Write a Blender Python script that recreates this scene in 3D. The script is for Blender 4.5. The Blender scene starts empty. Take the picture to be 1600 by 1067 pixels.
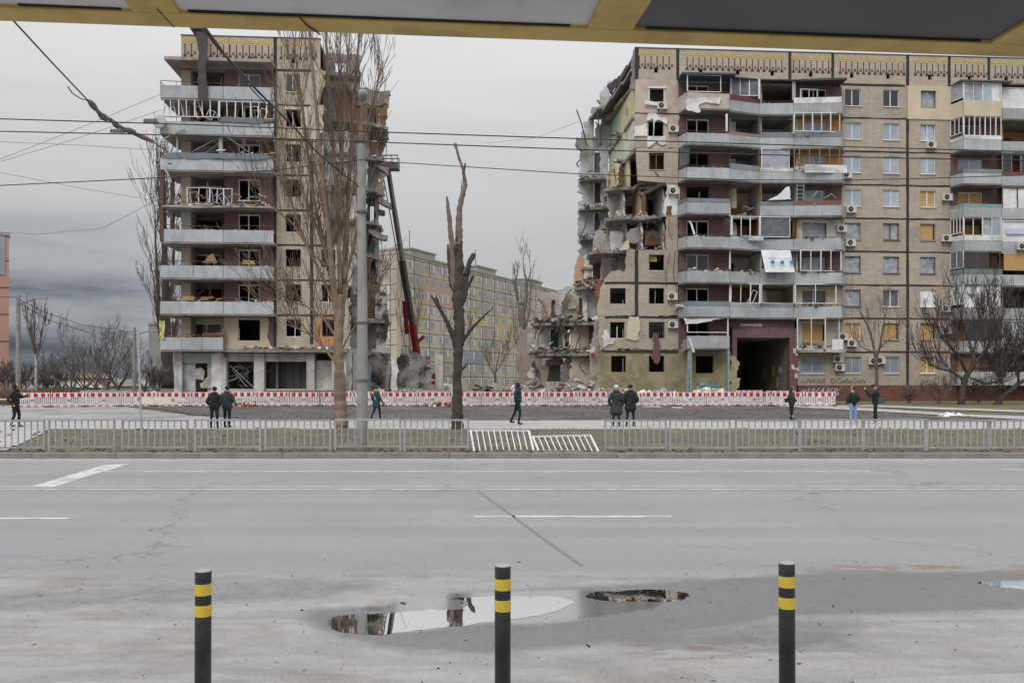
import bpy, math, random
from mathutils import Vector, Matrix, noise
from mathutils.geometry import tessellate_polygon
import numpy as np
R = math.radians
S = bpy.context.scene
C = S.collection
rnd = random.Random(7)
# ------------------------------------------------------------------ camera
EYE = 1.72; F = 1350.0; HOR = 604.0
cd = bpy.data.cameras.new('camera'); cam = bpy.data.objects.new('camera', cd); C.objects.link(cam)
cam.location = (0, 0, EYE); cam.rotation_euler = (R(90), 0, 0)
cd.sensor_width = 36; cd.lens = 36 * F / 1600; cd.shift_y = (HOR - 533.5) / 1600
cd.clip_start = 0.05; cd.clip_end = 5000
S.camera = cam
# ------------------------------------------------------------------ view
S.view_settings.view_transform = 'Standard'; S.view_settings.look = 'None'
S.view_settings.gamma = 1; S.view_settings.use_curve_mapping = False
S.view_settings.exposure = 0.06
# ------------------------------------------------------------------ world: overcast sky
W = bpy.data.worlds.new('World'); S.world = W; W.use_nodes = True
wn = W.node_tree.nodes; wl = W.node_tree.links; wn.clear()
def wnode(t, **k):
    n = wn.new(t)
    for a, b in k.items(): setattr(n, a, b)
    return n
def wmath(op, a, b=None, c=None, clamp=False):
    n = wn.new('ShaderNodeMath'); n.operation = op; n.use_clamp = clamp
    for i, v in enumerate((a, b, c)):
        if v is None: continue
        if isinstance(v, (int, float)): n.inputs[i].default_value = v
        else: wl.new(v, n.inputs[i])
    return n.outputs[0]
SUN_EL, SUN_AZ = R(50), R(205)
sky = wnode('ShaderNodeTexSky', sky_type='NISHITA', sun_disc=False)
sky.sun_elevation = SUN_EL; sky.sun_rotation = SUN_AZ; sky.air_density = 1.5; sky.dust_density = 4
tc = wnode('ShaderNodeTexCoord'); sp = wnode('ShaderNodeSeparateXYZ'); wl.new(tc.outputs['Generated'], sp.inputs[0])
x_, y_, z_ = sp.outputs
zc = wmath('MAXIMUM', z_, 0.0)
cie = wmath('ADD', wmath('MULTIPLY_ADD', zc, .30, 0.47), wmath('MULTIPLY', wmath('MULTIPLY', zc, zc), 1.6))           # brighter toward the zenith, as an overcast sky is
mp = wnode('ShaderNodeMapping'); mp.inputs['Scale'].default_value = (1.6, 1.6, 11)
wl.new(tc.outputs['Generated'], mp.inputs[0])
nz = wnode('ShaderNodeTexNoise'); nz.inputs['Scale'].default_value = 2.0; nz.inputs['Detail'].default_value = 7; nz.inputs['Roughness'].default_value = .55
wl.new(mp.outputs[0], nz.inputs['Vector'])
cl = wnode('ShaderNodeMapRange', interpolation_type='SMOOTHSTEP'); wl.new(nz.outputs[0], cl.inputs[0])
cl.inputs[1].default_value = .34; cl.inputs[2].default_value = .70
# heavier bank of cloud low over the left half of the horizon
ya = wmath('MAXIMUM', y_, 0.02); az = wmath('DIVIDE', x_, ya)
am = wnode('ShaderNodeMapRange', interpolation_type='SMOOTHSTEP'); wl.new(az, am.inputs[0])
am.inputs[1].default_value = -.30; am.inputs[2].default_value = -.50; am.inputs[3].default_value = 0; am.inputs[4].default_value = 1
em = wnode('ShaderNodeMapRange', interpolation_type='SMOOTHSTEP'); wl.new(zc, em.inputs[0])
em.inputs[1].default_value = .20; em.inputs[2].default_value = .08; em.inputs[3].default_value = 0; em.inputs[4].default_value = 1
bank = wmath('MULTIPLY', am.outputs[0], em.outputs[0])
bk = wmath('MULTIPLY', bank, wmath('MULTIPLY_ADD', cl.outputs[0], .58, .27))
thin = wmath('MULTIPLY', cl.outputs[0], .05)
dark = wmath('MINIMUM', wmath('ADD', bk, thin), .8)
lum = wmath('MULTIPLY', cie, wmath('SUBTRACT', 1.0, dark))
mixc = wnode('ShaderNodeMix', data_type='RGBA'); wl.new(dark, mixc.inputs[0])
mixc.inputs[6].default_value = (.985, .99, 1.0, 1); mixc.inputs[7].default_value = (.78, .95, 1.18, 1)
vm = wnode('ShaderNodeVectorMath', operation='SCALE'); wl.new(mixc.outputs[2], vm.inputs[0]); wl.new(lum, vm.inputs['Scale'])
b1 = wnode('ShaderNodeBackground'); wl.new(sky.outputs[0], b1.inputs[0]); b1.inputs[1].default_value = .05
b2 = wnode('ShaderNodeBackground'); wl.new(vm.outputs[0], b2.inputs[0]); b2.inputs[1].default_value = 1.0
ms = wnode('ShaderNodeMixShader'); ms.inputs[0].default_value = .93
wl.new(b1.outputs[0], ms.inputs[1]); wl.new(b2.outputs[0], ms.inputs[2])
wo = wnode('ShaderNodeOutputWorld'); wl.new(ms.outputs[0], wo.inputs[0])
# soft sun behind the cloud
sd = bpy.data.lights.new('sun', 'SUN'); sun = bpy.data.objects.new('sun', sd); C.objects.link(sun)
sd.energy = 1.5; sd.angle = R(35); sd.color = (1, .97, .935)
dv = Vector((math.sin(SUN_AZ) * math.cos(SUN_EL), math.cos(SUN_AZ) * math.cos(SUN_EL), math.sin(SUN_EL)))
sun.rotation_euler = dv.to_track_quat('Z', 'Y').to_euler()
# ------------------------------------------------------------------ pixel helpers
def tz(y):                                             # height of the ground at distance y
    if y < 20.75: return 0.0
    pts = [(20.75, .12), (41, .12), (59, .37), (70, .5), (9999, .5)]
    for (a, za), (b, zb) in zip(pts, pts[1:]):
        if y <= b: return za + (zb - za) * (y - a) / (b - a)
def gp(px, py):                                        # photo pixel -> point on the ground
    k = (py - HOR) / F; u = (px - 800) / F
    Y = EYE / k
    if Y > 20.75:
        for _ in range(40): Y = Y * .5 + .5 * (EYE - tz(Y)) / k
    return (u * Y, Y, tz(Y))
def at(px, py, Y): return Vector(((px - 800) / F * Y, Y, EYE + (HOR - py) * Y / F))
NN = math.sqrt(1 + .07 ** 2); D0 = 70.2
def L(px, py, d=0.0):                                  # pixel on the plane parallel to the facade, d behind it -> (s, z)
    u = (px - 800) / F; Y = (D0 + d * NN) / (1 - .07 * u)
    return (NN * u * Y + .07 * d, EYE + (HOR - py) * Y / F)
def LS(px, d=0.0): return L(px, 0, d)[0]
def PYZ(px, py, s):                                    # pixel on a wall square to the facade, at s -> (d, z)
    u = (px - 800) / F; d = (s - .07 * u * s - D0 * NN * u) / (.07 + u)
    return (d, EYE + (HOR - py) * (D0 + (.07 * s + d) / NN) / F)
def wpt(s, d, z): return Vector(((s - .07 * d) / NN, D0 + (.07 * s + d) / NN, z))
def J(k): return 4.62 + 2.79 * k                       # top of storey k
ROT = math.atan(.07)
# ------------------------------------------------------------------ mesh builder
class MB:
    def __init__(s): s.v = []; s.f = []; s.m = []
    def add(s, vs, fs, m=0):
        o = len(s.v); s.v += [tuple(v) for v in vs]; s.f += [tuple(i + o for i in f) for f in fs]; s.m += [m] * len(fs); return s
    def box(s, x0, x1, y0, y1, z0, z1, m=0):
        return s.add([(x0,y0,z0),(x1,y0,z0),(x1,y1,z0),(x0,y1,z0),(x0,y0,z1),(x1,y0,z1),(x1,y1,z1),(x0,y1,z1)],
                     [(0,3,2,1),(4,5,6,7),(0,1,5,4),(1,2,6,5),(2,3,7,6),(3,0,4,7)], m)
    def obox(s, c, size, rot, m=0, jit=0):
        M = Matrix.Translation(c) @ (rot.to_matrix().to_4x4() if hasattr(rot, 'to_matrix') else Matrix(rot).to_4x4())
        vs = []
        for z in (-.5, .5):
            for (x, y) in ((-.5,-.5),(.5,-.5),(.5,.5),(-.5,.5)):
                p = Vector((x * size[0], y * size[1], z * size[2]))
                if jit: p += Vector((rnd.uniform(-1,1) * size[0], rnd.uniform(-1,1) * size[1], rnd.uniform(-1,1) * size[2])) * jit
                vs.append(M @ p)
        return s.add(vs, [(0,3,2,1),(4,5,6,7),(0,1,5,4),(1,2,6,5),(2,3,7,6),(3,0,4,7)], m)
    def bar(s, a, b, w, h=None, m=0):                  # square bar from a to b
        a = Vector(a); b = Vector(b); h = h or w; ax = b - a
        if ax.length < 1e-5: return s
        q = ax.to_track_quat('Z', 'Y')
        return s.obox((a + b) / 2, (w, h, ax.length), q, m)
    def tube(s, pts, rad, n=8, m=0, cap=True, rough=0):
        pts = [Vector(p) for p in pts]; k = len(pts)
        if not hasattr(rad, '__len__'): rad = [rad] * k
        vs = []; fs = []; prev = None
        for i, p in enumerate(pts):
            t = (pts[min(i + 1, k - 1)] - pts[max(i - 1, 0)]).normalized()
            if prev is None:
                a = t.orthogonal().normalized()
            else:
                a = (prev - t * prev.dot(t)); a = a.normalized() if a.length > 1e-6 else t.orthogonal().normalized()
            prev = a; b = t.cross(a)
            for j in range(n):
                th = 2 * math.pi * j / n; e_ = a * math.cos(th) + b * math.sin(th); vs.append(p + e_ * rad[i] * (1 + (rough * (noise.noise((p + e_ * rad[i]) * 2.6) + .7 * noise.noise((p + e_ * rad[i]) * 9)) if rough else 0)))
        for i in range(k - 1):
            for j in range(n):
                j2 = (j + 1) % n; fs.append((i*n+j, i*n+j2, (i+1)*n+j2, (i+1)*n+j))
        if cap: fs.append(tuple(range(n))[::-1]); fs.append(tuple((k-1)*n + j for j in range(n)))
        return s.add(vs, fs, m)
    def cyl(s, c, r, z0, z1, n=16, m=0, r2=None):
        return s.tube([(c[0], c[1], z0), (c[0], c[1], z1)], [r, r if r2 is None else r2], n, m)
    def sph(s, c, r, m=0, n=10, k=7):
        rr = r if hasattr(r, '__len__') else (r, r, r); vs = [(c[0], c[1], c[2] - rr[2])]; fs = []
        for i in range(1, k):
            ph = -math.pi / 2 + math.pi * i / k
            for j in range(n):
                th = 2 * math.pi * j / n
                vs.append((c[0] + rr[0]*math.cos(ph)*math.cos(th), c[1] + rr[1]*math.cos(ph)*math.sin(th), c[2] + rr[2]*math.sin(ph)))
        vs.append((c[0], c[1], c[2] + rr[2])); T = len(vs) - 1
        for j in range(n):
            j2 = (j + 1) % n; fs.append((0, 1 + j2, 1 + j)); fs.append((T, 1+(k-2)*n+j, 1+(k-2)*n+j2))
            for i in range(k - 2): fs.append((1+i*n+j, 1+i*n+j2, 1+(i+1)*n+j2, 1+(i+1)*n+j))
        return s.add(vs, fs, m)
    def prism(s, outer, holes, f3, t, m=0):
        """outline (+ holes) in 2D, f3(a, b, depth) -> 3D, thickness t"""
        loops = [outer] + list(holes or [])
        flat = [p for l in loops for p in l]; n = len(flat)
        tris = tessellate_polygon([[Vector((p[0], p[1], 0)) for p in l] for l in loops])
        vs = [f3(p[0], p[1], 0) for p in flat] + [f3(p[0], p[1], t) for p in flat]
        fs = []
        for tr in tris:
            a, b, c_ = (flat[i] for i in tr)
            cr = (b[0]-a[0])*(c_[1]-a[1]) - (b[1]-a[1])*(c_[0]-a[0])
            if abs(cr) < 1e-9: continue
            tr = tr if cr > 0 else tr[::-1]
            fs.append(tuple(tr)); fs.append(tuple(i + n for i in tr[::-1]))
        o = 0
        for l in loops:
            k = len(l)
            for i in range(k): i2 = (i + 1) % k; fs.append((o+i2, o+i, o+i+n, o+i2+n))
            o += k
        return s.add(vs, fs, m)
    def mesh(s, name, mats, smooth=False):
        me = bpy.data.meshes.new(name); me.from_pydata(s.v, [], s.f)
        for mt in (mats if isinstance(mats, (list, tuple)) else [mats]): me.materials.append(mt)
        if any(s.m): me.polygons.foreach_set('material_index', s.m)
        if smooth: me.polygons.foreach_set('use_smooth', [True] * len(me.polygons))
        me.update(); return me
    def build(s, name, mats, parent=None, smooth=False, **k):
        o = bpy.data.objects.new(name, s.mesh(name, mats, smooth)); C.objects.link(o)
        if parent is not None:
            o.parent = parent
            if parent.name in OFF: o.location = tuple(-q for q in OFF[parent.name]); OFF2.add(o.name)
        for a, b in k.items(): o[a] = b
        return o
OFF = {}; OFF2 = set()
def child(name, mesh, parent, loc=None, rot=None, **k):
    o = bpy.data.objects.new(name, mesh); C.objects.link(o); o.parent = parent
    if loc is not None: o.location = loc
    if rot is not None: o.rotation_euler = rot
    for a, b in k.items(): o[a] = b
    return o
def thing(name, label, cat, loc=(0,0,0), rz=0, group=None):
    o = bpy.data.objects.new(name, None); C.objects.link(o); o.location = loc; o.rotation_euler = (0, 0, rz)
    o.empty_display_size = .3; o['label'] = label; o['category'] = cat
    if group: o['group'] = group
    return o
def tag(o, label=None, cat=None, group=None, kind=None):
    for a, b in (('label', label), ('category', cat), ('group', group), ('kind', kind)):
        if b: o[a] = b
    return o
def copy_tree(o, parent=None, label=None, loc=None, rot=None):
    c = o.copy(); C.objects.link(c)
    if parent: c.parent = parent
    if label: c['label'] = label
    if loc is not None: c.location = loc
    if rot is not None: c.rotation_euler = rot
    for ch in KIDS.get(o.name, []): copy_tree(ch, c)
    return c
KIDS = {}
def remember(o):
    for x in [o]:
        KIDS[x.name] = [q for q in C.objects if q.parent == x]
        for q in KIDS[x.name]: remember(q)
def jag(poly, amp=.1, step=.5, sd=0, keep=()):
    r = random.Random(sd + len(poly)); out = []
    n = len(poly)
    for i in range(n):
        a = poly[i]; b = poly[(i + 1) % n]; out.append(a)
        if i in keep: continue
        Ln = math.hypot(b[0]-a[0], b[1]-a[1])
        if Ln < step or amp <= 0: continue
        k = int(Ln / min(step, .26))
        if k < 1: continue
        big = 0
        nx, ny = -(b[1]-a[1]) / Ln, (b[0]-a[0]) / Ln
        for j in range(1, k + 1):
            t = (j + r.uniform(-.3, .3)) / (k + 1); 
            if r.random() < .45: big = r.uniform(-amp, amp)
            w = big + r.uniform(-amp, amp) * .55
            out.append((a[0] + (b[0]-a[0])*t + nx*w, a[1] + (b[1]-a[1])*t + ny*w))
    return out
# ------------------------------------------------------------------ materials
def newmat(name):
    m = bpy.data.materials.new(name); m.use_nodes = True
    nt = m.node_tree; nt.nodes.clear()
    o = nt.nodes.new('ShaderNodeOutputMaterial'); b = nt.nodes.new('ShaderNodeBsdfPrincipled')
    nt.links.new(b.outputs[0], o.inputs[0]); return m, nt, b
def mathn(nt, op, a, b=None, clamp=False):
    n = nt.nodes.new('ShaderNodeMath'); n.operation = op; n.use_clamp = clamp
    for i, v in enumerate((a, b)):
        if v is None: continue
        if isinstance(v, (int, float)): n.inputs[i].default_value = v
        else: nt.links.new(v, n.inputs[i])
    return n.outputs[0]
def mixn(nt, f, a, b, bt='MIX'):
    n = nt.nodes.new('ShaderNodeMix'); n.data_type = 'RGBA'; n.blend_type = bt
    for i, v in ((0, f), (6, a), (7, b)):
        if isinstance(v, (int, float)): n.inputs[i].default_value = v if i == 0 else (v, v, v, 1)
        elif isinstance(v, (tuple, list)): n.inputs[i].default_value = (*v[:3], 1)
        else: nt.links.new(v, n.inputs[i])
    return n.outputs[2]
def noisen(nt, vec, sc, det=4, rough=.55, dist=0):
    n = nt.nodes.new('ShaderNodeTexNoise'); n.inputs['Scale'].default_value = sc; n.inputs['Detail'].default_value = det
    n.inputs['Roughness'].default_value = rough; n.inputs['Distortion'].default_value = dist
    nt.links.new(vec, n.inputs['Vector']); return n.outputs[0]
def rampn(nt, f, a, b, smooth=True):
    n = nt.nodes.new('ShaderNodeMapRange'); n.interpolation_type = 'SMOOTHSTEP' if smooth else 'LINEAR'
    nt.links.new(f, n.inputs[0]); n.inputs[1].default_value = a; n.inputs[2].default_value = b; return n.outputs[0]
def mapn(nt, vec, sc):
    n = nt.nodes.new('ShaderNodeMapping'); nt.links.new(vec, n.inputs[0]); n.inputs['Scale'].default_value = sc; return n.outputs[0]
def bumpn(nt, h, st, dist, b):
    n = nt.nodes.new('ShaderNodeBump'); n.inputs['Strength'].default_value = st; n.inputs['Distance'].default_value = dist
    nt.links.new(h, n.inputs['Height']); nt.links.new(n.outputs[0], b.inputs['Normal'])
def objc(nt):
    n = nt.nodes.new('ShaderNodeTexCoord'); return n.outputs['Object']
def M(name, col, col2=None, rough=.85, sc=3, streak=0, dirt=None, dirt_amt=0, dirt_sc=.7, bump=.2, bd=.01, metal=0, spec=.3, fine=0, rnd_obj=0):
    """weathered surface: two-tone noise, rain streaks, patches of dirt"""
    m, nt, b = newmat(name); v = objc(nt)
    col2 = col2 or tuple(c * .82 for c in col)
    n1 = noisen(nt, v, sc, 6, .6); c = mixn(nt, rampn(nt, n1, .3, .7), col, col2)
    if rnd_obj:
        oi = nt.nodes.new('ShaderNodeObjectInfo'); f = mathn(nt, 'MULTIPLY_ADD', oi.outputs['Random'], rnd_obj)
        f.node.inputs[2].default_value = 1 - rnd_obj / 2
        cc = nt.nodes.new('ShaderNodeVectorMath'); cc.operation = 'SCALE'; nt.links.new(c, cc.inputs[0]); nt.links.new(f, cc.inputs['Scale']); c = cc.outputs[0]
    if streak:
        s2 = noisen(nt, mapn(nt, v, (5, 5, .35)), 1.2, 7, .7)
        c = mixn(nt, mathn(nt, 'MULTIPLY', rampn(nt, s2, .45, .75), streak), c, (col[0] * .46, col[1] * .38, col[2] * .32))
    if dirt:
        d = noisen(nt, v, dirt_sc, 8, .65, .4)
        c = mixn(nt, mathn(nt, 'MULTIPLY', rampn(nt, d, .46, .6), dirt_amt), c, dirt)
    if fine:
        fn = noisen(nt, v, 60, 3); c = mixn(nt, mathn(nt, 'MULTIPLY', rampn(nt, fn, .35, .65), fine), c, tuple(q * .5 for q in col))
    nt.links.new(c, b.inputs['Base Color']); b.inputs['Roughness'].default_value = rough; b.inputs['Metallic'].default_value = metal
    b.inputs['Specular IOR Level'].default_value = spec
    if bump: bumpn(nt, noisen(nt, v, sc * 5, 5, .6), bump, bd, b)
    return m
def tile(name, col, mortar, w=.38, h=.17, var=.12, dirt=(.2,.18,.15), da=.35, side=False, mw=.014):
    """courses of facing tile on a precast panel, recessed joints"""
    m, nt, b = newmat(name); v = objc(nt)
    sx = nt.nodes.new('ShaderNodeSeparateXYZ'); nt.links.new(v, sx.inputs[0])
    cx = nt.nodes.new('ShaderNodeCombineXYZ'); nt.links.new(mathn(nt, 'ADD', sx.outputs[0], sx.outputs[1]), cx.inputs[0]); nt.links.new(sx.outputs[2], cx.inputs[1])
    br = nt.nodes.new('ShaderNodeTexBrick'); nt.links.new(cx.outputs[0], br.inputs['Vector'])
    br.inputs['Scale'].default_value = 1; br.inputs['Brick Width'].default_value = w; br.inputs['Row Height'].default_value = h
    br.inputs['Mortar Size'].default_value = mw; br.inputs['Mortar Smooth'].default_value = .3; br.offset = 0.0 if side else .5
    br.inputs['Color1'].default_value = (*[q * (1 + var) for q in col], 1); br.inputs['Color2'].default_value = (*[q * (1 - var) for q in col], 1)
    br.inputs['Mortar'].default_value = (*mortar, 1)
    d = noisen(nt, v, .45, 8, .65, .3); c = mixn(nt, mathn(nt, 'MULTIPLY', rampn(nt, d, .44, .66), da), br.outputs[0], dirt)
    s2 = noisen(nt, mapn(nt, v, (3, 3, .2)), 1.0, 6, .6); c = mixn(nt, mathn(nt, 'MULTIPLY', rampn(nt, s2, .5, .78), .45), c, tuple(q * .45 for q in col))
    nt.links.new(c, b.inputs['Base Color']); b.inputs['Roughness'].default_value = .75
    bumpn(nt, br.outputs['Fac'], -.5, .01, b); return m
TILE = tile('beige_facing_tile', (.45, .385, .305), (.22, .185, .15), .34, .155, .09, da=.28)
TILE2 = tile('dirty_beige_tile', (.41, .35, .28), (.20, .17, .14), .34, .155, .10, da=.42)
MAROON = tile('maroon_facing_tile', (.155, .082, .078), (.08, .055, .053), w=.3, h=.17, var=.2, dirt=(.12,.09,.08), da=.2, side=True)
REDTILE = tile('red_plinth_tile', (.17, .055, .04), (.07, .045, .04), w=.5, h=.14, var=.25, dirt=(.1,.07,.06), da=.55)
SEAM = M('black_bitumen_seam', (.025, .025, .027), (.05, .048, .045), sc=4, rough=.9)
PARAPET = M('pale_blue_grey_asbestos_board', (.43, .46, .48), (.36, .39, .41), sc=.6, streak=.42, dirt=(.24,.22,.19), dirt_amt=.35, bump=.1, rnd_obj=.2)
PARA_D = M('darker_blue_grey_board', (.20, .24, .27), (.15, .18, .20), sc=1, streak=.4, rnd_obj=.3)
SLAB = M('weathered_concrete', (.33, .31, .28), (.22, .205, .185), sc=1.2, streak=.3, dirt=(.1,.09,.08), dirt_amt=.5, bump=.5, bd=.03, fine=.3)
SOFFIT = M('slab_soffit_concrete', (.40, .36, .31), (.28, .25, .22), sc=1.5, dirt=(.12,.1,.08), dirt_amt=.4)
CONC_L = M('pale_concrete', (.58, .555, .52), (.42, .40, .37), sc=1, dirt=(.2,.18,.16), dirt_amt=.5, bump=.5, bd=.02, fine=.25)
CONC_B = M('bluish_painted_concrete', (.56, .585, .62), (.42, .44, .47), sc=.7, streak=.45, dirt=(.2,.18,.16), dirt_amt=.5)
PLASTER = M('white_plaster', (.76, .76, .76), (.6, .59, .58), sc=.9, dirt=(.28,.25,.22), dirt_amt=.5, bump=.3)
PLASTER_BURNT = M('sooty_white_plaster', (.60, .59, .58), (.45, .43, .41), sc=1, dirt=(.03,.028,.026), dirt_amt=.95, dirt_sc=.55, bump=.5)
CREAM = M('cream_render', (.58, .51, .38), (.52, .45, .33), sc=.6, dirt=(.4,.33,.24), dirt_amt=.3, bump=.1)
PINKC = M('pinkish_render', (.54, .46, .40), (.46, .39, .33), sc=.9, dirt=(.3,.25,.21), dirt_amt=.5, fine=.1)
OLIVE = M('olive_glue_on_insulation', (.27, .23, .135), (.19, .165, .10), sc=.9, streak=.4, dirt=(.34,.3,.2), dirt_amt=.6, bump=.6, bd=.03)
YELROOM = M('yellow_room_paint', (.62, .55, .33), (.5, .44, .27), sc=.8, dirt=(.4,.36,.27), dirt_amt=.5)
GRNROOM = M('green_room_paint', (.36, .48, .33), (.3, .4, .28), sc=.8)
ORANGER = M('orange_room_wallpaper', (.62, .38, .16), (.5, .3, .13), sc=1.2, streak=.2)
PEACH = M('peach_wallpaper', (.58, .38, .27), (.5, .32, .22), sc=1.2)
TEAL = M('teal_room_paint', (.10, .22, .28), (.07, .16, .2), sc=1.2)
GRNDARK = M('green_door_paint', (.07, .17, .11), (.05, .12, .08), sc=1.2)
BROWN = M('brown_wood', (.19, .095, .045), (.12, .06, .03), sc=3, rough=.6)
WOOD = M('raw_broken_wood', (.35, .22, .12), (.24, .15, .08), sc=5)
OSB = M('osb_board', (.55, .35, .15), (.38, .22, .09), sc=11, rough=.8, bump=.2)
WHITEP = M('white_pvc_frame', (.74, .75, .76), (.62, .62, .62), sc=4, rough=.4, bump=0)
GREYFR = M('grey_painted_frame', (.3, .31, .32), (.2, .2, .2), sc=4, rough=.6)
IRON = M('rusty_iron', (.11, .065, .045), (.06, .045, .04), sc=8, rough=.8)
IRON_G = M('grey_iron', (.13, .13, .135), (.09, .09, .09), sc=8, rough=.6)
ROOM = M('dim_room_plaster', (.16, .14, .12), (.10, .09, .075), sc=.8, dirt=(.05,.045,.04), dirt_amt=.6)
ROOM_W = M('pale_loggia_plaster', (.70, .68, .64), (.56, .54, .50), sc=.8, dirt=(.25,.2,.16), dirt_amt=.4)
ROOM_O = M('wooden_loggia_lining', (.55, .32, .14), (.40, .22, .09), sc=2, streak=.3)
SHEET = M('grey_plastic_sheet', (.40, .43, .47), (.26, .28, .32), sc=1.6, rough=.35, bump=.6, bd=.06)
SHEETD = M('dark_plastic_sheet', (.17, .18, .20), (.09, .1, .115), sc=1.6, rough=.35, bump=.6, bd=.06)
SHEETW = M('white_tarpaulin', (.74, .75, .77), (.60, .62, .65), sc=1.3, rough=.5, bump=.5, bd=.06)
PANE = M('pale_blue_window_pane', (.36, .42, .50), (.27, .32, .39), sc=.9, rough=.1, bump=0, spec=.8, rnd_obj=.35)  # two-tone pale blue set in the pane colour, brightness varied per object
PANED = M('dark_window_glass', (.025, .028, .03), (.04, .045, .05), sc=1, rough=.08, bump=0, spec=.6)
YELORN = M('yellow_ornament_tile', (.58, .42, .09), (.48, .35, .08), sc=4)
MARORN = M('maroon_ornament_tile', (.10, .035, .03), (.07, .03, .03), sc=4)
TAR = M('tar_roofing_felt', (.05, .045, .048), (.085, .075, .08), sc=3, rough=.8)
MINT = M('mint_painted_steel', (.22, .36, .34), (.16, .27, .26), sc=4, rough=.6)
RUBBLE = M('crushed_concrete_rubble', (.27, .245, .215), (.15, .135, .12), sc=1.4, bump=.8, bd=.05, dirt=(.25,.14,.09), dirt_amt=.35, fine=.3)
BURNT = M('burnt_concrete', (.30, .28, .25), (.13, .12, .11), sc=.9, dirt=(.015,.014,.013), dirt_amt=.95, dirt_sc=.5, bump=.9, bd=.06)
WHITEBRICK = tile('white_silicate_brick', (.52, .51, .49), (.25, .24, .23), w=.26, h=.09, var=.12, da=.35, mw=.01)
ACW = M('yellowed_white_ac_casing', (.62, .60, .54), (.52, .5, .45), sc=2, rough=.5, bump=0)
BLACKM = M('black_grille', (.015, .015, .017), (.03, .03, .03), sc=4, rough=.5)
BLUEPRINT = M('blue_print', (.05, .22, .58), (.05, .2, .5), sc=4)
def poly_wall(parent, name, px, d, mat, th=.2, amp=.08, step=.5, holes=(), sd=1, keep=(), **k):
    """facade-parallel wall piece outlined in photo pixels, standing d metres behind the facade"""
    o = jag([L(x, y, d) for x, y in px], amp, step, sd, keep)
    hs = [[L(x, y, d) for x, y in ((a, b), (c, b), (c, e), (a, e))] for (a, b, c, e) in holes]
    return MB().prism(o, hs, lambda a, b, t: (a, d + t, b), th).build(name, mat, parent, **k)
def side_wall(parent, name, s, dz, mat, th=.16, amp=.05, sd=1, step=.6, **k):
    o = jag(dz, amp, step, sd)
    return MB().prism(o, [], lambda a, b, t: (s + t, a, b), th).build(name, mat, parent, **k)
def slab(parent, name, sdp, z, mat, th=.2, amp=.15, sd=1, step=.5, keep=(), **k):
    o = jag(sdp, amp, step, sd, keep)
    return MB().prism(o, [], lambda a, b, t: (a, b, z - t), th).build(name, mat, parent, **k)
def crumpled(name, mat, parent, s0, s1, z0, z1, d, amp=.06, n=10, sd=0, sag=0, f=None):
    """plastic film / cloth stretched over an opening, with folds"""
    vs = []; fs = []; nx, nz = n, max(4, int(n * (z1 - z0) / max(.3, (s1 - s0))))
    for j in range(nz + 1):
        for i in range(nx + 1):
            a = i / nx; b = j / nz; p = (s0 + (s1 - s0) * a, z0 + (z1 - z0) * b)
            w = noise.noise(Vector((a * 3 + sd * 7.3, b * 2 + a * 2, sd * 3.1))) * amp * 2 + noise.noise(Vector((a * 9 + sd, b * 5 - a * 4, 4.2))) * amp
            sg = -sag * math.sin(a * math.pi) * (1 - b)
            q = (p[0], d + w, p[1] + sg)
            vs.append(f(q, a, b) if f else q)
    for j in range(nz):
        for i in range(nx): a = j * (nx + 1) + i; fs.append((a, a + 1, a + nx + 2, a + nx + 1))
    m = MB().add(vs, fs); return m.build(name, mat, parent, smooth=True)
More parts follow.
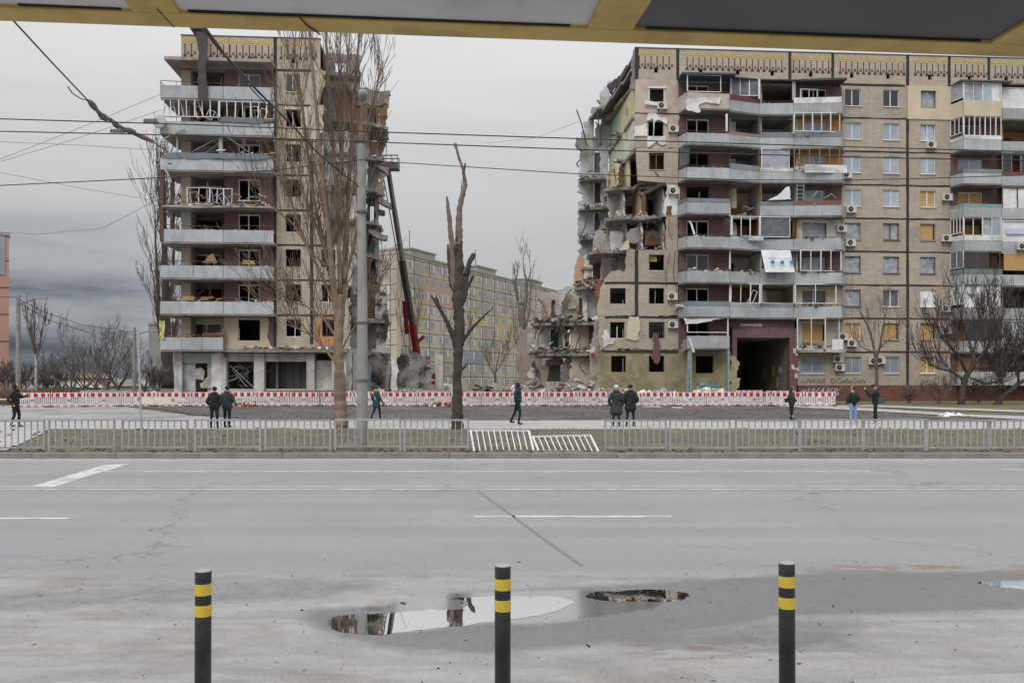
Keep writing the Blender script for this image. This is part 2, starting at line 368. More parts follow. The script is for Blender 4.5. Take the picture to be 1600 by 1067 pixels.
# ================================================================== GROUND, ROAD, PATHS
import bmesh
def attr(nt, name):
    n = nt.nodes.new('ShaderNodeAttribute'); n.attribute_name = name; return n.outputs['Fac']
def worldc(nt):
    n = nt.nodes.new('ShaderNodeNewGeometry'); return n.outputs['Position']
def asphalt(name, base, dustc, fore=False):
    m, nt, b = newmat(name); v = worldc(nt)
    c = mixn(nt, rampn(nt, noisen(nt, v, .5, 6), .3, .7), base, tuple(q * .86 for q in base))
    c = mixn(nt, mathn(nt, 'MULTIPLY', rampn(nt, noisen(nt, mapn(nt, v, (.12, 1.6, 1)), 1.0, 5), .42, .7), .35), c, tuple(q * 1.18 for q in base))
    grain = noisen(nt, v, 90, 2, .7); c = mixn(nt, mathn(nt, 'MULTIPLY', rampn(nt, grain, .38, .62), .55), c, tuple(q * .55 for q in base))
    g2 = noisen(nt, v, 210, 1, .5); c = mixn(nt, mathn(nt, 'MULTIPLY', rampn(nt, g2, .58, .72), .5), c, tuple(min(1, q * 1.6) for q in base))
    g3 = noisen(nt, v, 11, 9, .92); c = mixn(nt, mathn(nt, 'MULTIPLY', rampn(nt, g3, .44, .64), .5), c, tuple(q * .62 for q in base))
    lt = noisen(nt, mapn(nt, v, (.03, .75, 1)), 1.0, 3); c = mixn(nt, mathn(nt, 'MULTIPLY', rampn(nt, lt, .46, .6), .22), c, tuple(q * .6 for q in base))
    oil = noisen(nt, mapn(nt, v, (.5, 1.4, 1)), .9, 7, .7, 1.0); c = mixn(nt, mathn(nt, 'MULTIPLY', rampn(nt, oil, .6, .72), .4), c, tuple(q * .5 for q in base))
    vo = nt.nodes.new('ShaderNodeTexVoronoi'); vo.feature = 'DISTANCE_TO_EDGE'; vo.inputs['Scale'].default_value = .16
    vd = nt.nodes.new('ShaderNodeVectorMath'); vd.operation = 'MULTIPLY_ADD'; nn_ = nt.nodes.new('ShaderNodeTexNoise'); nn_.inputs['Scale'].default_value = 1.1; nn_.inputs['Detail'].default_value = 8; nn_.inputs['Roughness'].default_value = .7; nt.links.new(v, nn_.inputs['Vector'])
    nt.links.new(nn_.outputs['Color'], vd.inputs[0]); vd.inputs[1].default_value = (1.6, 1.6, 0); nt.links.new(v, vd.inputs[2]); nt.links.new(vd.outputs[0], vo.inputs['Vector'])
    ck = mathn(nt, 'MULTIPLY', rampn(nt, vo.outputs['Distance'], .0035, .0008), rampn(nt, noisen(nt, v, .25, 2), .48, .56)); c = mixn(nt, mathn(nt, 'MULTIPLY', ck, .55), c, (.06, .058, .055))
    b.inputs['Roughness'].default_value = .85; b.inputs['Specular IOR Level'].default_value = .3
    if not fore:
        sy = nt.nodes.new('ShaderNodeSeparateXYZ'); nt.links.new(v, sy.inputs[0])
        kd = mathn(nt, 'MULTIPLY', rampn(nt, mathn(nt, 'ADD', sy.outputs[1], mathn(nt, 'MULTIPLY', noisen(nt, v, .8, 5), .8)), 19.9, 21.0), rampn(nt, noisen(nt, v, 3, 6), .3, .6))
        c = mixn(nt, mathn(nt, 'MULTIPLY', kd, .7), c, (.37, .34, .30))
    if fore:
        dn = noisen(nt, mapn(nt, v, (.35, 2.0, 1)), 1.5, 9, .68, .8)
        du = mathn(nt, 'MULTIPLY', attr(nt, 'dust'), mathn(nt, 'ADD', mathn(nt, 'MULTIPLY', rampn(nt, dn, .28, .72), .85), .12), True)
        dc = mixn(nt, rampn(nt, noisen(nt, v, 1.1, 6), .45, .7), dustc, (.26, .225, .19))
        c = mixn(nt, du, c, mixn(nt, mathn(nt, 'MULTIPLY', rampn(nt, noisen(nt, v, 55, 3, .7), .5, .7), .3), dc, tuple(q * .5 for q in dustc)))
        br = attr(nt, 'brown'); bn = noisen(nt, mapn(nt, v, (1, 2.5, 1)), 2.6, 8, .7, .4)
        c = mixn(nt, mathn(nt, 'MULTIPLY', br, rampn(nt, bn, .42, .62), True), c, (.17, .135, .11))
        wn_ = noisen(nt, v, 5, 6, .65); we = attr(nt, 'wet')
        w = rampn(nt, mathn(nt, 'ADD', we, mathn(nt, 'MULTIPLY', mathn(nt, 'SUBTRACT', wn_, .5), 1.0)), .2, .85)
        ga = mathn(nt, 'MULTIPLY', w, .55); c = mixn(nt, ga, c, (.10, .10, .105))
        sh = rampn(nt, mathn(nt, 'ADD', attr(nt, 'sheen'), mathn(nt, 'MULTIPLY', mathn(nt, 'SUBTRACT', noisen(nt, v, 14, 6, .7), .5), .7)), .35, .75)
        r0 = mathn(nt, 'SUBTRACT', .86, mathn(nt, 'MULTIPLY', w, .33)); r1 = mathn(nt, 'SUBTRACT', r0, mathn(nt, 'MULTIPLY', sh, .42), True)
        dry = mathn(nt, 'MULTIPLY', mathn(nt, 'SUBTRACT', 1, mathn(nt, 'MULTIPLY', sh, .8)), mathn(nt, 'MAXIMUM', attr(nt, 'dust'), mathn(nt, 'MULTIPLY', w, .9)))
        for sc_, lo_, hi_, am_ in ((7, .42, .66, .30), (38, .40, .62, .45), (120, .45, .65, .4)):
            gn = noisen(nt, v, sc_, 7 if sc_ < 50 else 2, .85); c = mixn(nt, mathn(nt, 'MULTIPLY', mathn(nt, 'MULTIPLY', rampn(nt, gn, lo_, hi_), am_), dry), c, mixn(nt, .42, c, (0.0, 0.0, 0.0)))
        nt.links.new(r1, b.inputs['Roughness'])
        h = mixn(nt, sh, grain, .5)
        nt.links.new(mathn(nt, 'ADD', mathn(nt, 'MULTIPLY', sh, .7), .3), b.inputs['Specular IOR Level'])
        nt.links.new(mathn(nt, 'MULTIPLY', sh, .95), b.inputs['Coat Weight']); b.inputs['Coat IOR'].default_value = 2.4; b.inputs['Coat Roughness'].default_value = .09
        bumpn(nt, h, .3, .005, b)
    else: bumpn(nt, grain, .35, .008, b)
    nt.links.new(c, b.inputs['Base Color']); return m
ROADM = asphalt('worn_grey_asphalt', (.258, .259, .268), (.4, .37, .34))
FOREM = asphalt('dusty_wet_asphalt', (.258, .259, .268), (.37, .357, .345), True)
DIRT = M('dark_crumbly_dirt', (.06, .056, .055), (.10, .093, .09), sc=1.1, bump=1, bd=.06, fine=.4, dirt=(.17,.16,.15), dirt_amt=.4, dirt_sc=.22)
VERGE = M('winter_verge_soil', (.125, .105, .08), (.08, .07, .056), sc=1.3, bump=1, bd=.05, fine=.4, dirt=(.15,.15,.07), dirt_amt=.6, dirt_sc=.4)
PATHM = M('pale_asphalt_path', (.37, .355, .35), (.30, .29, .285), sc=.8, fine=.25, dirt=(.28,.26,.24), dirt_amt=.4, dirt_sc=.5)
GRASSM = M('dull_winter_grass', (.15, .13, .065), (.10, .095, .045), sc=1.5, bump=1, bd=.05, fine=.4, dirt=(.2,.16,.1), dirt_amt=.5)
KERBM = M('grey_kerb_stone', (.27, .265, .25), (.18, .175, .165), sc=2, fine=.3, streak=.0, dirt=(.12,.11,.1), dirt_amt=.4)
PAINT = M('worn_white_road_paint', (.52, .52, .50), (.42, .42, .41), sc=5, dirt=(.27,.27,.27), dirt_amt=.75, dirt_sc=2.5, fine=.25)
def sheet(name, pts, off, mat, kind='structure', wiggle=0, sd=0):
    """ground sheet following the slope: outline in world x, y"""
    if wiggle: pts = jag(pts, wiggle, 1.0, sd)
    bm = bmesh.new(); bm.faces.new([bm.verts.new((x, y, 0)) for x, y in pts]); bm.normal_update()
    if bm.faces[:][0].normal.z < 0: bmesh.ops.reverse_faces(bm, faces=bm.faces[:])
    for Y in (41, 59, 70):
        bmesh.ops.bisect_plane(bm, geom=bm.verts[:] + bm.edges[:] + bm.faces[:], plane_co=(0, Y, 0), plane_no=(0, 1, 0))
    bmesh.ops.triangulate(bm, faces=bm.faces[:])
    for v in bm.verts: v.co.z = tz(max(v.co.y, 20.8)) + off
    me = bpy.data.meshes.new(name); bm.to_mesh(me); bm.free(); me.materials.append(mat)
    o = bpy.data.objects.new(name, me); C.objects.link(o); o['kind'] = kind; return o
# base ground, far beyond the horizon
m = MB(); ys = [20.9, 41, 59, 70, 160, 400, 1600]; zs = [.112, .112, .362, .492, .49, .5, .5]
for (a, za), (b, zb) in zip(zip(ys, zs), zip(ys[1:], zs[1:])): m.add([(-1500, a, za), (1500, a, za), (1500, b, zb), (-1500, b, zb)], [(0, 1, 2, 3)])
m.build('ground', VERGE, kind='structure')
m = MB(); m.add([(-1500, -300, -.02), (1500, -300, -.02), (1500, 20.95, -.02), (-1500, 20.95, -.02)], [(0, 1, 2, 3)]); m.build('ground_under_road', ROADM, kind='structure')
# road: six lanes; near part is a fine sheet with dust and wet patches
YF = 8.35
m = MB(); m.add([(-300, YF, 0), (300, YF, 0), (300, 20.7, 0), (-300, 20.7, 0)], [(0, 1, 2, 3)]); m.build('road', ROADM, kind='structure')
def poly_sd(X, Y, poly):
    P = np.array(poly); d = np.full(X.shape, 1e9); inside = np.zeros(X.shape, bool); n = len(P)
    for i in range(n):
        ax, ay = P[i]; bx, by = P[(i + 1) % n]; ex, ey = bx - ax, by - ay
        t = np.clip(((X - ax) * ex + (Y - ay) * ey) / (ex * ex + ey * ey + 1e-12), 0, 1)
        d = np.minimum(d, np.hypot(X - ax - t * ex, Y - ay - t * ey))
        c = ((ay > Y) != (by > Y)) & (X < ex * (Y - ay) / (ey + 1e-12) + ax); inside ^= c
    return np.where(inside, -d, d)
def G(pts): return [gp(x, y)[:2] for x, y in pts]
PUD = G([(513, 973), (517, 966), (532, 962), (560, 959), (600, 958), (640, 955), (672, 953), (700, 952), (722, 951), (731, 945), (728, 939), (716, 936), (700, 934.5), (740, 933), (800, 931.5), (850, 931.5), (880, 934), (897, 939), (890, 946), (872, 953), (855, 958), (830, 963), (790, 969), (765, 972), (720, 977), (680, 982), (640, 987), (600, 990), (560, 991), (535, 987), (520, 981)])
PUD2 = G([(914, 931), (930, 926), (960, 923.5), (1000, 922), (1040, 922.5), (1070, 926), (1079, 930), (1070, 935), (1045, 938.5), (1005, 940), (960, 939), (930, 936)])
PUD3 = G([(1530, 911), (1550, 908), (1600, 906.5), (1680, 907), (1740, 912), (1700, 921), (1640, 923), (1590, 920), (1555, 916)])
def puddle_surface(name, poly, sd):
    pts = []
    r = random.Random(sd); n = len(poly)
    for i in range(n):                                 # smooth closed outline
        p0, p1, p2, p3 = (poly[(i + q - 1) % n] for q in range(4))
        for t in (0, .125, .25, .375, .5, .625, .75, .875):
            f = lambda a, b, c, d: .5 * ((2*b) + (-a + c)*t + (2*a - 5*b + 4*c - d)*t*t + (-a + 3*b - 3*c + d)*t**3)
            fx, fy = f(p0[0], p1[0], p2[0], p3[0]), f(p0[1], p1[1], p2[1], p3[1]); pts.append((fx + .02 * noise.noise(Vector((fy * 9, fx * 9, 2))), fy + .045 * noise.noise(Vector((fx * 5, fy * 5, 4))) + .03 * noise.noise(Vector((fx * 17, fy * 10, 8)))))
    tris = tessellate_polygon([[Vector((*p, 0)) for p in pts]])
    mm = MB(); vs = [(x, y, .0015) for x, y in pts]; fs = []
    for a, b, c in tris:
        cr = (vs[b][0]-vs[a][0])*(vs[c][1]-vs[a][1]) - (vs[b][1]-vs[a][1])*(vs[c][0]-vs[a][0])
        fs.append((a, b, c) if cr > 0 else (a, c, b))
    mm.add(vs, fs); return mm.build(name, WATER, kind='structure')
WATER, nt, b = newmat('still_puddle_water'); b.inputs['Base Color'].default_value = (.10, .09, .08, 1); b.inputs['Roughness'].default_value = .015; b.inputs['Specular IOR Level'].default_value = 1.0; b.inputs['Metallic'].default_value = 0; b.inputs['IOR'].default_value = 5.5; b.inputs['Coat Weight'].default_value = 1; b.inputs['Coat Roughness'].default_value = .01; b.inputs['Coat IOR'].default_value = 2.6
bumpn(nt, noisen(nt, worldc(nt), 3, 2), .015, .01, b)
for i, p in enumerate((PUD, PUD2, PUD3)): puddle_surface('puddle', p, i)
nx, ny = 520, 190
X, Y = np.meshgrid(np.linspace(-13, 13, nx), np.linspace(-1.5, YF, ny))
vs = np.stack([X, Y, np.zeros_like(X)], -1).reshape(-1, 3)
idx = np.arange(nx * ny).reshape(ny, nx); fs = np.stack([idx[:-1, :-1], idx[:-1, 1:], idx[1:, 1:], idx[1:, :-1]], -1).reshape(-1, 4)
me = bpy.data.meshes.new('road_edge'); me.from_pydata(vs.tolist(), [], fs.tolist()); me.materials.append(FOREM)
def sat(a): return np.clip(a, 0, 1)
wob = np.array([noise.noise(Vector((x * .9, y * 1.5, 1))) for x, y in zip(X.ravel()[::1], Y.ravel()[::1])]).reshape(X.shape)
wob2 = np.array([noise.noise(Vector((x * .35, y * 2.2, 7))) for x, y in zip(X.ravel(), Y.ravel())]).reshape(X.shape)
dust = sat((7.95 - Y + wob2 * .3) / .45)
dust *= .85 + .15 * wob
WA = G([(470, 968), (485, 952), (600, 945), (640, 930), (760, 922), (900, 915), (1100, 905), (1300, 893), (1750, 893), (1750, 950), (1500, 955), (1300, 960), (1220, 965), (1100, 985), (1000, 1003), (860, 1012), (760, 1021), (640, 1017), (560, 1005), (500, 987)])
WB = G([(900, 990), (1100, 975), (1250, 965), (1330, 972), (1360, 985), (1330, 1010), (1290, 1018), (1200, 1012), (1050, 1018), (930, 1012)])
WC = G([(-100, 932), (40, 920), (200, 916), (330, 905), (500, 903), (620, 912), (500, 938), (330, 945), (150, 950), (-100, 965)])
wet = np.maximum.reduce([sat(.5 - poly_sd(X, Y, WA) * 3.2) , sat(.5 - poly_sd(X, Y, WB) * 3) * .8, sat(.5 - poly_sd(X, Y, WC) * 2.2) * .62])
wet = sat(wet + wob * .12)
dust = dust * (1 - sat(.5 - poly_sd(X, Y, WA) * 6) * .93) * (1 - sat(.5 - poly_sd(X, Y, WC) * 4) * .55)
sheen = np.maximum.reduce([sat(.62 - poly_sd(X, Y, PUD) * 5), sat(.6 - poly_sd(X, Y, PUD2) * 6), sat(.6 - poly_sd(X, Y, PUD3) * 5), sat(.6 - poly_sd(X, Y, G([(560, 952), (590, 936), (700, 927), (900, 921), (1060, 928), (1020, 950), (900, 968), (820, 974)])) * 3)])
brown = np.maximum.reduce([sat(.7 - abs(Y - 7.75 + wob * .2) * 2.2) * .8, sat(.5 - poly_sd(X, Y, G([(1180, 880), (1620, 870), (1700, 895), (1300, 900)])) * 2) , sat(.5 - poly_sd(X, Y, G([(900, 1000), (1300, 990), (1320, 1012), (1050, 1030)])) * 2.5), sat(.4 - poly_sd(X, Y, G([(100, 960), (200, 955), (260, 963), (150, 968)])) * 4), sat(wob * 1.1 - .1) * .4])
for n_, a_ in (('wet', wet), ('dust', dust), ('sheen', sheen), ('brown', brown)):
    at_ = me.attributes.new(n_, 'FLOAT', 'POINT'); at_.data.foreach_set('value', a_.astype(np.float32).ravel())
o = bpy.data.objects.new('road_edge', me); C.objects.link(o); o['kind'] = 'structure'
# pavement edge at the lower right corner, leaves and twigs
m = MB(); a = gp(1330, 1064); b_ = gp(1750, 1048); m.prism([(a[0], a[1]), (b_[0], b_[1]), (b_[0], 1), (a[0], 1)], [], lambda p, q, t: (p, q, .012 - t), .02); m.build('concrete_apron', M('pale_apron_concrete', (.30, .305, .30), sc=2, fine=.3), kind='structure')
m = MB(); r = random.Random(11)
for i in range(700):
    x = r.uniform(-4.2, 4.2); y = r.uniform(4.7, 8.6); s = r.uniform(.002, .006) * (1 if r.random() < .95 else 2.2); q = Matrix.Rotation(r.uniform(0, 6), 3, 'Z') @ Matrix.Rotation(r.uniform(-.4, .4), 3, 'X')
    k = r.random(); m.obox((x, y, s * .4), (s * (4 if k < .25 else 1.2), s, s * .6), q, 0 if k < .6 else 1, .25)
m.build('grit_and_twigs', [M('dark_grit', (.05, .04, .035)), M('pale_grit', (.33, .29, .25))], kind='stuff')
# kerbs: separate stones along the far side
KS = MB(); KS.box(.006, 1.994, 0, .17, -.02, .125); kme = KS.mesh('kerb_stone', KERBM)
kr = bpy.data.objects.new('kerb', None); C.objects.link(kr); kr['kind'] = 'structure'; kr['label'] = 'grey stone kerb between road and verge'
for i in range(-14, 14): child('kerb_stone', kme, kr, (i * 2.0 + .5, 20.7 + rnd.uniform(-.008, .008), rnd.uniform(-.008, .006)))
m = MB(); m.box(-300, -27.502, 20.71, 20.87, -.02, .12); m.box(28.502, 300, 20.71, 20.87, -.02, .12); m.build('kerb_run', KERBM, kr)
# lane markings, each its own sheet
def mark(p): 
    mm = MB(); mm.add([(x, y, .004) for x, y in p], [(0, 1, 2, 3)]); o = mm.build('road_marking', PAINT); o['kind'] = 'structure'; return o
def line(px0, px1, py, w, ext0=0, ext1=0):
    a = gp(px0, py); b = gp(px1, py); mark([(a[0] - ext0, a[1] - w/2), (b[0] + ext1, b[1] - w/2), (b[0] + ext1, b[1] + w/2), (a[0] - ext0, a[1] + w/2)])
line(160, 1360, 736.8, .13); line(1565, 1600, 733, .13, 0, 20)
for py in (760.5, 764.5): line(0, 1600, py, .09, 60, 60)
line(0, 108, 810, .13, 3); line(740, 1050, 807, .14)
a, b_, c_, d_ = gp(50, 760), gp(85, 760), gp(205, 724), gp(160, 727); mark([a[:2], b_[:2], c_[:2], d_[:2]])
# tar seam across the road
m = MB(); p = [gp(748, 768), gp(800, 805), (gp(850, 842)), gp(910, 884)]
m.add([(q[0] - .02, q[1], .004) for q in p] + [(q[0] + .02, q[1], .004) for q in p], [(i, i + 4, i + 5, i + 1) for i in range(3)]); m.build('tar_crack', M('sealed_crack', (.17, .17, .175)), kind='structure')
# verge strip, footpath, dirt field, side path, lawn
def WX(px, Y): return (px - 800) / F * Y
m = MB(); r = random.Random(2); nx2, ny2 = 260, 46; vs = []; fs = []
for j in range(ny2 + 1):
    for i in range(nx2 + 1):
        x = -40 + 80 * i / nx2; y = 20.88 + (32.3 - 20.88) * j / ny2; e = min(j, ny2 - j, 4) / 4 * min(1, max(.0, (x - WX(95, y)) / 1.5))
        vs.append((x, y, .118 + e * (.05 + .07 * noise.noise(Vector((x * .5, y * .5, 3))) + .035 * noise.noise(Vector((x * 2, y * 2, 1))))))
for j in range(ny2):
    for i in range(nx2): q = j * (nx2 + 1) + i; fs.append((q, q + 1, q + nx2 + 2, q + nx2 + 1))
m.add(vs, fs); m.build('verge', VERGE, smooth=True, kind='structure')
sheet('footpath', [(-200, 32.2), (200, 32.2), (200, 40.8), (-200, 40.8)], .02, PATHM)
sheet('footpath', [(-34, 20.9), (WX(10, 21.5), 21.5), (WX(80, 32.2), 32.2), (-34, 32.2)], .018, PATHM)
sheet('dirt_field', [(WX(420, 41), 40.9), (WX(1475, 41), 40.9), (WX(1430, 45), 45), (WX(1300, 52), 52), (WX(1270, 66), 66), (WX(200, 66), 66), (WX(230, 55), 55), (WX(300, 46), 46)], .025, DIRT, wiggle=.5, sd=3)
sheet('paved_yard', [(-80, 40.85), (WX(400, 41), 40.85), (WX(290, 46), 46), (WX(215, 55), 55), (WX(190, 60), 60), (-80, 60)], .02, M('cracked_pale_asphalt', (.32, .31, .305), (.24, .235, .23), sc=.5, dirt=(.14,.135,.13), dirt_amt=.6, dirt_sc=.3, fine=.3), wiggle=.2)
sheet('side_path', [(WX(1200, 60), 60), (WX(1600, 41), 41), (WX(1760, 41.0), 41.0), (WX(1500, 47), 47), (WX(1300, 60), 60)], .035, PATHM, wiggle=.15)
sheet('side_path', [(WX(1290, 60), 60.5), (WX(1700, 46), 46), (WX(1760, 46), 47.5), (WX(1380, 60), 61)], .036, PATHM, wiggle=.15)
sheet('lawn', [(WX(1300, 64), 64), (WX(1600, 50), 50), (WX(1900, 50), 50), (WX(1900, 74), 74), (WX(1290, 71), 71)], .03, GRASSM, wiggle=.2)
# tufts of dead grass and clods
m = MB(); r = random.Random(4)
for i in range(9000):
    x = r.uniform(-22, 22); y = r.uniform(20.95, 32.2)
    if x < WX(100, y): continue
    if noise.noise(Vector((x * .4, y * .5, 9))) < r.uniform(-.35, .4): continue
    z = .13; h = r.uniform(.02, .085); a = r.uniform(0, 3.14); w = r.uniform(.01, .03); l = r.uniform(-.05, .05)
    dx, dy = math.cos(a) * w, math.sin(a) * w
    z = .118 + .05 + .07 * noise.noise(Vector((x * .5, y * .5, 3))) + .035 * noise.noise(Vector((x * 2, y * 2, 1))) - .01
    m.add([(x - dx, y - dy, z), (x + dx, y + dy, z), (x + l, y + l, z + h)], [(0, 1, 2)], r.choice((0, 0, 1)))
for i in range(900):
    x = r.uniform(-22, 22); y = r.choice((r.uniform(20.95, 22), r.uniform(21, 32))); s = r.uniform(.02, .09); m.obox((x, y, .15), (s, s, s * .6), Matrix.Rotation(r.uniform(0, 6), 3, 'Z'), 2, .25)
m.build('grass_tufts', [M('dead_grass', (.20, .17, .095)), M('greenish_grass', (.10, .11, .045)), M('clods', (.12, .1, .08))], kind='stuff')
m = MB()
for i in range(900):
    x = r.uniform(-14, 24); y = 41.5 + abs(r.gauss(0, 8)); 
    if y > 58: continue
    s = r.uniform(.015, .07); m.obox((x, y, tz(y) + .04), (s, s, s * .5), Matrix.Rotation(r.uniform(0, 6), 3, 'Z'), r.randrange(2), .25)
m.build('dirt_clods', [M('dark_clod', (.07, .065, .06)), M('pale_clod', (.25, .23, .21))], kind='stuff')
# ================================================================== TWO HALVES OF THE APARTMENT BLOCK
ZB = .45
def building(name, s0, label):
    r = thing(name, label, 'apartment building', wpt(s0, 0, ZB), ROT); OFF[r.name] = (s0, 0, ZB); return r
def part(mesh, name, parent, s=0, d=0, z=0, rot=None, **k):
    """mesh shared between alike parts, set at (s, d, z)"""
    o = child(name, mesh, parent, rot=rot, **k); q = OFF.get(parent.name, (0, 0, 0)); o.location = (s - q[0], d - q[1], z - q[2]); return o
def wall_panel(p, s0, s1, z0, z1, mat, holes=(), d=0, t=.28, name='wall_panel', edge=None):
    o = edge or [(s0, z0), (s1, z0), (s1, z1), (s0, z1)]
    hs = [[(a, b), (c, b), (c, e), (a, e)] for (a, c, b, e) in holes]
    return MB().prism(o, hs, lambda a, b, q: (a, d + q, b), t).build(name, mat, p)
def seam_h(p, s0, s1, z, w=.15, d=-.006):
    m = MB(); n = max(2, int((s1 - s0) / .8)); pts = [s0 + (s1 - s0) * i / n for i in range(n + 1)]
    j = [(rnd.uniform(-.03, .03), rnd.uniform(-.03, .03)) for _ in pts]
    for i in range(n):
        m.add([(pts[i], d, z - w/2 + j[i][0]), (pts[i+1], d, z - w/2 + j[i+1][0]), (pts[i+1], d, z + w/2 + j[i+1][1]), (pts[i], d, z + w/2 + j[i][1])], [(0, 1, 2, 3)])
    return m.build('bitumen_seam', SEAM, p)
def seam_v(p, s, z0, z1, w=.2, d=-.01):
    m = MB(); n = max(2, int((z1 - z0) / .8)); pts = [z0 + (z1 - z0) * i / n for i in range(n + 1)]
    j = [(rnd.uniform(-.02, .02), rnd.uniform(-.02, .02)) for _ in pts]
    for i in range(n):
        m.add([(s - w/2 + j[i][0], d, pts[i]), (s + w/2 + j[i][1], d, pts[i]), (s + w/2 + j[i+1][1], d, pts[i+1]), (s - w/2 + j[i+1][0], d, pts[i+1])], [(0, 1, 2, 3)])
    return m.build('bitumen_seam', SEAM, p)
def window(p, s0, s1, z0, z1, style, d=0, label=None):
    """frame + two leaves, boards, film or bars in an opening; dark opening when nothing is left"""
    d += .10; w = s1 - s0; h = z1 - z0; f = .06
    def frame(mat, mull=True, wid=.06, depth=.06):
        m = MB(); m.box(s0, s0+wid, d, d+depth, z0, z1); m.box(s1-wid, s1, d, d+depth, z0, z1)
        m.box(s0+wid, s1-wid, d, d+depth, z0, z0+wid); m.box(s0+wid, s1-wid, d, d+depth, z1-wid, z1)
        if mull: c = s0 + w * .47; m.box(c-.04, c+.04, d-.005, d+depth, z0+wid, z1-wid)
        m.box(s0-.04, s1+.04, d-.18, d+.02, z0-.06, z0-.003)
        return m.build('window', mat, p, **({'label': label} if label else {}))
    if style == 'void':
        m = MB(); m.box(s0, s1, d+.06, d+.14, z0-.001, z0+.05); m.box(s0, s0+.05, d+.04, d+.12, z0+.05, z1 - rnd.uniform(0, .6) * h)
        if rnd.random() < .5: c = s0 + w * rnd.uniform(.4, .6); m.bar((c, d+.08, z0+.05), (c + rnd.uniform(-.1, .1), d+.08, z0 + h * rnd.uniform(.5, 1)), .05)
        m.build('broken_window_frame', [WHITEP, GREYFR][rnd.random() < .6], p); return
    if style in ('glass', 'glassdark', 'leaning', 'curtain'):
        fr = frame(WHITEP); c = s0 + w * .47
        for a, b in ((s0+f, c-.04), (c+.04, s1-f)):
            g = MB()
            if style == 'leaning': g.add([(a, d+.03, z0+f), (b, d+.03, z0+f), (b-.05, d+.10, z1-f), (a-.02, d+.1, z1-f)], [(0, 1, 2, 3)])
            else: g.box(a, b, d+.025, d+.04, z0+f, z1-f)
            g.build('pane', PANED if style in ('glassdark', 'curtain') else PANE, fr)
        if style == 'curtain': crumpled('curtain', SHEETW, fr, s0+.1, s0 + w*.5, z0+.1, z1-.1, d+.2, .05, 8, rnd.random()*9)
        return fr
    if style in ('osb', 'osbf'):
        fr = frame(WHITEP if style == 'osbf' else GREYFR, style == 'osbf')
        MB().box(s0+.04, s1-.04 - (.12 if style == 'osb' else 0), d+.065, d+.085, z0+.06, z1-.05).build('board', OSB, fr); return fr
    if style in ('film', 'filmd', 'filmw', 'filmb', 'sheet'):
        fr = frame({'film': GREYFR, 'filmd': WHITEP, 'filmw': WHITEP, 'filmb': BROWN, 'sheet': IRON_G}[style], style in ('filmd', 'filmb'), .05)
        dd = -.04 if style == 'filmw' else .12
        crumpled('plastic_sheet', {'film': SHEET, 'filmd': SHEETD, 'filmw': SHEETW, 'filmb': SHEET, 'sheet': SHEET}[style], fr,
                 s0 - (.05 if style == 'filmw' else 0), s1 + (.1 if style == 'filmw' else 0), z0 - (.1 if style == 'filmw' else 0), z1, d + dd - .02, .07 if style == 'sheet' else .04, 12, rnd.random()*9)
        return fr
    if style == 'grate':
        fr = frame(WHITEP); g = MB(); g.box(s0+f, s1-f, d+.03, d+.04, z0+f, z1-f); g.build('pane', PANE, fr)
        b = MB(); n = 9
        for i in range(n + 1):
            x = s0 + w * i / n; b.bar((x, d-.12, z0), (x, d-.12, z1), .022)
        b.bar((s0, d-.12, z0), (s1, d-.12, z0), .03); b.bar((s0, d-.12, z1), (s1, d-.12, z1), .03)
        for zz in (.35, .7): b.bar((s0, d-.12, z0+h*zz), (s1, d-.12, z0+h*zz), .02)
        b.build('window_grate', GREYFR, fr); return fr
    if style == 'door':      # balcony door and window set, partly out
        fr = frame(WHITEP, True, .08); return fr
    if style == 'doorb':
        fr = frame(BROWN, True, .08); return fr
def frieze(p, s0, s1, z0, z1, vents=(), seams=(), edge=None, cuts=()):
    hs = [(v-.16, v+.16, z0+.55, z0+1.0) for v in vents]
    xs = [s0] + sorted(seams) + [s1]
    for a, b in zip(xs, xs[1:]):
        wall_panel(p, a, b, z0, z1, TILE, [h for h in hs if a < h[0] and h[1] < b], name='frieze_panel')
    for s in seams: seam_v(p, s, z0, z1, .26)
    my = MB(); mm = MB(); s = s0 + .3; zt = z1 - .55; i = 0
    while s < s1 - .2:
        if all(abs(s - q) > .3 for q in seams) and not any(a < s < b for a, b in cuts):
            mm.box(s-.035, s+.035, -.02, -.004, zt-.95, zt-.1); mm.box(s-.1, s+.1, -.02, -.003, zt-1.07, zt-.95); mm.box(s-.14, s+.14, -.019, -.004, zt-1.15, zt-1.073)
            my.box(s-.07, s+.07, -.02, -.004, zt-.097, zt+.08); my.box(s-.24, s-.075, -.02, -.004, zt+.05, zt+.16); my.box(s+.075, s+.24, -.02, -.004, zt+.05, zt+.16)
            if i % 2 == 0: my.box(s-.08, s+.08, -.02, -.004, zt+.19, zt+.36)
            for q in (.2, .3): mm.box(s+q-.03, s+q+.03, -.02, -.004, zt-.95, zt-.72)
        s += .50; i += 1
    my.build('yellow_ornament', YELORN, p, kind='stuff'); mm.build('maroon_ornament', MARORN, p, kind='stuff')
    c = MB(); c.box(s0 - .05, s1 + .05, -.05, .34, z1, z1 + .06); c.build('parapet_cap', IRON_G, p)
PM = {}
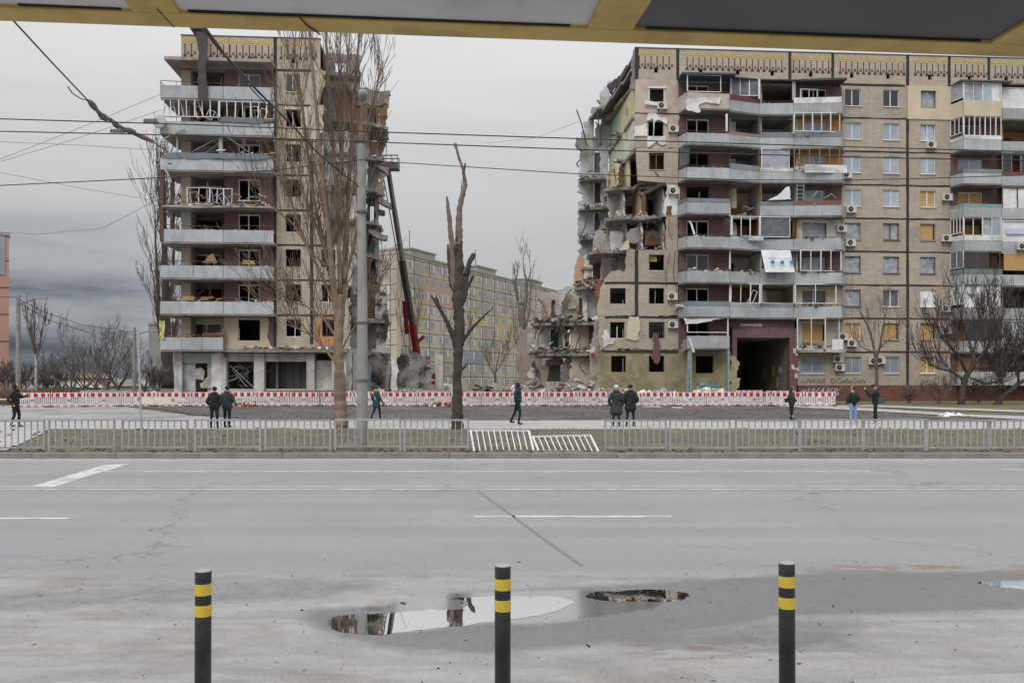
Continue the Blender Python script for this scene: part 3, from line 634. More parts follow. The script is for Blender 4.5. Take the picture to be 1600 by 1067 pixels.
def balcony(p, pts, k, back=1.4, h=.86, mat=None, panels=None, rail=True, skip=(), upper=None, slabt=.16, zs=0):
    """pts: (photo x, projection); parapet boards between them on a slab, iron rail on top"""
    z = J(k - 1) + zs; q = [(LS(x, -pr), -pr) for x, pr in pts]
    sl = MB().prism(jag(q + [(q[-1][0], back), (q[0][0], back)], .0), [], lambda a, b, t: (a, b, z - t + .02), slabt).build('balcony', SLAB, p)
    for i, (a, b) in enumerate(zip(q, q[1:])):
        if i in skip: continue
        A = Vector((a[0], a[1], 0)); B = Vector((b[0], b[1], 0)); dr = (B - A).normalized(); nr = Vector((dr.y, -dr.x, 0)) * .04
        n = 1; m = MB(); e = .02
        A2 = A + dr * e; B2 = B - dr * e
        vs = [A2 + nr, B2 + nr, B2 - nr*.2, A2 - nr*.2]
        lo, hi = z - .03, z + h
        m.add([(v.x, v.y, lo) for v in vs] + [(v.x, v.y, hi + (rnd.uniform(-.02, .02))) for v in vs], [(0,3,2,1),(4,5,6,7),(0,1,5,4),(1,2,6,5),(2,3,7,6),(3,0,4,7)])
        mt = (mat or PARAPET) if not panels else panels.get(i, mat or PARAPET)
        m.build('parapet_board', mt, sl)
        if upper and i in upper:
            m = MB(); vs = [v + nr * .5 for v in vs]; u0, u1 = hi - .02, hi + upper[i][0]
            m.add([(v.x, v.y, u0) for v in vs] + [(v.x, v.y, u1) for v in vs], [(0,3,2,1),(4,5,6,7),(0,1,5,4),(1,2,6,5),(2,3,7,6),(3,0,4,7)])
            m.build('upper_board', upper[i][1], sl)
        elif rail:
            m = MB(); zz = hi + .16
            m.bar((A.x, A.y, zz), (B.x, B.y, zz + rnd.uniform(-.03, .03)), .035)
            nn = max(1, int((B - A).length / .9))
            for j in range(nn + 1):
                t = A.lerp(B, j / nn); m.bar((t.x, t.y, hi - .3), (t.x, t.y, zz), .028)
            m.build('railing', IRON, sl)
    return sl
def glazing(p, x0, x1, k, d, z0, z1, n, mat=None, fill=None, broken=0, sd=0, name='balcony_glazing', tilt=0, fills=None):
    """row of balcony window frames between photo x0 and x1 at depth d, from z0 to z1 above the slab"""
    r = random.Random(sd + k * 10); z0 = z0 - .24 if z0 >= 1 else z0; a, b = LS(x0, d), LS(x1, d); zb = J(k-1) + z0; zt = J(k-1) + z1; m = MB(); mt = mat or WHITEP
    w = .055
    m.bar((a, d, zb), (b, d, zb), w); m.bar((a, d, zt), (b, d, zt + r.uniform(-.04, .04)), w)
    for i in range(n + 1):
        s = a + (b - a) * i / n
        m.bar((s, d, zb), (s + (r.uniform(-.06, .06) if broken else 0), d, zt), w * (1.4 if i % 2 == 0 else 1))
    for _ in range(broken):
        s = r.uniform(a + .2, b - .2); l = r.uniform(.7, 1.3); an = r.uniform(-.6, .6); y = d + r.uniform(.1, .5); zz = zb
        c0 = Vector((s, y, zz)); c1 = c0 + Vector((math.sin(an) * l, .1, math.cos(an) * l)); o = Vector((math.cos(an), 0, -math.sin(an))) * r.uniform(.35, .6)
        m.bar(c0, c1, .05); m.bar(c0 + o, c1 + o, .05); m.bar(c1, c1 + o, .05); m.bar(c0, c0 + o, .05)
    g = m.build(name, mt, p)
    if fill or fills:
        for i in range(n):
            f = fills[i % len(fills)] if fills else fill
            if f is None: continue
            s = a + (b - a) * i / n; e = a + (b - a) * (i + 1) / n
            if f in (SHEET, SHEETW, SHEETD): crumpled('plastic_sheet', f, g, s + .03, e - .03, zb, zt, d + .05, .03, 8, sd + i * 3.3 + k)
            else: MB().box(s + .04, e - .04, d - .004, d + .008, zb + .03, zt - .03).build('pane', f, g)
    return g
def debris(p, x0, x1, d0, d1, z, n, sd=0, mats=None, size=1.0, h=.35):
    """boards, frames and lumps lying on a balcony or slab: one loose heap"""
    r = random.Random(sd); m = MB(); mats = mats or [WOOD, SLAB, WHITEP, BROWN, SHEET, ROOM_W]
    a, b = LS(x0, d0), LS(x1, d0)
    for _ in range(n):
        s = r.uniform(a, b); y = r.uniform(d0, d1); ln = r.uniform(.25, 1.0) * size
        q = Matrix.Rotation(r.uniform(0, 6.28), 3, 'Z') @ Matrix.Rotation(r.uniform(-.6, .6), 3, 'X') @ Matrix.Rotation(r.uniform(-.5, .5), 3, 'Y')
        kind = r.random()
        sz = (ln, r.uniform(.05, .18), r.uniform(.02, .08)) if kind < .6 else (ln*.45, ln*.4, r.uniform(.05, .25)) if kind < .85 else (ln*.7, .5*ln, .03)
        m.obox((s, y, z + abs(r.gauss(0, h * .6)) * .8 + .05), sz, q, r.randrange(len(mats)), .08)
    return m.build('debris', mats, p, kind='stuff')
def panel_from_px(p, x0, y0, x1, y1, mat, d, name='wall', t=.15, holes=()):
    return poly_wall(p, name, [(x0, y1), (x1, y1), (x1, y0), (x0, y0)], d, mat, t, 0, 9, holes)
def rods(p, specs, mat=None, r=.03, name='rebar'):
    for pts in specs: m = MB(); m.tube([(*(lambda q: (q[0], dd, q[1]))(L(x, y, dd)),) for x, y, dd in pts], r, 5); m.build(name, mat or IRON, p)
# AC units: things fixed on the walls
def make_ac():
    r = thing('air_conditioner', '', 'air conditioner'); m = MB()
    m.box(-.40, .40, -.34, -.04, -.28, .28); m.box(-.41, .41, -.35, -.33, .24, .29); m.build('casing', ACW, r)
    g = MB(); g.tube([(-.1, -.365, 0), (-.1, -.345, 0)], .21, 20); g.build('fan_grille', BLACKM, r)
    f = MB(); f.tube([(-.1, -.375, 0), (-.1, -.36, 0)], .05, 10)
    for i in range(5):
        a = i * 1.257; f.bar((-.1 + .05*math.cos(a), -.37, .05*math.sin(a)), (-.1 + .19*math.cos(a+.3), -.37, .19*math.sin(a+.3)), .035, .006)
    f.build('fan_blades', GREYFR, r)
    b = MB(); b.bar((-.3, 0, -.3), (-.3, -.38, -.3), .03); b.bar((.3, 0, -.3), (.3, -.38, -.3), .03); b.bar((-.3, -.0, -.6), (-.3, -.36, -.31), .025); b.bar((.3, 0, -.6), (.3, -.36, -.31), .025); b.build('bracket', IRON_G, r)
    return r
AC0 = make_ac(); remember(AC0); AC_N = [0]
def ac(px, py, label, d=0):
    s, z = L(px, py, d - .3); loc = wpt(s, d, z)
    if AC_N[0] == 0: AC0.location = loc; AC0.rotation_euler = (0, 0, ROT); AC0['label'] = label; AC0['group'] = 'air conditioner units on the facade'; AC_N[0] = 1; return
    c = copy_tree(AC0, None, label, loc, (0, 0, ROT)); c['group'] = 'air conditioner units on the facade'

# ------------------------------------------------------------------ RIGHT HALF
RB = building('apartment_building', 22.0, 'right half of the torn nine storey tiled block, with a dark archway at street level')
sA0, sA1 = LS(993), LS(1060); sB1 = LS(1315); sC1 = LS(1485); sEnd = LS(1760)
ZT = 29.5
vsC = [LS(1418)]
def wz(k, dz0=-1.78, dz1=-.38): return J(k) + dz0, J(k) + dz1
# section C: plain panels with windows
styles = {8: ('glassdark', 'glassdark', 'sheet'), 7: ('glass', 'glass', 'leaning'), 6: ('glass', 'glass', 'glass'), 5: ('glass', 'glass', 'osbf'),
          4: ('film', 'filmb', 'osb'), 3: ('sheet', 'sheet', 'sheet'), 2: ('sheet', 'filmd', 'filmw'), 1: ('osbf', 'osb', 'osb'), 0: ('grate', 'grate', 'osbf')}
cols = [(1320, 1345), (1380, 1405), (1438, 1462)]
bounds = [LS(1315), LS(1418), sC1]
for k in range(9):
    zb_, zt_ = (J(k - 1) if k else 1.83), J(k)
    wz0, wz1 = wz(k)
    for j in range(2):
        hs = [(LS(a), LS(b), wz0, wz1) for a, b in (cols[:2] if j == 0 else cols[2:])]
        mt = TILE if k % 2 else TILE2
        if k == 8 and j == 1: mt = CREAM
        wall_panel(RB, bounds[j], bounds[j+1], zb_, zt_, mt, hs, d=-.08 if mt is CREAM else 0, t=.36 if mt is CREAM else .28)
    for j, (a, b) in enumerate(cols):
        window(RB, LS(a), LS(b), wz0, wz1, styles[k][j])
    if k < 8:
        seam_h(RB, LS(1315), LS(1418) - .1, zt_); 
        if k < 7: seam_h(RB, LS(1418) + .1, sC1, zt_)
seam_h(RB, LS(1315), LS(1414), J(8), .2)
seam_v(RB, LS(1418), 1.83, J(7), .24)
# frieze over the whole right half
frieze(RB, sA0, sEnd, J(8), ZT, [LS(x) for x in (1025, 1095, 1153, 1207, 1267, 1331, 1388, 1453, 1515, 1572)], [LS(x) for x in (1059, 1234, 1301, 1418, 1483, 1545)])
seam_v(RB, sA0 + .1, J(8), ZT, .3, -.03)
# plinth
for x0, x1 in ((1246, 1305), (1305, 1421), (1421, 1760)):
    MB().box(LS(x0) + .02, LS(x1) - .02, -.12, .2, .0, 1.825).build('plinth_panel', REDTILE, RB)
# section A
zk = lambda k: (J(k-1) if k else .3, J(k))
a0, a1 = LS(1014), LS(1038); b0, b1 = LS(953), LS(977)
wall_panel(RB, sA0, sA1, J(7), J(8), PINKC, [(a0, a1, J(8)-2.0, J(8)-.75)])
fr8 = MB(); z0_, z1_ = J(8)-2.0, J(8)-.75
fr8.box(a0-.02, a0+.05, -.03, .1, z0_, z1_); fr8.box(a1-.05, a1+.02, -.03, .1, z0_, z1_); fr8.box(a0-.05, a1+.12, -.12, .1, z1_, z1_+.14); fr8.bar((a0-.4, -.25, z0_+.02), (a1+.1, -.05, z0_-.1), .08, .3)
fr8.build('window', WHITEP, RB); panel_from_px(RB, 1008, 128, 1045, 170, YELROOM, 2.5)
poly_wall(RB, 'wall_panel', [(990, 232), (1060, 232), (1060, 179), (992, 179)], 0, PINKC, .28, .1, .6, [(1013, 190, 1037, 213)], 3)
poly_wall(RB, 'exposed_tile_patch', [(991, 199), (1010, 196), (1012, 182), (992, 181)], -.04, TILE, .03, .08, .3)
poly_wall(RB, 'exposed_tile_patch', [(992, 231), (1011, 230), (1012, 214), (992, 214)], -.04, TILE2, .03, .08, .3)
poly_wall(RB, 'torn_insulation', [(991, 213), (1011, 213), (1011, 193), (1003, 196), (991, 198)], -.1, PLASTER, .08, .08, .3)
poly_wall(RB, 'torn_insulation', [(1011, 231), (1020, 226), (1026, 221), (1033, 227), (1041, 224), (1040, 213), (1012, 213)], -.12, PLASTER, .08, .06, .3)
poly_wall(RB, 'torn_insulation', [(1011, 189), (1022, 186), (1024, 192), (1028, 187), (1043, 195), (1044, 186), (1030, 184), (1025, 177), (1012, 178)], -.14, PLASTER, .1, .08, .3)
rods(RB, [[(1021, 186, -.1), (1022, 199, -.2), (1021, 213, .1)]], WHITEP, .05, 'bent_window_frame')
# tilted panel of the seventh storey
poly_wall(RB, 'tilted_wall_panel', [(997, 282), (1059, 287), (1060, 232), (994, 233)], -.12, TILE, .3, .02, 9, [(1014, 239, 1038, 265)], 4)
window(RB, a0 + .02, LS(1038) + .02, J(6) - 1.9, J(6) - .55, 'doorb', -.05)
seam_h(RB, LS(992), sA1, J(7), .1)
MB().box(LS(1003), LS(1042), 1.6, 1.75, J(5) + .1, J(6) - .2).build('wardrobe', BROWN, RB)
poly_wall(RB, 'wall_panel', [(1039, 338), (1060, 338), (1060, 286), (1040, 283)], 0, PLASTER, .28, .12, .4, sd=5)
poly_wall(RB, 'exposed_tile_patch', [(1041, 337), (1050, 336), (1049, 321), (1042, 322)], -.04, BROWN, .03, .1, .3)
poly_wall(RB, 'wall_panel', [(1041, 392), (1060, 392), (1060, 336), (1042, 338)], 0, TILE2, .28, .1, .5, sd=6)
poly_wall(RB, 'wall_panel', [(944, 441), (1060, 441), (1060, 392), (980, 391), (977, 423), (955, 424), (950, 430)], 0, TILE2, .28, .12, .5, [(1014, 398, 1038, 423)], 7, keep=(0, 1))
poly_wall(RB, 'wall_panel', [(934, 494), (1060, 493), (1060, 442), (944, 442), (938, 452)], 0, TILE, .28, .08, .5, [(953, 450, 978, 475), (1014, 450, 1038, 475)], 8, keep=(1,))
poly_wall(RB, 'wall_panel', [(938, 546), (1060, 546), (1060, 494), (935, 495)], 0, TILE2, .28, .1, .5, [(953, 503, 976, 529), (1014, 503, 1038, 529)], 9, keep=(1,))
poly_wall(RB, 'torn_insulation', [(978, 529), (998, 530), (998, 494), (984, 494), (982, 500)], -.1, CREAM, .1, .1, .4, sd=2)
poly_wall(RB, 'torn_insulation', [(943, 543), (950, 538), (958, 538), (961, 530), (953, 528), (951, 515), (943, 517)], -.08, PLASTER, .08, .12, .4, sd=3)
poly_wall(RB, 'wall_panel', [(926, 612), (1142, 612), (1142, 549), (1062, 547), (938, 548), (940, 570)], .02, OLIVE, .3, .1, .6, [(955, 556, 978, 581), (1014, 556, 1038, 581), (1087, 556, 1115, 583)], 10, keep=(0, 1))
for k in (3, 2): seam_h(RB, LS(945), sA1 - .02, J(k-1), .2, -.012)
seam_h(RB, LS(940), sA1, J(0), .2, -.03)
seam_v(RB, LS(994.5), J(1)-.2, L(994, 391)[1], .3, -.015)
seam_v(RB, sA1 - .02, J(1), J(5), .08, -.01)
for k in (3, 2, 1): window(RB, LS(1014), LS(1038), L(0 + 1026, {3: 423, 2: 475, 1: 529}[k])[1], L(1026, {3: 398, 2: 450, 1: 503}[k])[1], 'void')
for k in (2, 1): window(RB, LS(953), LS(976), L(965, {2: 475, 1: 529}[k])[1], L(965, {2: 450, 1: 503}[k])[1], 'void')
g = MB()
for i in range(9): x = LS(1014 + i * 3); g.bar((x, -.02, L(1026, 529)[1]), (x, -.02, L(1026, 503)[1]), .022)
for y in (507, 520): g.bar((LS(1014), -.03, L(1026, y)[1]), (LS(1038), -.03, L(1026, y)[1]), .02)
g.build('window_grate', IRON_G, RB)
poly_wall(RB, 'hanging_carpet', [(1022, 567), (1028, 569), (1032, 560), (1029, 522), (1022, 520), (1020, 530), (1024, 535), (1018, 556)], -.25, M('dull_red_carpet', (.16, .07, .07), sc=3), .05, .08, .4)
crumpled('yellow_curtain', M('faded_yellow_curtain', (.4, .36, .1), sc=3), RB, LS(1016), LS(1028), L(0+1020, 408)[1], L(1020, 399)[1], .3, .08, 8, 2)
# interior floors and walls
for k in range(9):
    x0 = {8: 993, 7: 993, 6: 993, 5: 1036, 4: 1042, 3: 990, 2: 945, 1: 945, 0: 945}[k]
    MB().box(LS(x0) + .1, LS(1143) if k < 2 else sEnd, 0.3, 11.9, J(k) - .2, J(k)).build('floor_slab', SLAB, RB)
    if k < 2: MB().box(LS(1243), sEnd, .3, 11.9, J(k) - .2, J(k)).build('floor_slab', SLAB, RB)
MB().box(sA0 + .02, sEnd, .3, 12.2, ZT - .5, ZT - .25).build('roof_slab', TAR, RB)
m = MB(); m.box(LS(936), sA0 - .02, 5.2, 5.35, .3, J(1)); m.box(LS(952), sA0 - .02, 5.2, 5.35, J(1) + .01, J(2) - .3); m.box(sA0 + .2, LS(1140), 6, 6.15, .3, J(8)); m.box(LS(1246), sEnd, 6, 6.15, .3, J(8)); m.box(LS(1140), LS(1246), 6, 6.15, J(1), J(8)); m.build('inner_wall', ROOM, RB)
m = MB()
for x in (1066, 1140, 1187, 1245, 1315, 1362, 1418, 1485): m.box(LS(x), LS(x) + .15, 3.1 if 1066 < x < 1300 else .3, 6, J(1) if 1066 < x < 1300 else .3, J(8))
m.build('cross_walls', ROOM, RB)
MB().box(sA0 + 2.4, sEnd, 12, 12.3, .3, ZT).build('rear_wall', SLAB, RB)
MB().box(sEnd, sEnd + .3, -.01, 12.3, 0, ZT).build('end_wall', TILE, RB)
# torn end: cross wall in coloured rooms
sx = sA0 + .02
def dz(pts): return [PYZ(x, y, sx) for x, y in pts]
side_wall(RB, 'cross_wall', sx, [(.3, J(7)), (6.2, J(7)), (6.2, J(8) - .3), (.3, J(8) - .3)], YELROOM, sd=1)
side_wall(RB, 'cross_wall', sx, [(6.25, J(7)), (11.9, J(7)), (11.9, J(8) - .3), (6.25, J(8) - .3)], GRNROOM, sd=2)
side_wall(RB, 'cross_wall', sx, [(.3, J(6) + .1), (11.9, J(6) + .1), (11.9, J(7) - .2), (.3, J(7) - .2)], M('half_stripped_white_wall', (.66, .66, .62), (.45, .47, .33), sc=.5, dirt=(.4,.42,.25), dirt_amt=.6), sd=3)
side_wall(RB, 'cross_wall', sx + .02, [(3, J(5)), (11.9, J(5)), (11.9, J(6) - .2), (3, J(6) - .2)], YELROOM, sd=4)
for k, a in ((8, .25), (7, .2), (6, .2)):
    slab(RB, 'broken_floor_slab', [(sx - .05, .1), (sx + .3, .1), (sx + .3, 12.2), (sx - (.5 if k == 8 else .15), 12.2), (sx - (.3 if k == 8 else .1), 6)], J(k), SLAB, .26, .1, k)
poly_wall(RB, 'room_tiles', [(977, 181), (989, 181), (989, 169), (977, 169)], 3, M('patterned_kitchen_tiles', (.36, .38, .30), (.2, .22, .18), sc=9), .05, 0)
# torn roof slabs at the top left
m = MB()
for i, (d0, d1, s_, dz_) in enumerate(((.2, 3.0, .5, 0), (3.1, 6, .8, -.1), (6.1, 9, 1.2, -.35), (9.1, 12.2, 2.0, -.3))):
    m.add([(sx + .4, d0, J(8)+.9), (sx + .4, d1, J(8)+.9), (sx - s_, d1, J(8) + dz_ + .5), (sx - s_*.8, d0, J(8) + dz_ + .7),
           (sx + .4, d0, J(8)+1.15), (sx + .4, d1, J(8)+1.15), (sx - s_, d1, J(8) + dz_ + .72), (sx - s_*.8, d0, J(8) + dz_ + .92)],
          [(0,3,2,1),(4,5,6,7),(0,1,5,4),(1,2,6,5),(2,3,7,6),(3,0,4,7)])
m.build('broken_roof_slab', SLAB, RB)
poly_wall(RB, 'broken_roof_slab', [(949, 133), (960, 124), (970, 118), (975, 108), (985, 97), (990, 92), (991, 108), (975, 128), (962, 136), (957, 148), (953, 140)], 8, TAR, .35, .15, .5)
poly_wall(RB, 'gable_parapet', [(986, 140), (993, 140), (993, 79), (990, 78), (988, 95)], .15, SLAB, .3, .1, .5)
# rear facade seen from inside, left of the end wall
rear = [(906, 400), (950, 400), (950, 150), (944, 146), (938, 152), (930, 168), (926, 167), (924, 190), (912, 190), (908, 215), (906, 240)]
poly_wall(RB, 'rear_wall_remnant', rear, 12, CONC_B, .3, .25, .8, [(928, 235, 942, 270), (928, 284, 942, 317), (928, 330, 942, 361), (928, 186, 940, 214)], 11)
poly_wall(RB, 'rear_wall_remnant', [(938, 430), (952, 430), (952, 148), (960, 128), (950, 128), (944, 136), (938, 150)], 11.4, CONC_B, .2, .15, .6, (), 12)
poly_wall(RB, 'rear_wall_remnant', [(898, 452), (916, 452), (914, 402), (903, 400), (899, 415)], 11.5, PEACH, .25, .15, .6, (), 13)
poly_wall(RB, 'rear_wall_remnant', [(915, 447), (925, 440), (926, 398), (915, 398)], 11, PLASTER, .25, .15, .6, (), 14)
poly_wall(RB, 'loose_wall_slab', [(930, 190), (936, 196), (940, 225), (934, 222)], 11, SLAB, .2, .1, .5)
poly_wall(RB, 'loose_wall_slab', [(903, 232), (909, 236), (914, 228), (909, 214), (901, 219), (899, 226)], 11, SLAB, .4, .2, .5)
for k, (y0, y1) in enumerate(((236, 270), (284, 317), (331, 361))):
    s0, z0 = L(929, y1, 12.05); s1, z1 = L(941, y0, 12.05)
    f = MB(); f.bar((s0, 12.05, z0), (s0, 12.05, z1), .07); f.bar((s1, 12.05, z0), (s1, 12.05, z1), .07); f.bar((s0, 12.05, z1), (s1, 12.05, z1), .07)
    o = f.build('balcony_door', GRNDARK if k == 1 else BROWN, RB); MB().box(s0 + .05, s1 - .05, 12.3, 12.34, z0, z1 - .1).build('door_leaf', [SHEETD, BROWN, SHEETD][k], o)
for k in (7, 6, 5, 4): slab(RB, 'broken_floor_slab', [(LS(908, 11), 11), (LS(952, 11), 9.8), (LS(952, 11), 12.1), (LS(908, 11), 12.1)], J(k - 1), SLAB, .2, .15, k)
rods(RB, [[(901, 172, 10), (909, 195, 10), (917, 228, 10.5)], [(933, 175, 9), (936, 195, 9), (939, 227, 9)], [(903, 282, 11), (912, 278, 11)], [(914, 318, 11), (918, 335, 10.5), (914, 355, 10.5), (905, 373, 10)], [(906, 250, 11), (901, 256, 10), (904, 262, 10)]], TAR, .06)
# gutted rooms between storeys six and four
poly_wall(RB, 'room_wall', [(950, 306), (1042, 306), (1042, 262), (953, 265)], 5.2, M('ochre_wallpaper', (.42, .32, .17), (.3, .22, .12), sc=.9, dirt=(.15,.12,.08), dirt_amt=.5), .15, .1, .6, [(979, 278, 983, 304)], 15)
MB().box(LS(983, 4.8), LS(998, 4.8), 4.8, 4.9, J(5) - .05, J(5) + 1.9).build('door', BROWN, RB)
poly_wall(RB, 'room_wall', [(950, 352), (1040, 352), (1042, 300), (950, 305)], 4.6, CONC_L, .15, .12, .6, [(979, 322, 990, 345), (1012, 312, 1022, 346)], 16)
MB().box(LS(1012, 5.2), LS(1024, 5.2), 5.2, 5.3, J(4), J(4) + 1.9).build('door', M('dark_blue_door', (.02, .04, .12)), RB)
poly_wall(RB, 'broken_partition', [(999, 348), (1010, 348), (1009, 305), (1002, 301), (998, 312)], 2.2, PEACH, .15, .12, .4, (), 3)
poly_wall(RB, 'broken_partition', [(963, 348), (978, 347), (977, 325), (962, 330)], 2.6, CONC_L, .12, .2, .4, (), 4)
poly_wall(RB, 'room_wall', [(945, 396), (1040, 394), (1040, 352), (948, 353)], 4.4, CONC_L, .15, .1, .6, (), 17)
poly_wall(RB, 'broken_partition', [(953, 394), (974, 394), (972, 362), (953, 362)], 2.0, PLASTER, .12, .1, .4, (), 5)
poly_wall(RB, 'broken_partition', [(1008, 384), (1034, 384), (1034, 361), (1008, 361)], 2.0, M('bare_brick_and_plaster', (.40, .33, .28), (.3, .2, .15), sc=3), .12, .06, .4, (), 6)
poly_wall(RB, 'leaning_slab', [(978, 367), (985, 358), (998, 354), (998, 378), (992, 381), (982, 379)], .6, SLAB, .3, .06, .4, (), 7)
poly_wall(RB, 'leaning_slab', [(968, 392), (983, 389), (983, 374), (976, 379)], .4, CREAM, .1, .06, .4, (), 8)
poly_wall(RB, 'room_wall', [(925, 440), (952, 440), (952, 400), (926, 400)], 9.5, PLASTER, .15, .1, .6, (), 18)
poly_wall(RB, 'tiled_bathroom_wall', [(941, 438), (965, 424), (963, 400), (940, 402)], 3.5, PLASTER, .12, .06, .4, (), 19)
poly_wall(RB, 'broken_partition', [(965, 424), (980, 424), (979, 400), (964, 400)], 2.5, CONC_L, .12, .15, .4, (), 20)
poly_wall(RB, 'door_remnant', [(926, 438), (938, 436), (938, 410), (927, 411)], 7, BROWN, .1, .05, .4, (), 21)
poly_wall(RB, 'rear_wall_remnant', [(928, 397), (952, 397), (951, 360), (940, 353), (932, 360), (927, 378)], 8, CONC_L, .25, .12, .5, (), 22)
for i, (x0, x1, z, d0, sdv) in enumerate(((950, 1042, J(5), 1.6, 1), (948, 1040, J(4), .4, 2), (925, 1044, J(3), .3, 3), (905, 952, J(2) + .05, 2.5, 4))):
    slab(RB, 'broken_floor_slab', [(LS(x0, d0), d0 + 1.2), (LS(x0 + 20, d0), d0 + .5), (LS(x1 - 30, d0), d0 + .2), (LS(x1, 0) - .3, d0), (LS(x1, 0) - .3, 9), (LS(x0, 9), 9)], z, SLAB, .22, .3, sdv + 3)
    debris(RB, x0 + 8, x1 - 10, d0 + .4, d0 + 2.5, z, 90, 50 + i, [SLAB, RUBBLE, WOOD, PLASTER, SLAB, CONC_L], .7, .25)
poly_wall(RB, 'hanging_slab', [(1000, 302), (1036, 286), (1039, 290), (1004, 306)], .8, SLAB, .8, .1, .5, (), 2)
rods(RB, [[(960, 262, 2), (961, 275, 2), (963, 286, 2)], [(967, 261, 2), (968, 279, 1.6), (966, 290, 1.5)], [(958, 315, 1), (962, 328, .6), (957, 342, .6)], [(1022, 268, -.1), (1030, 276, -.2)], [(1020, 358, .5), (1026, 372, .2), (1022, 390, .1)]], IRON, .035)
rods(RB, [[(1047, 395, -.2), (1040, 425, -.3), (1042, 450, -.2)], [(1055, 392, -.2), (1052, 430, -.3), (1058, 455, -.3), (1049, 480, -.3)], [(1046, 340, -.2), (1045, 360, -.3), (1050, 375, -.2)]], SEAM, .025, 'loose_cable')
# cross walls standing between the gutted rooms
for x, d0, d1, k, mt, sdv in ((1001, 1.3, 4.5, 5, PEACH, 1), (975, 2.0, 5, 5, CONC_L, 2), (1003, .9, 4.3, 4, PLASTER, 3), (979, 1.6, 4.3, 4, CONC_L, 4), (1037, .5, 4.3, 5, PLASTER, 5), (1037, .5, 4.3, 4, CONC_L, 6), (955, 3, 9, 3, PLASTER, 7), (966, 3.5, 9, 6, YELROOM, 8)):
    sq = LS(x, d0); z0_ = J(k - 1) + .02; z1_ = J(k) - .25
    side_wall(RB, 'cross_wall', sq, [(d0 + .1, z0_), (d1, z0_), (d1, z1_), (d0 + .8, z1_), (d0 + .2, z1_ - .9), (d0 + .5, z0_ + .8)], mt, sd=sdv, amp=.12, step=.3)
for x, d0, d1, z0_, z1_, mt, sdv in ((880, 5.5, 9, 4.9, 7.2, PLASTER_BURNT, 9), (902, 5, 9, 4.9, 7.4, CONC_L, 10), (915, 4, 9, 7.4, 10.4, PLASTER, 11), (896, 5, 9, .5, 4.6, CONC_L, 12)):
    side_wall(RB, 'cross_wall', LS(x, d0), [(d0, z0_), (d1, z0_), (d1, z1_), (d0 + .9, z1_), (d0 + .3, z1_ - 1)], mt, sd=sdv, amp=.15, step=.3)
# --- lower ruin spilling left
poly_wall(RB, 'cross_wall_remnant', [(913, 499), (936, 493), (943, 447), (936, 438), (909, 452)], 4.5, PLASTER, .25, .12, .5, (), 31)
poly_wall(RB, 'red_cloth', [(934, 484), (941, 482), (942, 455), (939, 437), (932, 445), (930, 462), (935, 470)], 1.2, M('red_fabric', (.33, .08, .03), (.25, .12, .06), sc=3), .08, .15, .4, (), 3)
poly_wall(RB, 'door_remnant', [(903, 500), (910, 499), (909, 464), (904, 466)], 6, BROWN, .1, .03, .4)
poly_wall(RB, 'room_wall', [(875, 503), (915, 502), (914, 452), (896, 448), (880, 452)], 9, CONC_L, .2, .2, .5, (), 32)
poly_wall(RB, 'room_wall', [(888, 483), (901, 482), (898, 465), (892, 463), (887, 474)], 8.7, CREAM, .1, .1, .4)
poly_wall(RB, 'broken_wall_frame', [(847, 502), (876, 502), (880, 470), (888, 458), (894, 462), (890, 447), (878, 452), (842, 456), (841, 466), (849, 475)], 8, CONC_L, .35, .15, .5, [(859, 468, 873, 500)], 33)
poly_wall(RB, 'door_remnant', [(861, 501), (874, 501), (866, 485), (868, 470), (862, 469)], 8.4, BROWN, .1, .06, .4)
poly_wall(RB, 'charred_edge', [(841, 466), (850, 472), (855, 500), (846, 500), (850, 480)], 7.5, WOOD, .3, .15, .4)
poly_wall(RB, 'broken_wall', [(840, 549), (888, 549), (889, 505), (870, 508), (843, 511)], 7, PLASTER_BURNT, .3, .12, .5, [(859, 515, 873, 546)], 34)
MB().box(LS(860, 7.5), LS(874, 7.5), 7.5, 7.6, L(0+866, 546, 7.5)[1], L(866, 515, 7.5)[1]).build('door', GRNDARK, RB)
poly_wall(RB, 'broken_wall', [(888, 552), (940, 556), (938, 500), (920, 500), (895, 508)], 5.5, CREAM, .3, .12, .5, (), 35)
poly_wall(RB, 'broken_wall', [(922, 590), (940, 580), (938, 500), (931, 500), (925, 530)], 2.5, M('stained_pale_plaster', (.5, .45, .38), (.36, .33, .3), sc=.9, dirt=(.25,.18,.14), dirt_amt=.6), .3, .15, .5, (), 36)
poly_wall(RB, 'broken_wall', [(838, 600), (855, 598), (856, 568), (840, 572)], 6.5, CREAM, .3, .12, .5, (), 37)
poly_wall(RB, 'broken_wall', [(890, 604), (938, 606), (928, 560), (892, 556)], 4.5, CREAM, .3, .2, .5, (), 38)
poly_wall(RB, 'dark_doorway', [(852, 596), (876, 596), (876, 570), (852, 570)], 7.2, SLAB, .1, .02, 2)
poly_wall(RB, 'lintel', [(853, 571), (882, 570), (880, 561), (868, 558), (854, 562)], 6, M('pinkish_lintel', (.3, .22, .2), sc=3), .5, .06, .4)
poly_wall(RB, 'leaning_slab', [(876, 596), (888, 597), (893, 563), (888, 558), (880, 570)], 5, SLAB, .3, .12, .4, (), 4)
poly_wall(RB, 'leaning_slab', [(880, 535), (893, 510), (898, 506), (889, 535)], 5.8, WOOD, .3, .1, .4, (), 5)
poly_wall(RB, 'leaning_slab', [(875, 512), (885, 530), (889, 527), (881, 505)], 6.2, CONC_L, .3, .12, .4, (), 6)
poly_wall(RB, 'leaning_slab', [(826, 590), (838, 598), (840, 560), (832, 566)], 6.0, PLASTER_BURNT, .4, .2, .4, (), 7)
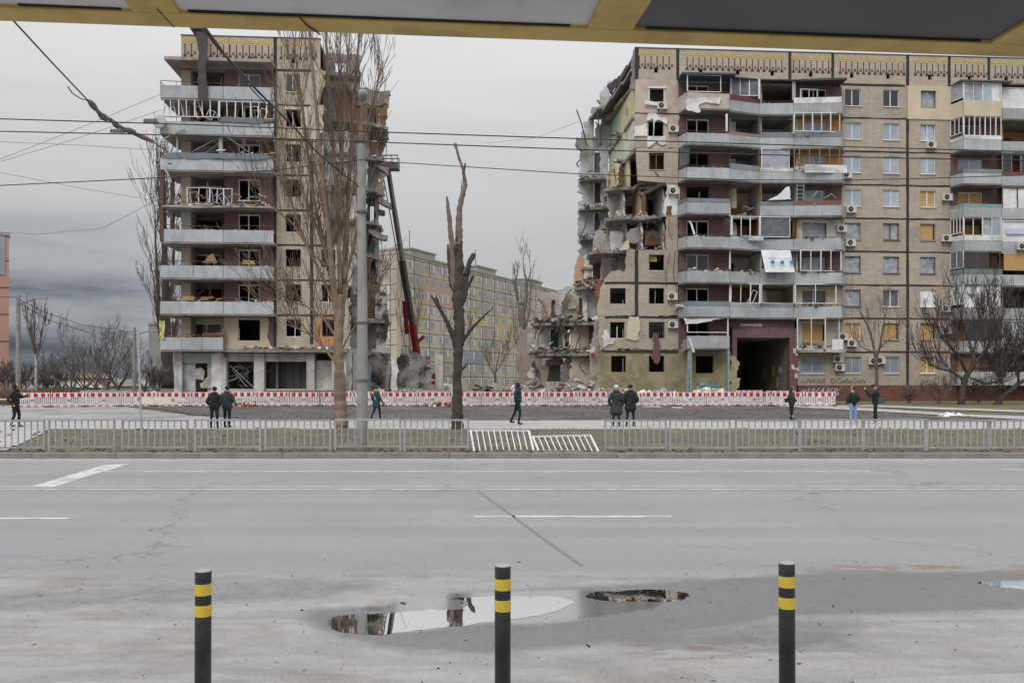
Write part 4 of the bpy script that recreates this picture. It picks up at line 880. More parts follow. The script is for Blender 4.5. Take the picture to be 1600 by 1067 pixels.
poly_wall(RB, 'white_sheet_metal', [(920, 549), (928, 540), (931, 545), (926, 552)], 2, PLASTER, .05, .03, .4)
poly_wall(RB, 'red_box', [(924, 560), (929, 559), (928, 551), (924, 552)], 2, M('faded_red_plastic', (.35, .05, .05)), .2, .02, .4)
slab(RB, 'broken_floor_slab', [(LS(838, 6), 4.6), (LS(888, 5), 5), (LS(940, 3), 3), (LS(940, 3), 10), (LS(838, 9), 10)], L(870, 506, 6)[1], SLAB, .25, .4, 41)
slab(RB, 'broken_floor_slab', [(LS(838, 6), 4.2), (LS(888, 5), 4), (LS(938, 3), 3), (LS(938, 3), 10), (LS(838, 9), 10)], L(870, 553, 6)[1], SLAB, .25, .4, 42)
debris(RB, 836, 925, 4.5, 8, L(870, 506, 6)[1], 260, 60, [SLAB, RUBBLE, WOOD, CONC_L, TAR, SLAB], 1.0, .6)
debris(RB, 836, 930, 4, 7.5, L(870, 553, 6)[1], 260, 61, [SLAB, RUBBLE, WOOD, CONC_L, TAR, PLASTER], 1.0, .6)
debris(RB, 905, 950, 3, 8, L(930, 447, 6)[1], 80, 62, [SLAB, RUBBLE, WOOD, CONC_L, TAR], .9, .4)
rods(RB, [[(867, 504, 5), (872, 512, 5), (868, 520, 4.5)], [(882, 470, 6), (885, 460, 6), (893, 452, 6)], [(845, 505, 5), (838, 515, 5), (836, 530, 5)], [(900, 505, 4), (905, 525, 4), (899, 545, 3.5)], [(915, 560, 2.5), (905, 572, 2.5), (915, 585, 2.5)]], IRON, .05)
# small stuff at the torn edges
r9 = random.Random(77)
for k, x0, x1, d in ((8, 950, 990, 8), (7, 952, 990, 8), (6, 952, 992, 5), (5, 955, 1036, 1.4), (4, 950, 1036, .6), (3, 930, 1036, .5), (2, 908, 950, 3)):
    for _ in range(7):
        x = r9.uniform(x0, x1); s_, z_ = LS(x, d), J(k) - .15; ln = r9.uniform(.4, 1.3); dx = r9.uniform(-.5, .4)
        MB().tube([(s_, d, z_), (s_ + dx * .5, d - .3, z_ - ln * .3), (s_ + dx, d - .35, z_ - ln)], .022, 4).build('rebar', IRON, RB)
for d, z, x0, x1, sd_ in ((11.2, J(6), 910, 948, 1), (11.2, J(5), 910, 948, 2), (11, J(4), 912, 948, 3), (7, J(7), 958, 985, 4), (5.5, J(6), 960, 990, 5)):
    debris(RB, x0, x1, d - 1.2, d, z, 30, 200 + sd_, [SLAB, CONC_L, WOOD, RUBBLE, PLASTER], .7, .2)
poly_wall(RB, 'peeling_wallpaper', [(953, 300), (963, 304), (966, 285), (960, 272), (955, 270)], 5.0, CREAM, .03, .1, .4)
poly_wall(RB, 'exposed_brick', [(1010, 382), (1032, 382), (1031, 372), (1020, 368), (1011, 372)], 1.9, M('bare_red_brick', (.30, .13, .08), (.22, .1, .07), sc=6), .05, .08, .3)
poly_wall(RB, 'stained_wall_patch', [(917, 268), (926, 266), (927, 200), (921, 195), (916, 215)], 11.9, CONC_L, .04, .1, .4)
poly_wall(RB, 'hanging_wire_mesh', [(966, 350), (974, 352), (973, 322), (969, 318)], 1.6, SLAB, .05, .15, .3)
# --- section B: balconies
wb = [LS(x) for x in (1060, 1140, 1187, 1243, 1315)]
for k in range(1, 9):
    zb_, zt_ = J(k-1), J(k)
    # maroon wall of the first bay, with a window and door opening
    hs = [(LS(1073), LS(1108), zb_ + .1 if k in (3, 8) else zb_ + .75, zb_ + 2.42)]
    wall_panel(RB, wb[0] + .01, wb[1], zb_, zt_ - .16, MAROON, hs, d=.05)
    window(RB, hs[0][0], hs[0][1], hs[0][2], hs[0][3], {8: 'door', 7: 'door', 6: 'doorb', 5: 'void', 4: 'door', 3: 'curtain', 2: 'door', 1: 'doorb'}[k], .05)
    if k > 1:
        for j, (x0, x1) in enumerate(((1140, 1187), (1187, 1243))):
            mt = {(8,0): ROOM_W, (8,1): MAROON, (7,0): M('pale_blue_loggia', (.36,.44,.47)), (7,1): ROOM_W, (6,0): CONC_L, (6,1): ROOM_W, (5,0): M('pinkish_loggia', (.6,.5,.43)), (5,1): ROOM_W,
                  (4,0): ROOM_O, (4,1): ROOM_O, (3,0): ROOM_W, (3,1): ROOM_W, (2,0): ROOM_O, (2,1): CREAM}[(k, j)]
            a, b = LS(x0) + .12, LS(x1) + .05; dd = 2.9
            a2, b2 = a + (b - a) * .12, a + (b - a) * .5
            wall_panel(RB, a, b, zb_, zt_ - .2, mt, [(a2, b2, zb_ + .1 if (k + j) % 2 else zb_ + .8, zb_ + 2.1)], d=dd, t=.15, name='loggia_wall')
            window(RB, a2, b2, zb_ + .1 if (k + j) % 2 else zb_ + .8, zb_ + 2.1, ['door', 'void', 'doorb', 'glassdark'][(k * 2 + j) % 4], dd - .1)
            MB().box(b, b + .14, 0.02, dd, zb_, zt_ - .2).build('loggia_side_wall', mt, RB)
            if j == 0: MB().box(a - .14, a - .003, 0.02, dd, zb_, zt_ - .2).build('loggia_side_wall', mt, RB)
        hs = [(LS(1254), LS(1292), zb_ + .75, zb_ + 2.35)]
        mt = {6: ROOM_O, 7: ROOM_O, 4: ROOM_W, 2: CREAM}.get(k, MAROON)
        wall_panel(RB, wb[3] + .2, wb[4] - .001, zb_, zt_ - .16, mt, hs, d=.05)
        window(RB, *hs[0], {8: 'door', 7: 'glass', 6: 'glass', 5: 'film', 4: 'sheet', 3: 'sheet', 2: 'filmd'}[k], .05)
hs = [(LS(1254), LS(1290), J(0) + .7, J(0) + 2.3)]
wall_panel(RB, wb[3] + .2, wb[4] - .001, J(0), J(1) - .16, PINKC, hs, d=.05); window(RB, *hs[0], 'osb', .05)
hs = [(LS(1252), LS(1289), J(0) - 1.8, J(0) - .45)]
wall_panel(RB, LS(1246), wb[4] - .001, 1.83, J(0), TILE2, hs); window(RB, *hs[0], 'grate')
MB().box(wb[0], wb[1], .1, 6, J(8) - .16, J(8) - .02).build('loggia_roof', SOFFIT, RB); MB().box(wb[1], wb[4], 0.02, 6, J(8) - .16, J(8) - .02).build('loggia_roof', SOFFIT, RB)
B1 = [(1060, .02), (1073, 1.4), (1140, 1.3)]; B2 = [(1140, 1.3), (1187, .5)]; B3 = [(1187, .5), (1240, .7)]; B4 = [(1240, .7), (1315, 1.2), (1319, .02)]
for k in range(2, 9):
    up1 = {5: {0: (.3, PARA_D), 1: (.3, PARA_D)}, 2: {0: (.35, PARA_D), 1: (.35, PARA_D)}}.get(k)
    balcony(RB, B1, k, .05, mat=PINKC if k == 8 else None, upper=up1, h=1.2 if k == 8 else .86, zs=.1 if k == 8 else 0)
    if k == 5: slab(RB, 'broken_floor_slab', [(LS(1141), -.1), (LS(1187), 0), (LS(1187), 2.9), (LS(1141), 2.9)], J(4), SLAB, .2, .12, 9)
    else: balcony(RB, B2, k, 2.9, upper={8: {0: (.42, M('maroon_corrugated_board', (.14, .05, .06)))}, 7: {0: (.2, WOOD)}, 6: {0: (.4, PARA_D)}, 2: {0: (.3, PARAPET)}}.get(k), rail=k in (4, 3))
    balcony(RB, B3, k, 2.9, upper={7: {0: (.4, PARA_D)}, 5: {0: (.3, PARA_D)}, 3: {0: (.35, PARAPET)}, 2: {0: (.3, PARA_D)}, 6: {0: (.25, PLASTER)}}.get(k), rail=k in (8, 4))
    balcony(RB, B4, k, .05, upper={8: {0: (.45, PLASTER)}, 7: {0: (.4, PARA_D)}, 6: {0: (.4, PLASTER)}, 5: {0: (.35, M('brown_board', (.2, .11, .08)))}}.get(k), rail=k in (4, 3, 2))
# details above the parapets
poly_wall(RB, 'torn_insulation', [(1073, 172), (1094, 176), (1092, 165), (1102, 160), (1124, 163), (1126, 152), (1073, 155)], -1.5, PLASTER, .05, .08, .4)
glazing(RB, 1074, 1126, 8, -1.38, 1.65, 2.75, 1); glazing(RB, 1142, 1185, 8, -.85, 1.6, 2.8, 3, fill=SHEETD)
o = MB(); o.prism([(LS(1058), -.02), (LS(1058), -1.6), (LS(1140), -1.7), (LS(1140), -.02)], [], lambda a, b, t: (a, b, J(8) + .1 - t), .14); o.build('balcony_canopy', M('dark_blue_felt_canopy', (.09, .11, .14)), RB)
o = MB(); o.prism([(LS(1140), -.02), (LS(1140), -1.2), (LS(1187), -.8), (LS(1240), -.9), (LS(1240), -.02)], [], lambda a, b, t: (a, b, J(8) - .02 - t), .1); o.build('balcony_canopy', TAR, RB)
o = MB(); o.prism([(LS(1241), -.02), (LS(1241), -1.0), (LS(1310), -1.6), (LS(1312), -.02)], [], lambda a, b, t: (a, b, J(8) - .02 - t), .16); o.build('balcony_canopy', TAR, RB)
poly_wall(RB, 'balcony_side_panel', [(1238, 157), (1243, 157), (1243, 127), (1238, 127)], -.7, PARAPET, .04, 0); 
glazing(RB, 1251, 1277, 8, -.6, 1.0, 2.1, 2); glazing(RB, 1241, 1312, 7, -1.15, 1.5, 2.75, 5)
poly_wall(RB, 'balcony_post', [(1134, 205), (1137, 205), (1137, 178), (1134, 178)], -1.2, WHITEP, .06, 0)
glazing(RB, 1190, 1233, 6, -.6, 1.25, 2.7, 1, fill=SHEET)
debris(RB, 1188, 1232, -.55, -.3, J(5) + 0.90, 22, 70, [PLASTER, BROWN, ROOM_W], .5, .1)
crumpled('blanket', PLASTER, RB, LS(1248), LS(1313), J(5) + .65, J(5) + 1.3, -1.25, .05, 14, 2)
glazing(RB, 1241, 1249, 6, -.8, 1.2, 2.7, 1, mat=WOOD); glazing(RB, 1249, 1312, 6, -1.1, 1.5, 2.7, 4, mat=WOOD)
for k, x in ((7, 1186), (6, 1186), (5, 1140), (5, 1188), (4, 1141), (4, 1240), (6, 1140), (3, 1240), (2, 1140)):
    m = MB(); m.bar((LS(x, -.5), -.5, J(k-1) + 1.1), (LS(x, -.5) + .05, -.45, J(k) - .1), .14, .07); m.build('wooden_post', BROWN, RB)
for k, x in ((8, 1186), (7, 1240), (4, 1142), (4, 1187), (2, 1187), (2, 1242), (3, 1140), (2, 1140), (1, 1137)):
    m = MB(); s = LS(x, -.9); m.bar((s, -.9, J(k-1) + 1.1), (s + .03, -.9, J(k) - .1), .11); m.build('balcony_post', WHITEP, RB)
# clutter left in the loggias
rc = random.Random(8)
CLM = [BROWN, WOOD, WHITEP, PARAPET, OSB, SHEET, MAROON]
for k in range(2, 9):
    for x0, x1 in ((1143, 1184), (1190, 1237)):
        if rc.random() < .8:
            s_ = LS(rc.uniform(x0 + 4, x1 - 10)); w_ = rc.uniform(.4, .9); h_ = rc.uniform(1.0, 2.1); y_ = rc.uniform(1.4, 2.3)
            m = MB(); m.box(s_, s_ + w_, y_, y_ + .4, J(k-1) + .02, J(k-1) + h_); m.box(s_ + .03, s_ + w_/2 - .01, y_ - .02, y_ - .001, J(k-1) + .1, J(k-1) + h_ - .05); m.box(s_ + w_/2 + .01, s_ + w_ - .03, y_ - .02, y_ - .001, J(k-1) + .1, J(k-1) + h_ - .05)
            m.build('cupboard', CLM[rc.randrange(6)], RB)
        if rc.random() < .6: crumpled('curtain', [SHEETW, PLASTER, SHEET, CREAM][rc.randrange(4)], RB, LS(x0 + rc.uniform(0, 6)), LS(x0 + rc.uniform(10, 18)), J(k-1) + .8, J(k) - .35, rc.uniform(.3, 2.0), .08, 8, rc.random() * 9)
        debris(RB, x0, x1, -.3, 1.2, J(k-1) + rc.choice((.7, .9)), rc.randint(4, 14), 300 + k * 7 + x0, [WOOD, WHITEP, SHEET, BROWN, ROOM_W], .5, .12)
    if rc.random() < .7: debris(RB, 1075, 1136, -1.1, -.2, J(k-1) + 0.80, rc.randint(6, 18), 400 + k, [WOOD, WHITEP, SHEET, BROWN, SLAB], .6, .15)
    if k != 8: debris(RB, 1255, 1311, -1.0, -.2, J(k-1) + 0.80, rc.randint(4, 12), 420 + k, [WOOD, WHITEP, SHEET, BROWN], .5, .12)
    if rc.random() < .8: debris(RB, 1508, 1562, -1.0, -.2, J(k-1) + 0.80, rc.randint(3, 10), 440 + k, [WOOD, WHITEP, BROWN], .5, .1)
# torn tarpaulins and sheets
def tri_f(q, a, b): return (q[0] + (1 - a) * (b) * 1.6 * 0, q[1], q[2])
o = poly_wall(RB, 'torn_tarpaulin', [(1200, 313), (1236, 312), (1233, 291), (1228, 293), (1215, 306)], -.8, SHEETW, .03, .05, .4)
glazing(RB, 1188, 1234, 4, -.75, 1.25, 2.65, 1, fill=SHEETD)
o = crumpled('white_banner', SHEETW, RB, LS(1189, -1.3), LS(1235, -1.3), J(2) + .8, J(3) - .15, -1.3, .05, 14, 3, f=lambda q, a, b: (q[0] + (1 - b) * .25 + 0, q[1] - (1 - b) * .35, q[2]))
for i in range(3):
    tcv = bpy.data.curves.new('t', 'FONT'); tcv.body = 'UNHCR'; tcv.size = .2; tcv.align_x = 'CENTER'
    tob = bpy.data.objects.new('printed_lettering', tcv); C.objects.link(tob); dg = bpy.context.evaluated_depsgraph_get(); me = bpy.data.meshes.new_from_object(tob.evaluated_get(dg)); bpy.data.objects.remove(tob)
    me.materials.clear(); me.materials.append(BLUEPRINT); t = child('printed_lettering', me, o, (LS(1200, -1.6) + .35 + i * .80, -1.68, J(2) + 1.82), (R(98), 0, 0))
    e = MB(); e.tube([(0, 0, 0), (0, -.006, 0)], .15, 16); e.bar((-.2, 0, -.03), (-.08, -.01, -.2), .03); e.bar((.2, 0, -.03), (.08, -.01, -.2), .03)
    child('printed_emblem', e.mesh('printed_emblem', BLUEPRINT), o, (LS(1200, -1.6) + .35 + i * .80, -1.72, J(2) + 1.6))
glazing(RB, 1251, 1314, 3, -1.1, 1.25, 2.7, 4); 
glazing(RB, 1144, 1186, 4, -.8, 1.2, 2.65, 3); crumpled('grey_plastic_sheet', SHEET, RB, LS(1150), LS(1186), J(3) + .65, J(3) + 1.05, -1.05, .1, 10, 5)
glazing(RB, 1142, 1187, 2, -.8, 1.4, 2.7, 3, broken=1); glazing(RB, 1190, 1240, 2, -.65, 1.4, 2.75, 1); glazing(RB, 1242, 1306, 2, -1.0, 1.4, 2.7, 2)
debris(RB, 1078, 1135, -1.25, -.4, J(3) + 0.70, 26, 71, size=.8, h=.3); debris(RB, 1078, 1138, -1.25, -.3, J(2) + 0.80, 36, 72, size=.7, h=.2)
debris(RB, 1145, 1185, -.9, -.3, J(2) + 0.80, 18, 73, size=.5, h=.15); debris(RB, 1255, 1312, -1.05, -.3, J(2) + 0.80, 30, 74, [IRON, WOOD, BROWN], .6, .12)
debris(RB, 1245, 1312, -1.0, -.3, J(1) + 0.90, 26, 75, [PLASTER, WOOD, MINT, PLASTER], .5, .12); debris(RB, 1150, 1186, 0, 1.5, J(4), 20, 76, size=.8)
debris(RB, 1258, 1312, -1.1, -.3, J(3) + 0.80, 16, 77, [BROWN, ROOM_W, IRON], .6, .15); debris(RB, 1060, 1075, -.9, -.1, J(1) + 0.70, 20, 78, [PLASTER, SLAB, WHITEP], .7, .4)
m = MB()
for j in range(5): z = J(4) + 1.15 + j * .33; m.bar((LS(1241), -.7, z), (LS(1249), -.75, z), .05)
m.bar((LS(1240), -.7, J(4) + 1), (LS(1240), -.7, J(5) - .2), .06); m.bar((LS(1250), -.75, J(4) + 1), (LS(1250), -.75, J(5) - .2), .06); m.build('ladder', MINT, RB)
rods(RB, [[(1270, 308, -.9), (1277, 299, -.8), (1285, 300, -.7), (1283, 309, -.6), (1290, 309, -.9), (1299, 303, -.9), (1306, 310, -.9)]], MINT, .05, 'chair_frame')
rods(RB, [[(1086, 370, -1.3), (1080, 350, -1.1), (1077, 346, -1)]], WHITEP, .08, 'fallen_pipe')
# decorative lattice of the seventh-storey balcony
m = MB()
for i in range(7):
    z = J(5) + 1.2 + i * .22
    for j in range(3): s = LS(1062, -.4) + j * .2; m.bar((s, -.5 - j * .25, z), (s + .18, -.7 - j * .25, z + .2), .03); m.bar((s + .18, -.7 - j * .25, z), (s, -.5 - j * .25, z + .2), .03)
m.build('lattice', MINT, RB)
# --- archway
MAR_Z = J(1)
ztop = L(1190, 528)[1]
m = MB(); m.box(LS(1143), LS(1150), -.25, .4, .0, ztop); m.build('archway_pier', MAROON, RB)
m = MB(); m.box(LS(1232), LS(1243), -.25, .4, .0, ztop); m.build('archway_pier', MAROON, RB)
m = MB(); m.box(LS(1143), LS(1243), -.25, .4, ztop + .003, L(1190, 513)[1]); m.build('archway_lintel', MAROON, RB)
m = MB(); m.box(LS(1141), LS(1241), -.05, .3, L(1190, 513)[1] + .003, J(1) - .1); m.build('wall_over_archway', MAROON, RB)
m = MB(); m.box(LS(1156), LS(1190), -.09, -.052, L(1190, 510)[1], L(1190, 506)[1]); m.build('pale_plaque', CONC_L, RB)
m = MB(); m.box(LS(1150) - .3, LS(1150) - .01, .41, 11.8, 0, ztop); m.build('passage_wall', SLAB, RB)
m = MB(); m.box(LS(1232) + .01, LS(1232) + .3, .41, 11.8, 0, ztop); m.build('passage_wall', tile('dirty_passage_tile', (.2, .185, .16), (.08, .07, .06), da=.6), RB)
MB().box(LS(1150), LS(1232), .41, 11.8, ztop + .003, ztop + .25).build('passage_ceiling', SOFFIT, RB)
MB().box(LS(1150), LS(1232), 11.5, 11.7, 0.3, ztop).build('passage_end_wall', ROOM, RB)
r = random.Random(3)
for i in range(12):
    z = r.uniform(2.4, 5.0); s = LS(1235) + r.uniform(-.02, .35); c = [(.6,.6,.6), (.35,.06,.08), (.5,.5,.55), (.65,.62,.55)][i % 4]
    MB().box(s, s + .22, -.258 - .003 * (i % 3), -.252, z, z + r.uniform(.15, .4)).build('poster', M('poster_paper', c, sc=9), RB)
for (d, z, c, w, h) in ((3, 2.6, (.5, .5, .12), .8, .9), (1.4, 2.9, (.45, .48, .5), .8, .5), (5, 2.4, (.3, .3, .3), 1, .8), (2.2, 1.6, (.4, .42, .4), .4, .9), (4, 1.4, (.25, .3, .2), .7, .6)):
    MB().box(LS(1232) - .006, LS(1232) + .002, d, d + w, z, z + h).build('poster', M('poster_paper', c, sc=9), RB)
# lower balconies on storey one
balcony(RB, [(1073, 1.3), (1140, 1.25)], 1, .05, h=.95, zs=.25, rail=False); debris(RB, 1075, 1138, -1.2, -.3, J(0) + 0.95, 60, 79, [TAR, SLAB, PLASTER, WOOD, IRON], .6, .2)
glazing(RB, 1074, 1137, 1, -1.2, 1.75, 2.8, 1); o = poly_wall(RB, 'torn_tarpaulin', [(1071, 507), (1092, 505), (1130, 498), (1068, 497)], -1.3, SHEETW, .04, .05, .5)
rods(RB, [[(1077, 530, -1.5), (1084, 550, -1.4)]], WHITEP, .12, 'fallen_frame'); poly_wall(RB, 'crushed_parapet', [(1062, 549), (1073, 549), (1074, 528), (1068, 532)], -.8, SLAB, .1, .06, .4)
m = MB(); m.prism([(LS(1243), -.02), (LS(1243), -.9), (LS(1312), -1.1), (LS(1312), -.02)], [], lambda a, b, t: (a, b, J(0) + .1 - t), .18); sl = m.build('balcony', CONC_L, RB)
glazing(RB, 1246, 1311, 1, -1.0, .15, 2.7, 3); debris(RB, 1248, 1300, -.9, -.3, J(0) + .1, 26, 80, [BROWN, SHEET, WHITEP, MINT], .8, .5); MB().box(LS(1292), LS(1309), -1.02, -.97, J(0) + .15, J(0) + 1.0).build('lower_glazing_panel', WHITEP, RB)
for i, x in enumerate((1079, 1138)):
    m = MB(); s = LS(x, -1.2); m.bar((s, -1.2, .45), (s, -1.2, J(0) + .1), .16); m.build('canopy_post', MINT, RB)
m = MB(); m.bar((LS(1073, -1.3), -1.3, .45), (LS(1077, -1.3), -1.25, J(0)), .18); m.build('canopy_post', GREYFR, RB)
poly_wall(RB, 'torn_insulation', [(1141, 612), (1150, 611), (1155, 600), (1152, 585), (1156, 570), (1149, 557), (1142, 556)], -.3, M('yellow_foam', (.42, .37, .22), (.3, .27, .17), sc=3, bump=.8, bd=.05), .3, .2, .3)
crumpled('torn_insulation_film', MINT, RB, LS(1082), LS(1120), .9, 2.0, -1.0, .3, 14, 7)
# --- section D balconies
D1 = [(1485, .02), (1505, 1.3), (1565, 1.25)]; D2 = [(1565, .75), (1640, .75)]; D3 = [(1640, .75), (1700, .75)]
for k in range(0, 9):
    zb_, zt_ = (J(k-1) if k else 1.83), J(k)
    hs = [(LS(1497), LS(1536), zb_ + .75, zb_ + 2.35)]
    wall_panel(RB, sC1 + .01, LS(1565), zb_, zt_ - .16, MAROON, hs, d=.05); window(RB, *hs[0], {8: 'glass', 7: 'glassdark', 6: 'glass', 5: 'osbf', 4: 'osb', 3: 'filmb', 2: 'film', 1: 'osb', 0: 'osb'}[k], .05)
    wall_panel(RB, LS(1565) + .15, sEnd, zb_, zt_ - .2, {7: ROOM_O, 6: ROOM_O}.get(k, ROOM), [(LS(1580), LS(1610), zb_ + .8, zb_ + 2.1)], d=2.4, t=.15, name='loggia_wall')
    MB().box(LS(1565), LS(1565) + .14, .02, 2.4, zb_, zt_ - .2).build('loggia_side_wall', {7: ROOM_O}.get(k, CONC_L), RB)
    wall_panel(RB, LS(1640), sEnd, zb_, zt_ - .2, TILE, (), d=0)
    if k:
        u = {7: {0: (.25, PLASTER), 1: (.25, PLASTER)}, 6: {0: (.3, IRON_G), 1: (.3, PARA_D)}, 5: {0: (.2, MINT), 1: (.2, MINT)}, 4: {0: (.4, PLASTER), 1: (.4, PLASTER)}, 3: {0: (.4, PARA_D), 1: (.4, PARA_D)}}.get(k)
        balcony(RB, D1, k, .05, mat=CREAM if k == 8 else M('grey_stucco_parapet', (.33,.33,.33)) if k == 2 else None, upper=u, rail=k == 1, h=1.25 if k == 8 else .86)
        balcony(RB, D2, k, 2.4, rail=k == 7, upper={6: {0: (.25, M('maroon_board', (.17,.07,.07)))}}.get(k))
glazing(RB, 1506, 1564, 8, -1.25, 1.45, 2.75, 4, fills=[SHEET, SHEET, PANE, SHEETW]); glazing(RB, 1506, 1564, 7, -1.25, 1.4, 2.75, 7); glazing(RB, 1506, 1564, 4, -1.25, 1.5, 2.75, 4, fills=[None, None, SHEET, PANE])
glazing(RB, 1506, 1562, 3, -1.25, 1.4, 2.75, 3, mat=BROWN, fills=[PANED, PANED, None]); glazing(RB, 1506, 1562, 2, -1.25, 1.15, 2.75, 4, fill=SHEETW); glazing(RB, 1506, 1562, 1, -1.2, 1.1, 2.7, 2, mat=BROWN, fill=PANED)
def side_film(k, mat, n=2, z0=1.2):
    A = Vector((LS(1485), -.02, 0)); B = Vector((LS(1505, -1.3), -1.3, 0)); m = MB(); z = J(k-1)
    for i in range(n + 1): t = A.lerp(B, i / n); m.bar((t.x, t.y, z + z0), (t.x, t.y, z + 2.75), .05)
    m.bar((A.x, A.y, z + z0), (B.x, B.y, z + z0), .05); m.bar((A.x, A.y, z + 2.75), (B.x, B.y, z + 2.75), .05); g = m.build('balcony_glazing', WHITEP, RB)
    if mat: q = MB(); q.add([(A.x, A.y + .02, z + z0), (B.x, B.y + .02, z + z0), (B.x, B.y + .02, z + 2.7), (A.x, A.y + .02, z + 2.7)], [(0, 1, 2, 3)]); q.build('plastic_sheet', mat, g)
side_film(8, SHEET, 1, 1.5); side_film(7, None, 3, 1.4); side_film(4, None, 4, 1.5); side_film(2, SHEETW, 1, 1.15); side_film(3, SHEETD, 2, 1.4)
glazing(RB, 1566, 1638, 8, -.7, 1.15, 2.6, 1, fill=SHEETW); glazing(RB, 1566, 1638, 5, -.7, .1, 2.6, 3, mat=BROWN, fill=SHEETW); glazing(RB, 1566, 1638, 4, -.75, -.1, 2.6, 1, fill=SHEETW); glazing(RB, 1566, 1638, 6, -.6, 1.15, 2.6, 5, mat=GREYFR, fills=[PANED, None])
MB().box(LS(1568, -.7), LS(1638, -.7), -.75, -.7, J(2) + 1.25, J(3) - .1).build('board', OSB, RB); glazing(RB, 1566, 1638, 1, -.7, 1.1, 2.6, 2, fill=SHEET)
MB().box(LS(1572, -.8), LS(1638, -.8), -.83, -.8, J(3) + 1.5, J(3) + 1.95).build('printed_sheet_band', M('blue_white_print', (.6, .63, .68), (.4, .48, .6), sc=6), RB)
o = MB(); o.prism([(sC1, -.02), (LS(1500, -1.4), -1.5), (LS(1565), -1.5), (LS(1565), -.9), (LS(1640), -.9), (LS(1640), 0)], [], lambda a, b, t: (a, b, J(8) + .12 - t), .12); o.build('balcony_canopy', IRON_G, RB)
m = MB(); m.box(LS(1486), LS(1640), -1.2, -.05, 1.83, 2.95); m.build('ground_floor_parapet', PARAPET, RB)
# ventilation box on top, antennas
# graffiti
def text_mesh(body, size, mat, parent, s, z, d, shear=0, name='graffiti'):
    tcv = bpy.data.curves.new('t', 'FONT'); tcv.body = body; tcv.size = size; tcv.shear = shear; tcv.offset = .0
    tob = bpy.data.objects.new('t', tcv); C.objects.link(tob); dg = bpy.context.evaluated_depsgraph_get(); me = bpy.data.meshes.new_from_object(tob.evaluated_get(dg)); bpy.data.objects.remove(tob)
    me.materials.clear(); me.materials.append(mat); return part(me, name, parent, s, d, z, (R(90), 0, 0))
GRAF = M('dark_green_spray_paint', (.05, .10, .07), sc=9); GRAFW = M('white_spray_paint', (.45, .46, .5), sc=9)
text_mesh('SiiK', .55, GRAF, RB, LS(1275), 1.98, -.01, .3); text_mesh('©', .6, GRAF, RB, LS(1297), 2.0, -.012); text_mesh('GeBaGoN', .6, GRAF, RB, LS(1306), 1.98, -.014, .2)
text_mesh('lulNK', .55, GRAF, RB, LS(1250), 1.98, -.012, .4); text_mesh('#WAK%', .95, GRAFW, RB, LS(1246), .95, -.14, .5)
# air conditioners
for px, py, lb, d in ((1035, 165, 'air conditioner under the top floor window beside the torn left end of the block', 0), (1053, 201, 'air conditioner left of the second highest corner balcony', 0),
    (1053, 298, 'air conditioner on the narrow white strip of wall beside the gutted rooms', 0), (1051, 463, 'air conditioner with tangled wires below it, left of the lowest long balconies', 0), (1052, 507, 'air conditioner above the olive insulated wall, left of the small damaged balcony', 0),
    (1324, 273, 'highest air conditioner right of the middle stack of balconies', 0), (1331, 327, 'air conditioner under a pale blue window, right of the balcony with a teal frame', 0), (1316, 357, 'air conditioner beside the balcony edge, upper one of the pair around the grey filmed window', 0),
    (1330, 379, 'air conditioner under the grey filmed window, lower one of its pair', 0), (1456, 226, 'air conditioner under the window with a leaning leaf', 0), (1481, 308, 'air conditioner hit by white broken frame pieces, left of the right balcony stack', 0),
    (1480, 372, 'air conditioner right of the plain boarded window, left of the right balcony stack', 0), (1479, 482, 'air conditioner right of the window covered by a white sheet', 0), (1479, 516, 'air conditioner right of the rightmost boarded window, above the bare tree', 0), (1318, 526, 'small air conditioner left of the boarded window above the archway side', 0),
    (1332, 536, 'air conditioner right under the two leaf boarded window', 0), (1310, 561, 'upper one of two air conditioners stacked left of the barred window', 0), (1313, 574, 'lower one of two air conditioners stacked left of the barred window', 0), (1366, 564, 'left one of the two air conditioners between the two barred windows', 0), (1376, 563, 'right one of the two air conditioners between the two barred windows', 0),
    (1598, 385, 'air conditioner on the white tarpaulin at the right edge of the picture', -.8), (1206, 421, 'air conditioner under the white banner with blue print', -.7)):
    ac(px, py, lb, d)
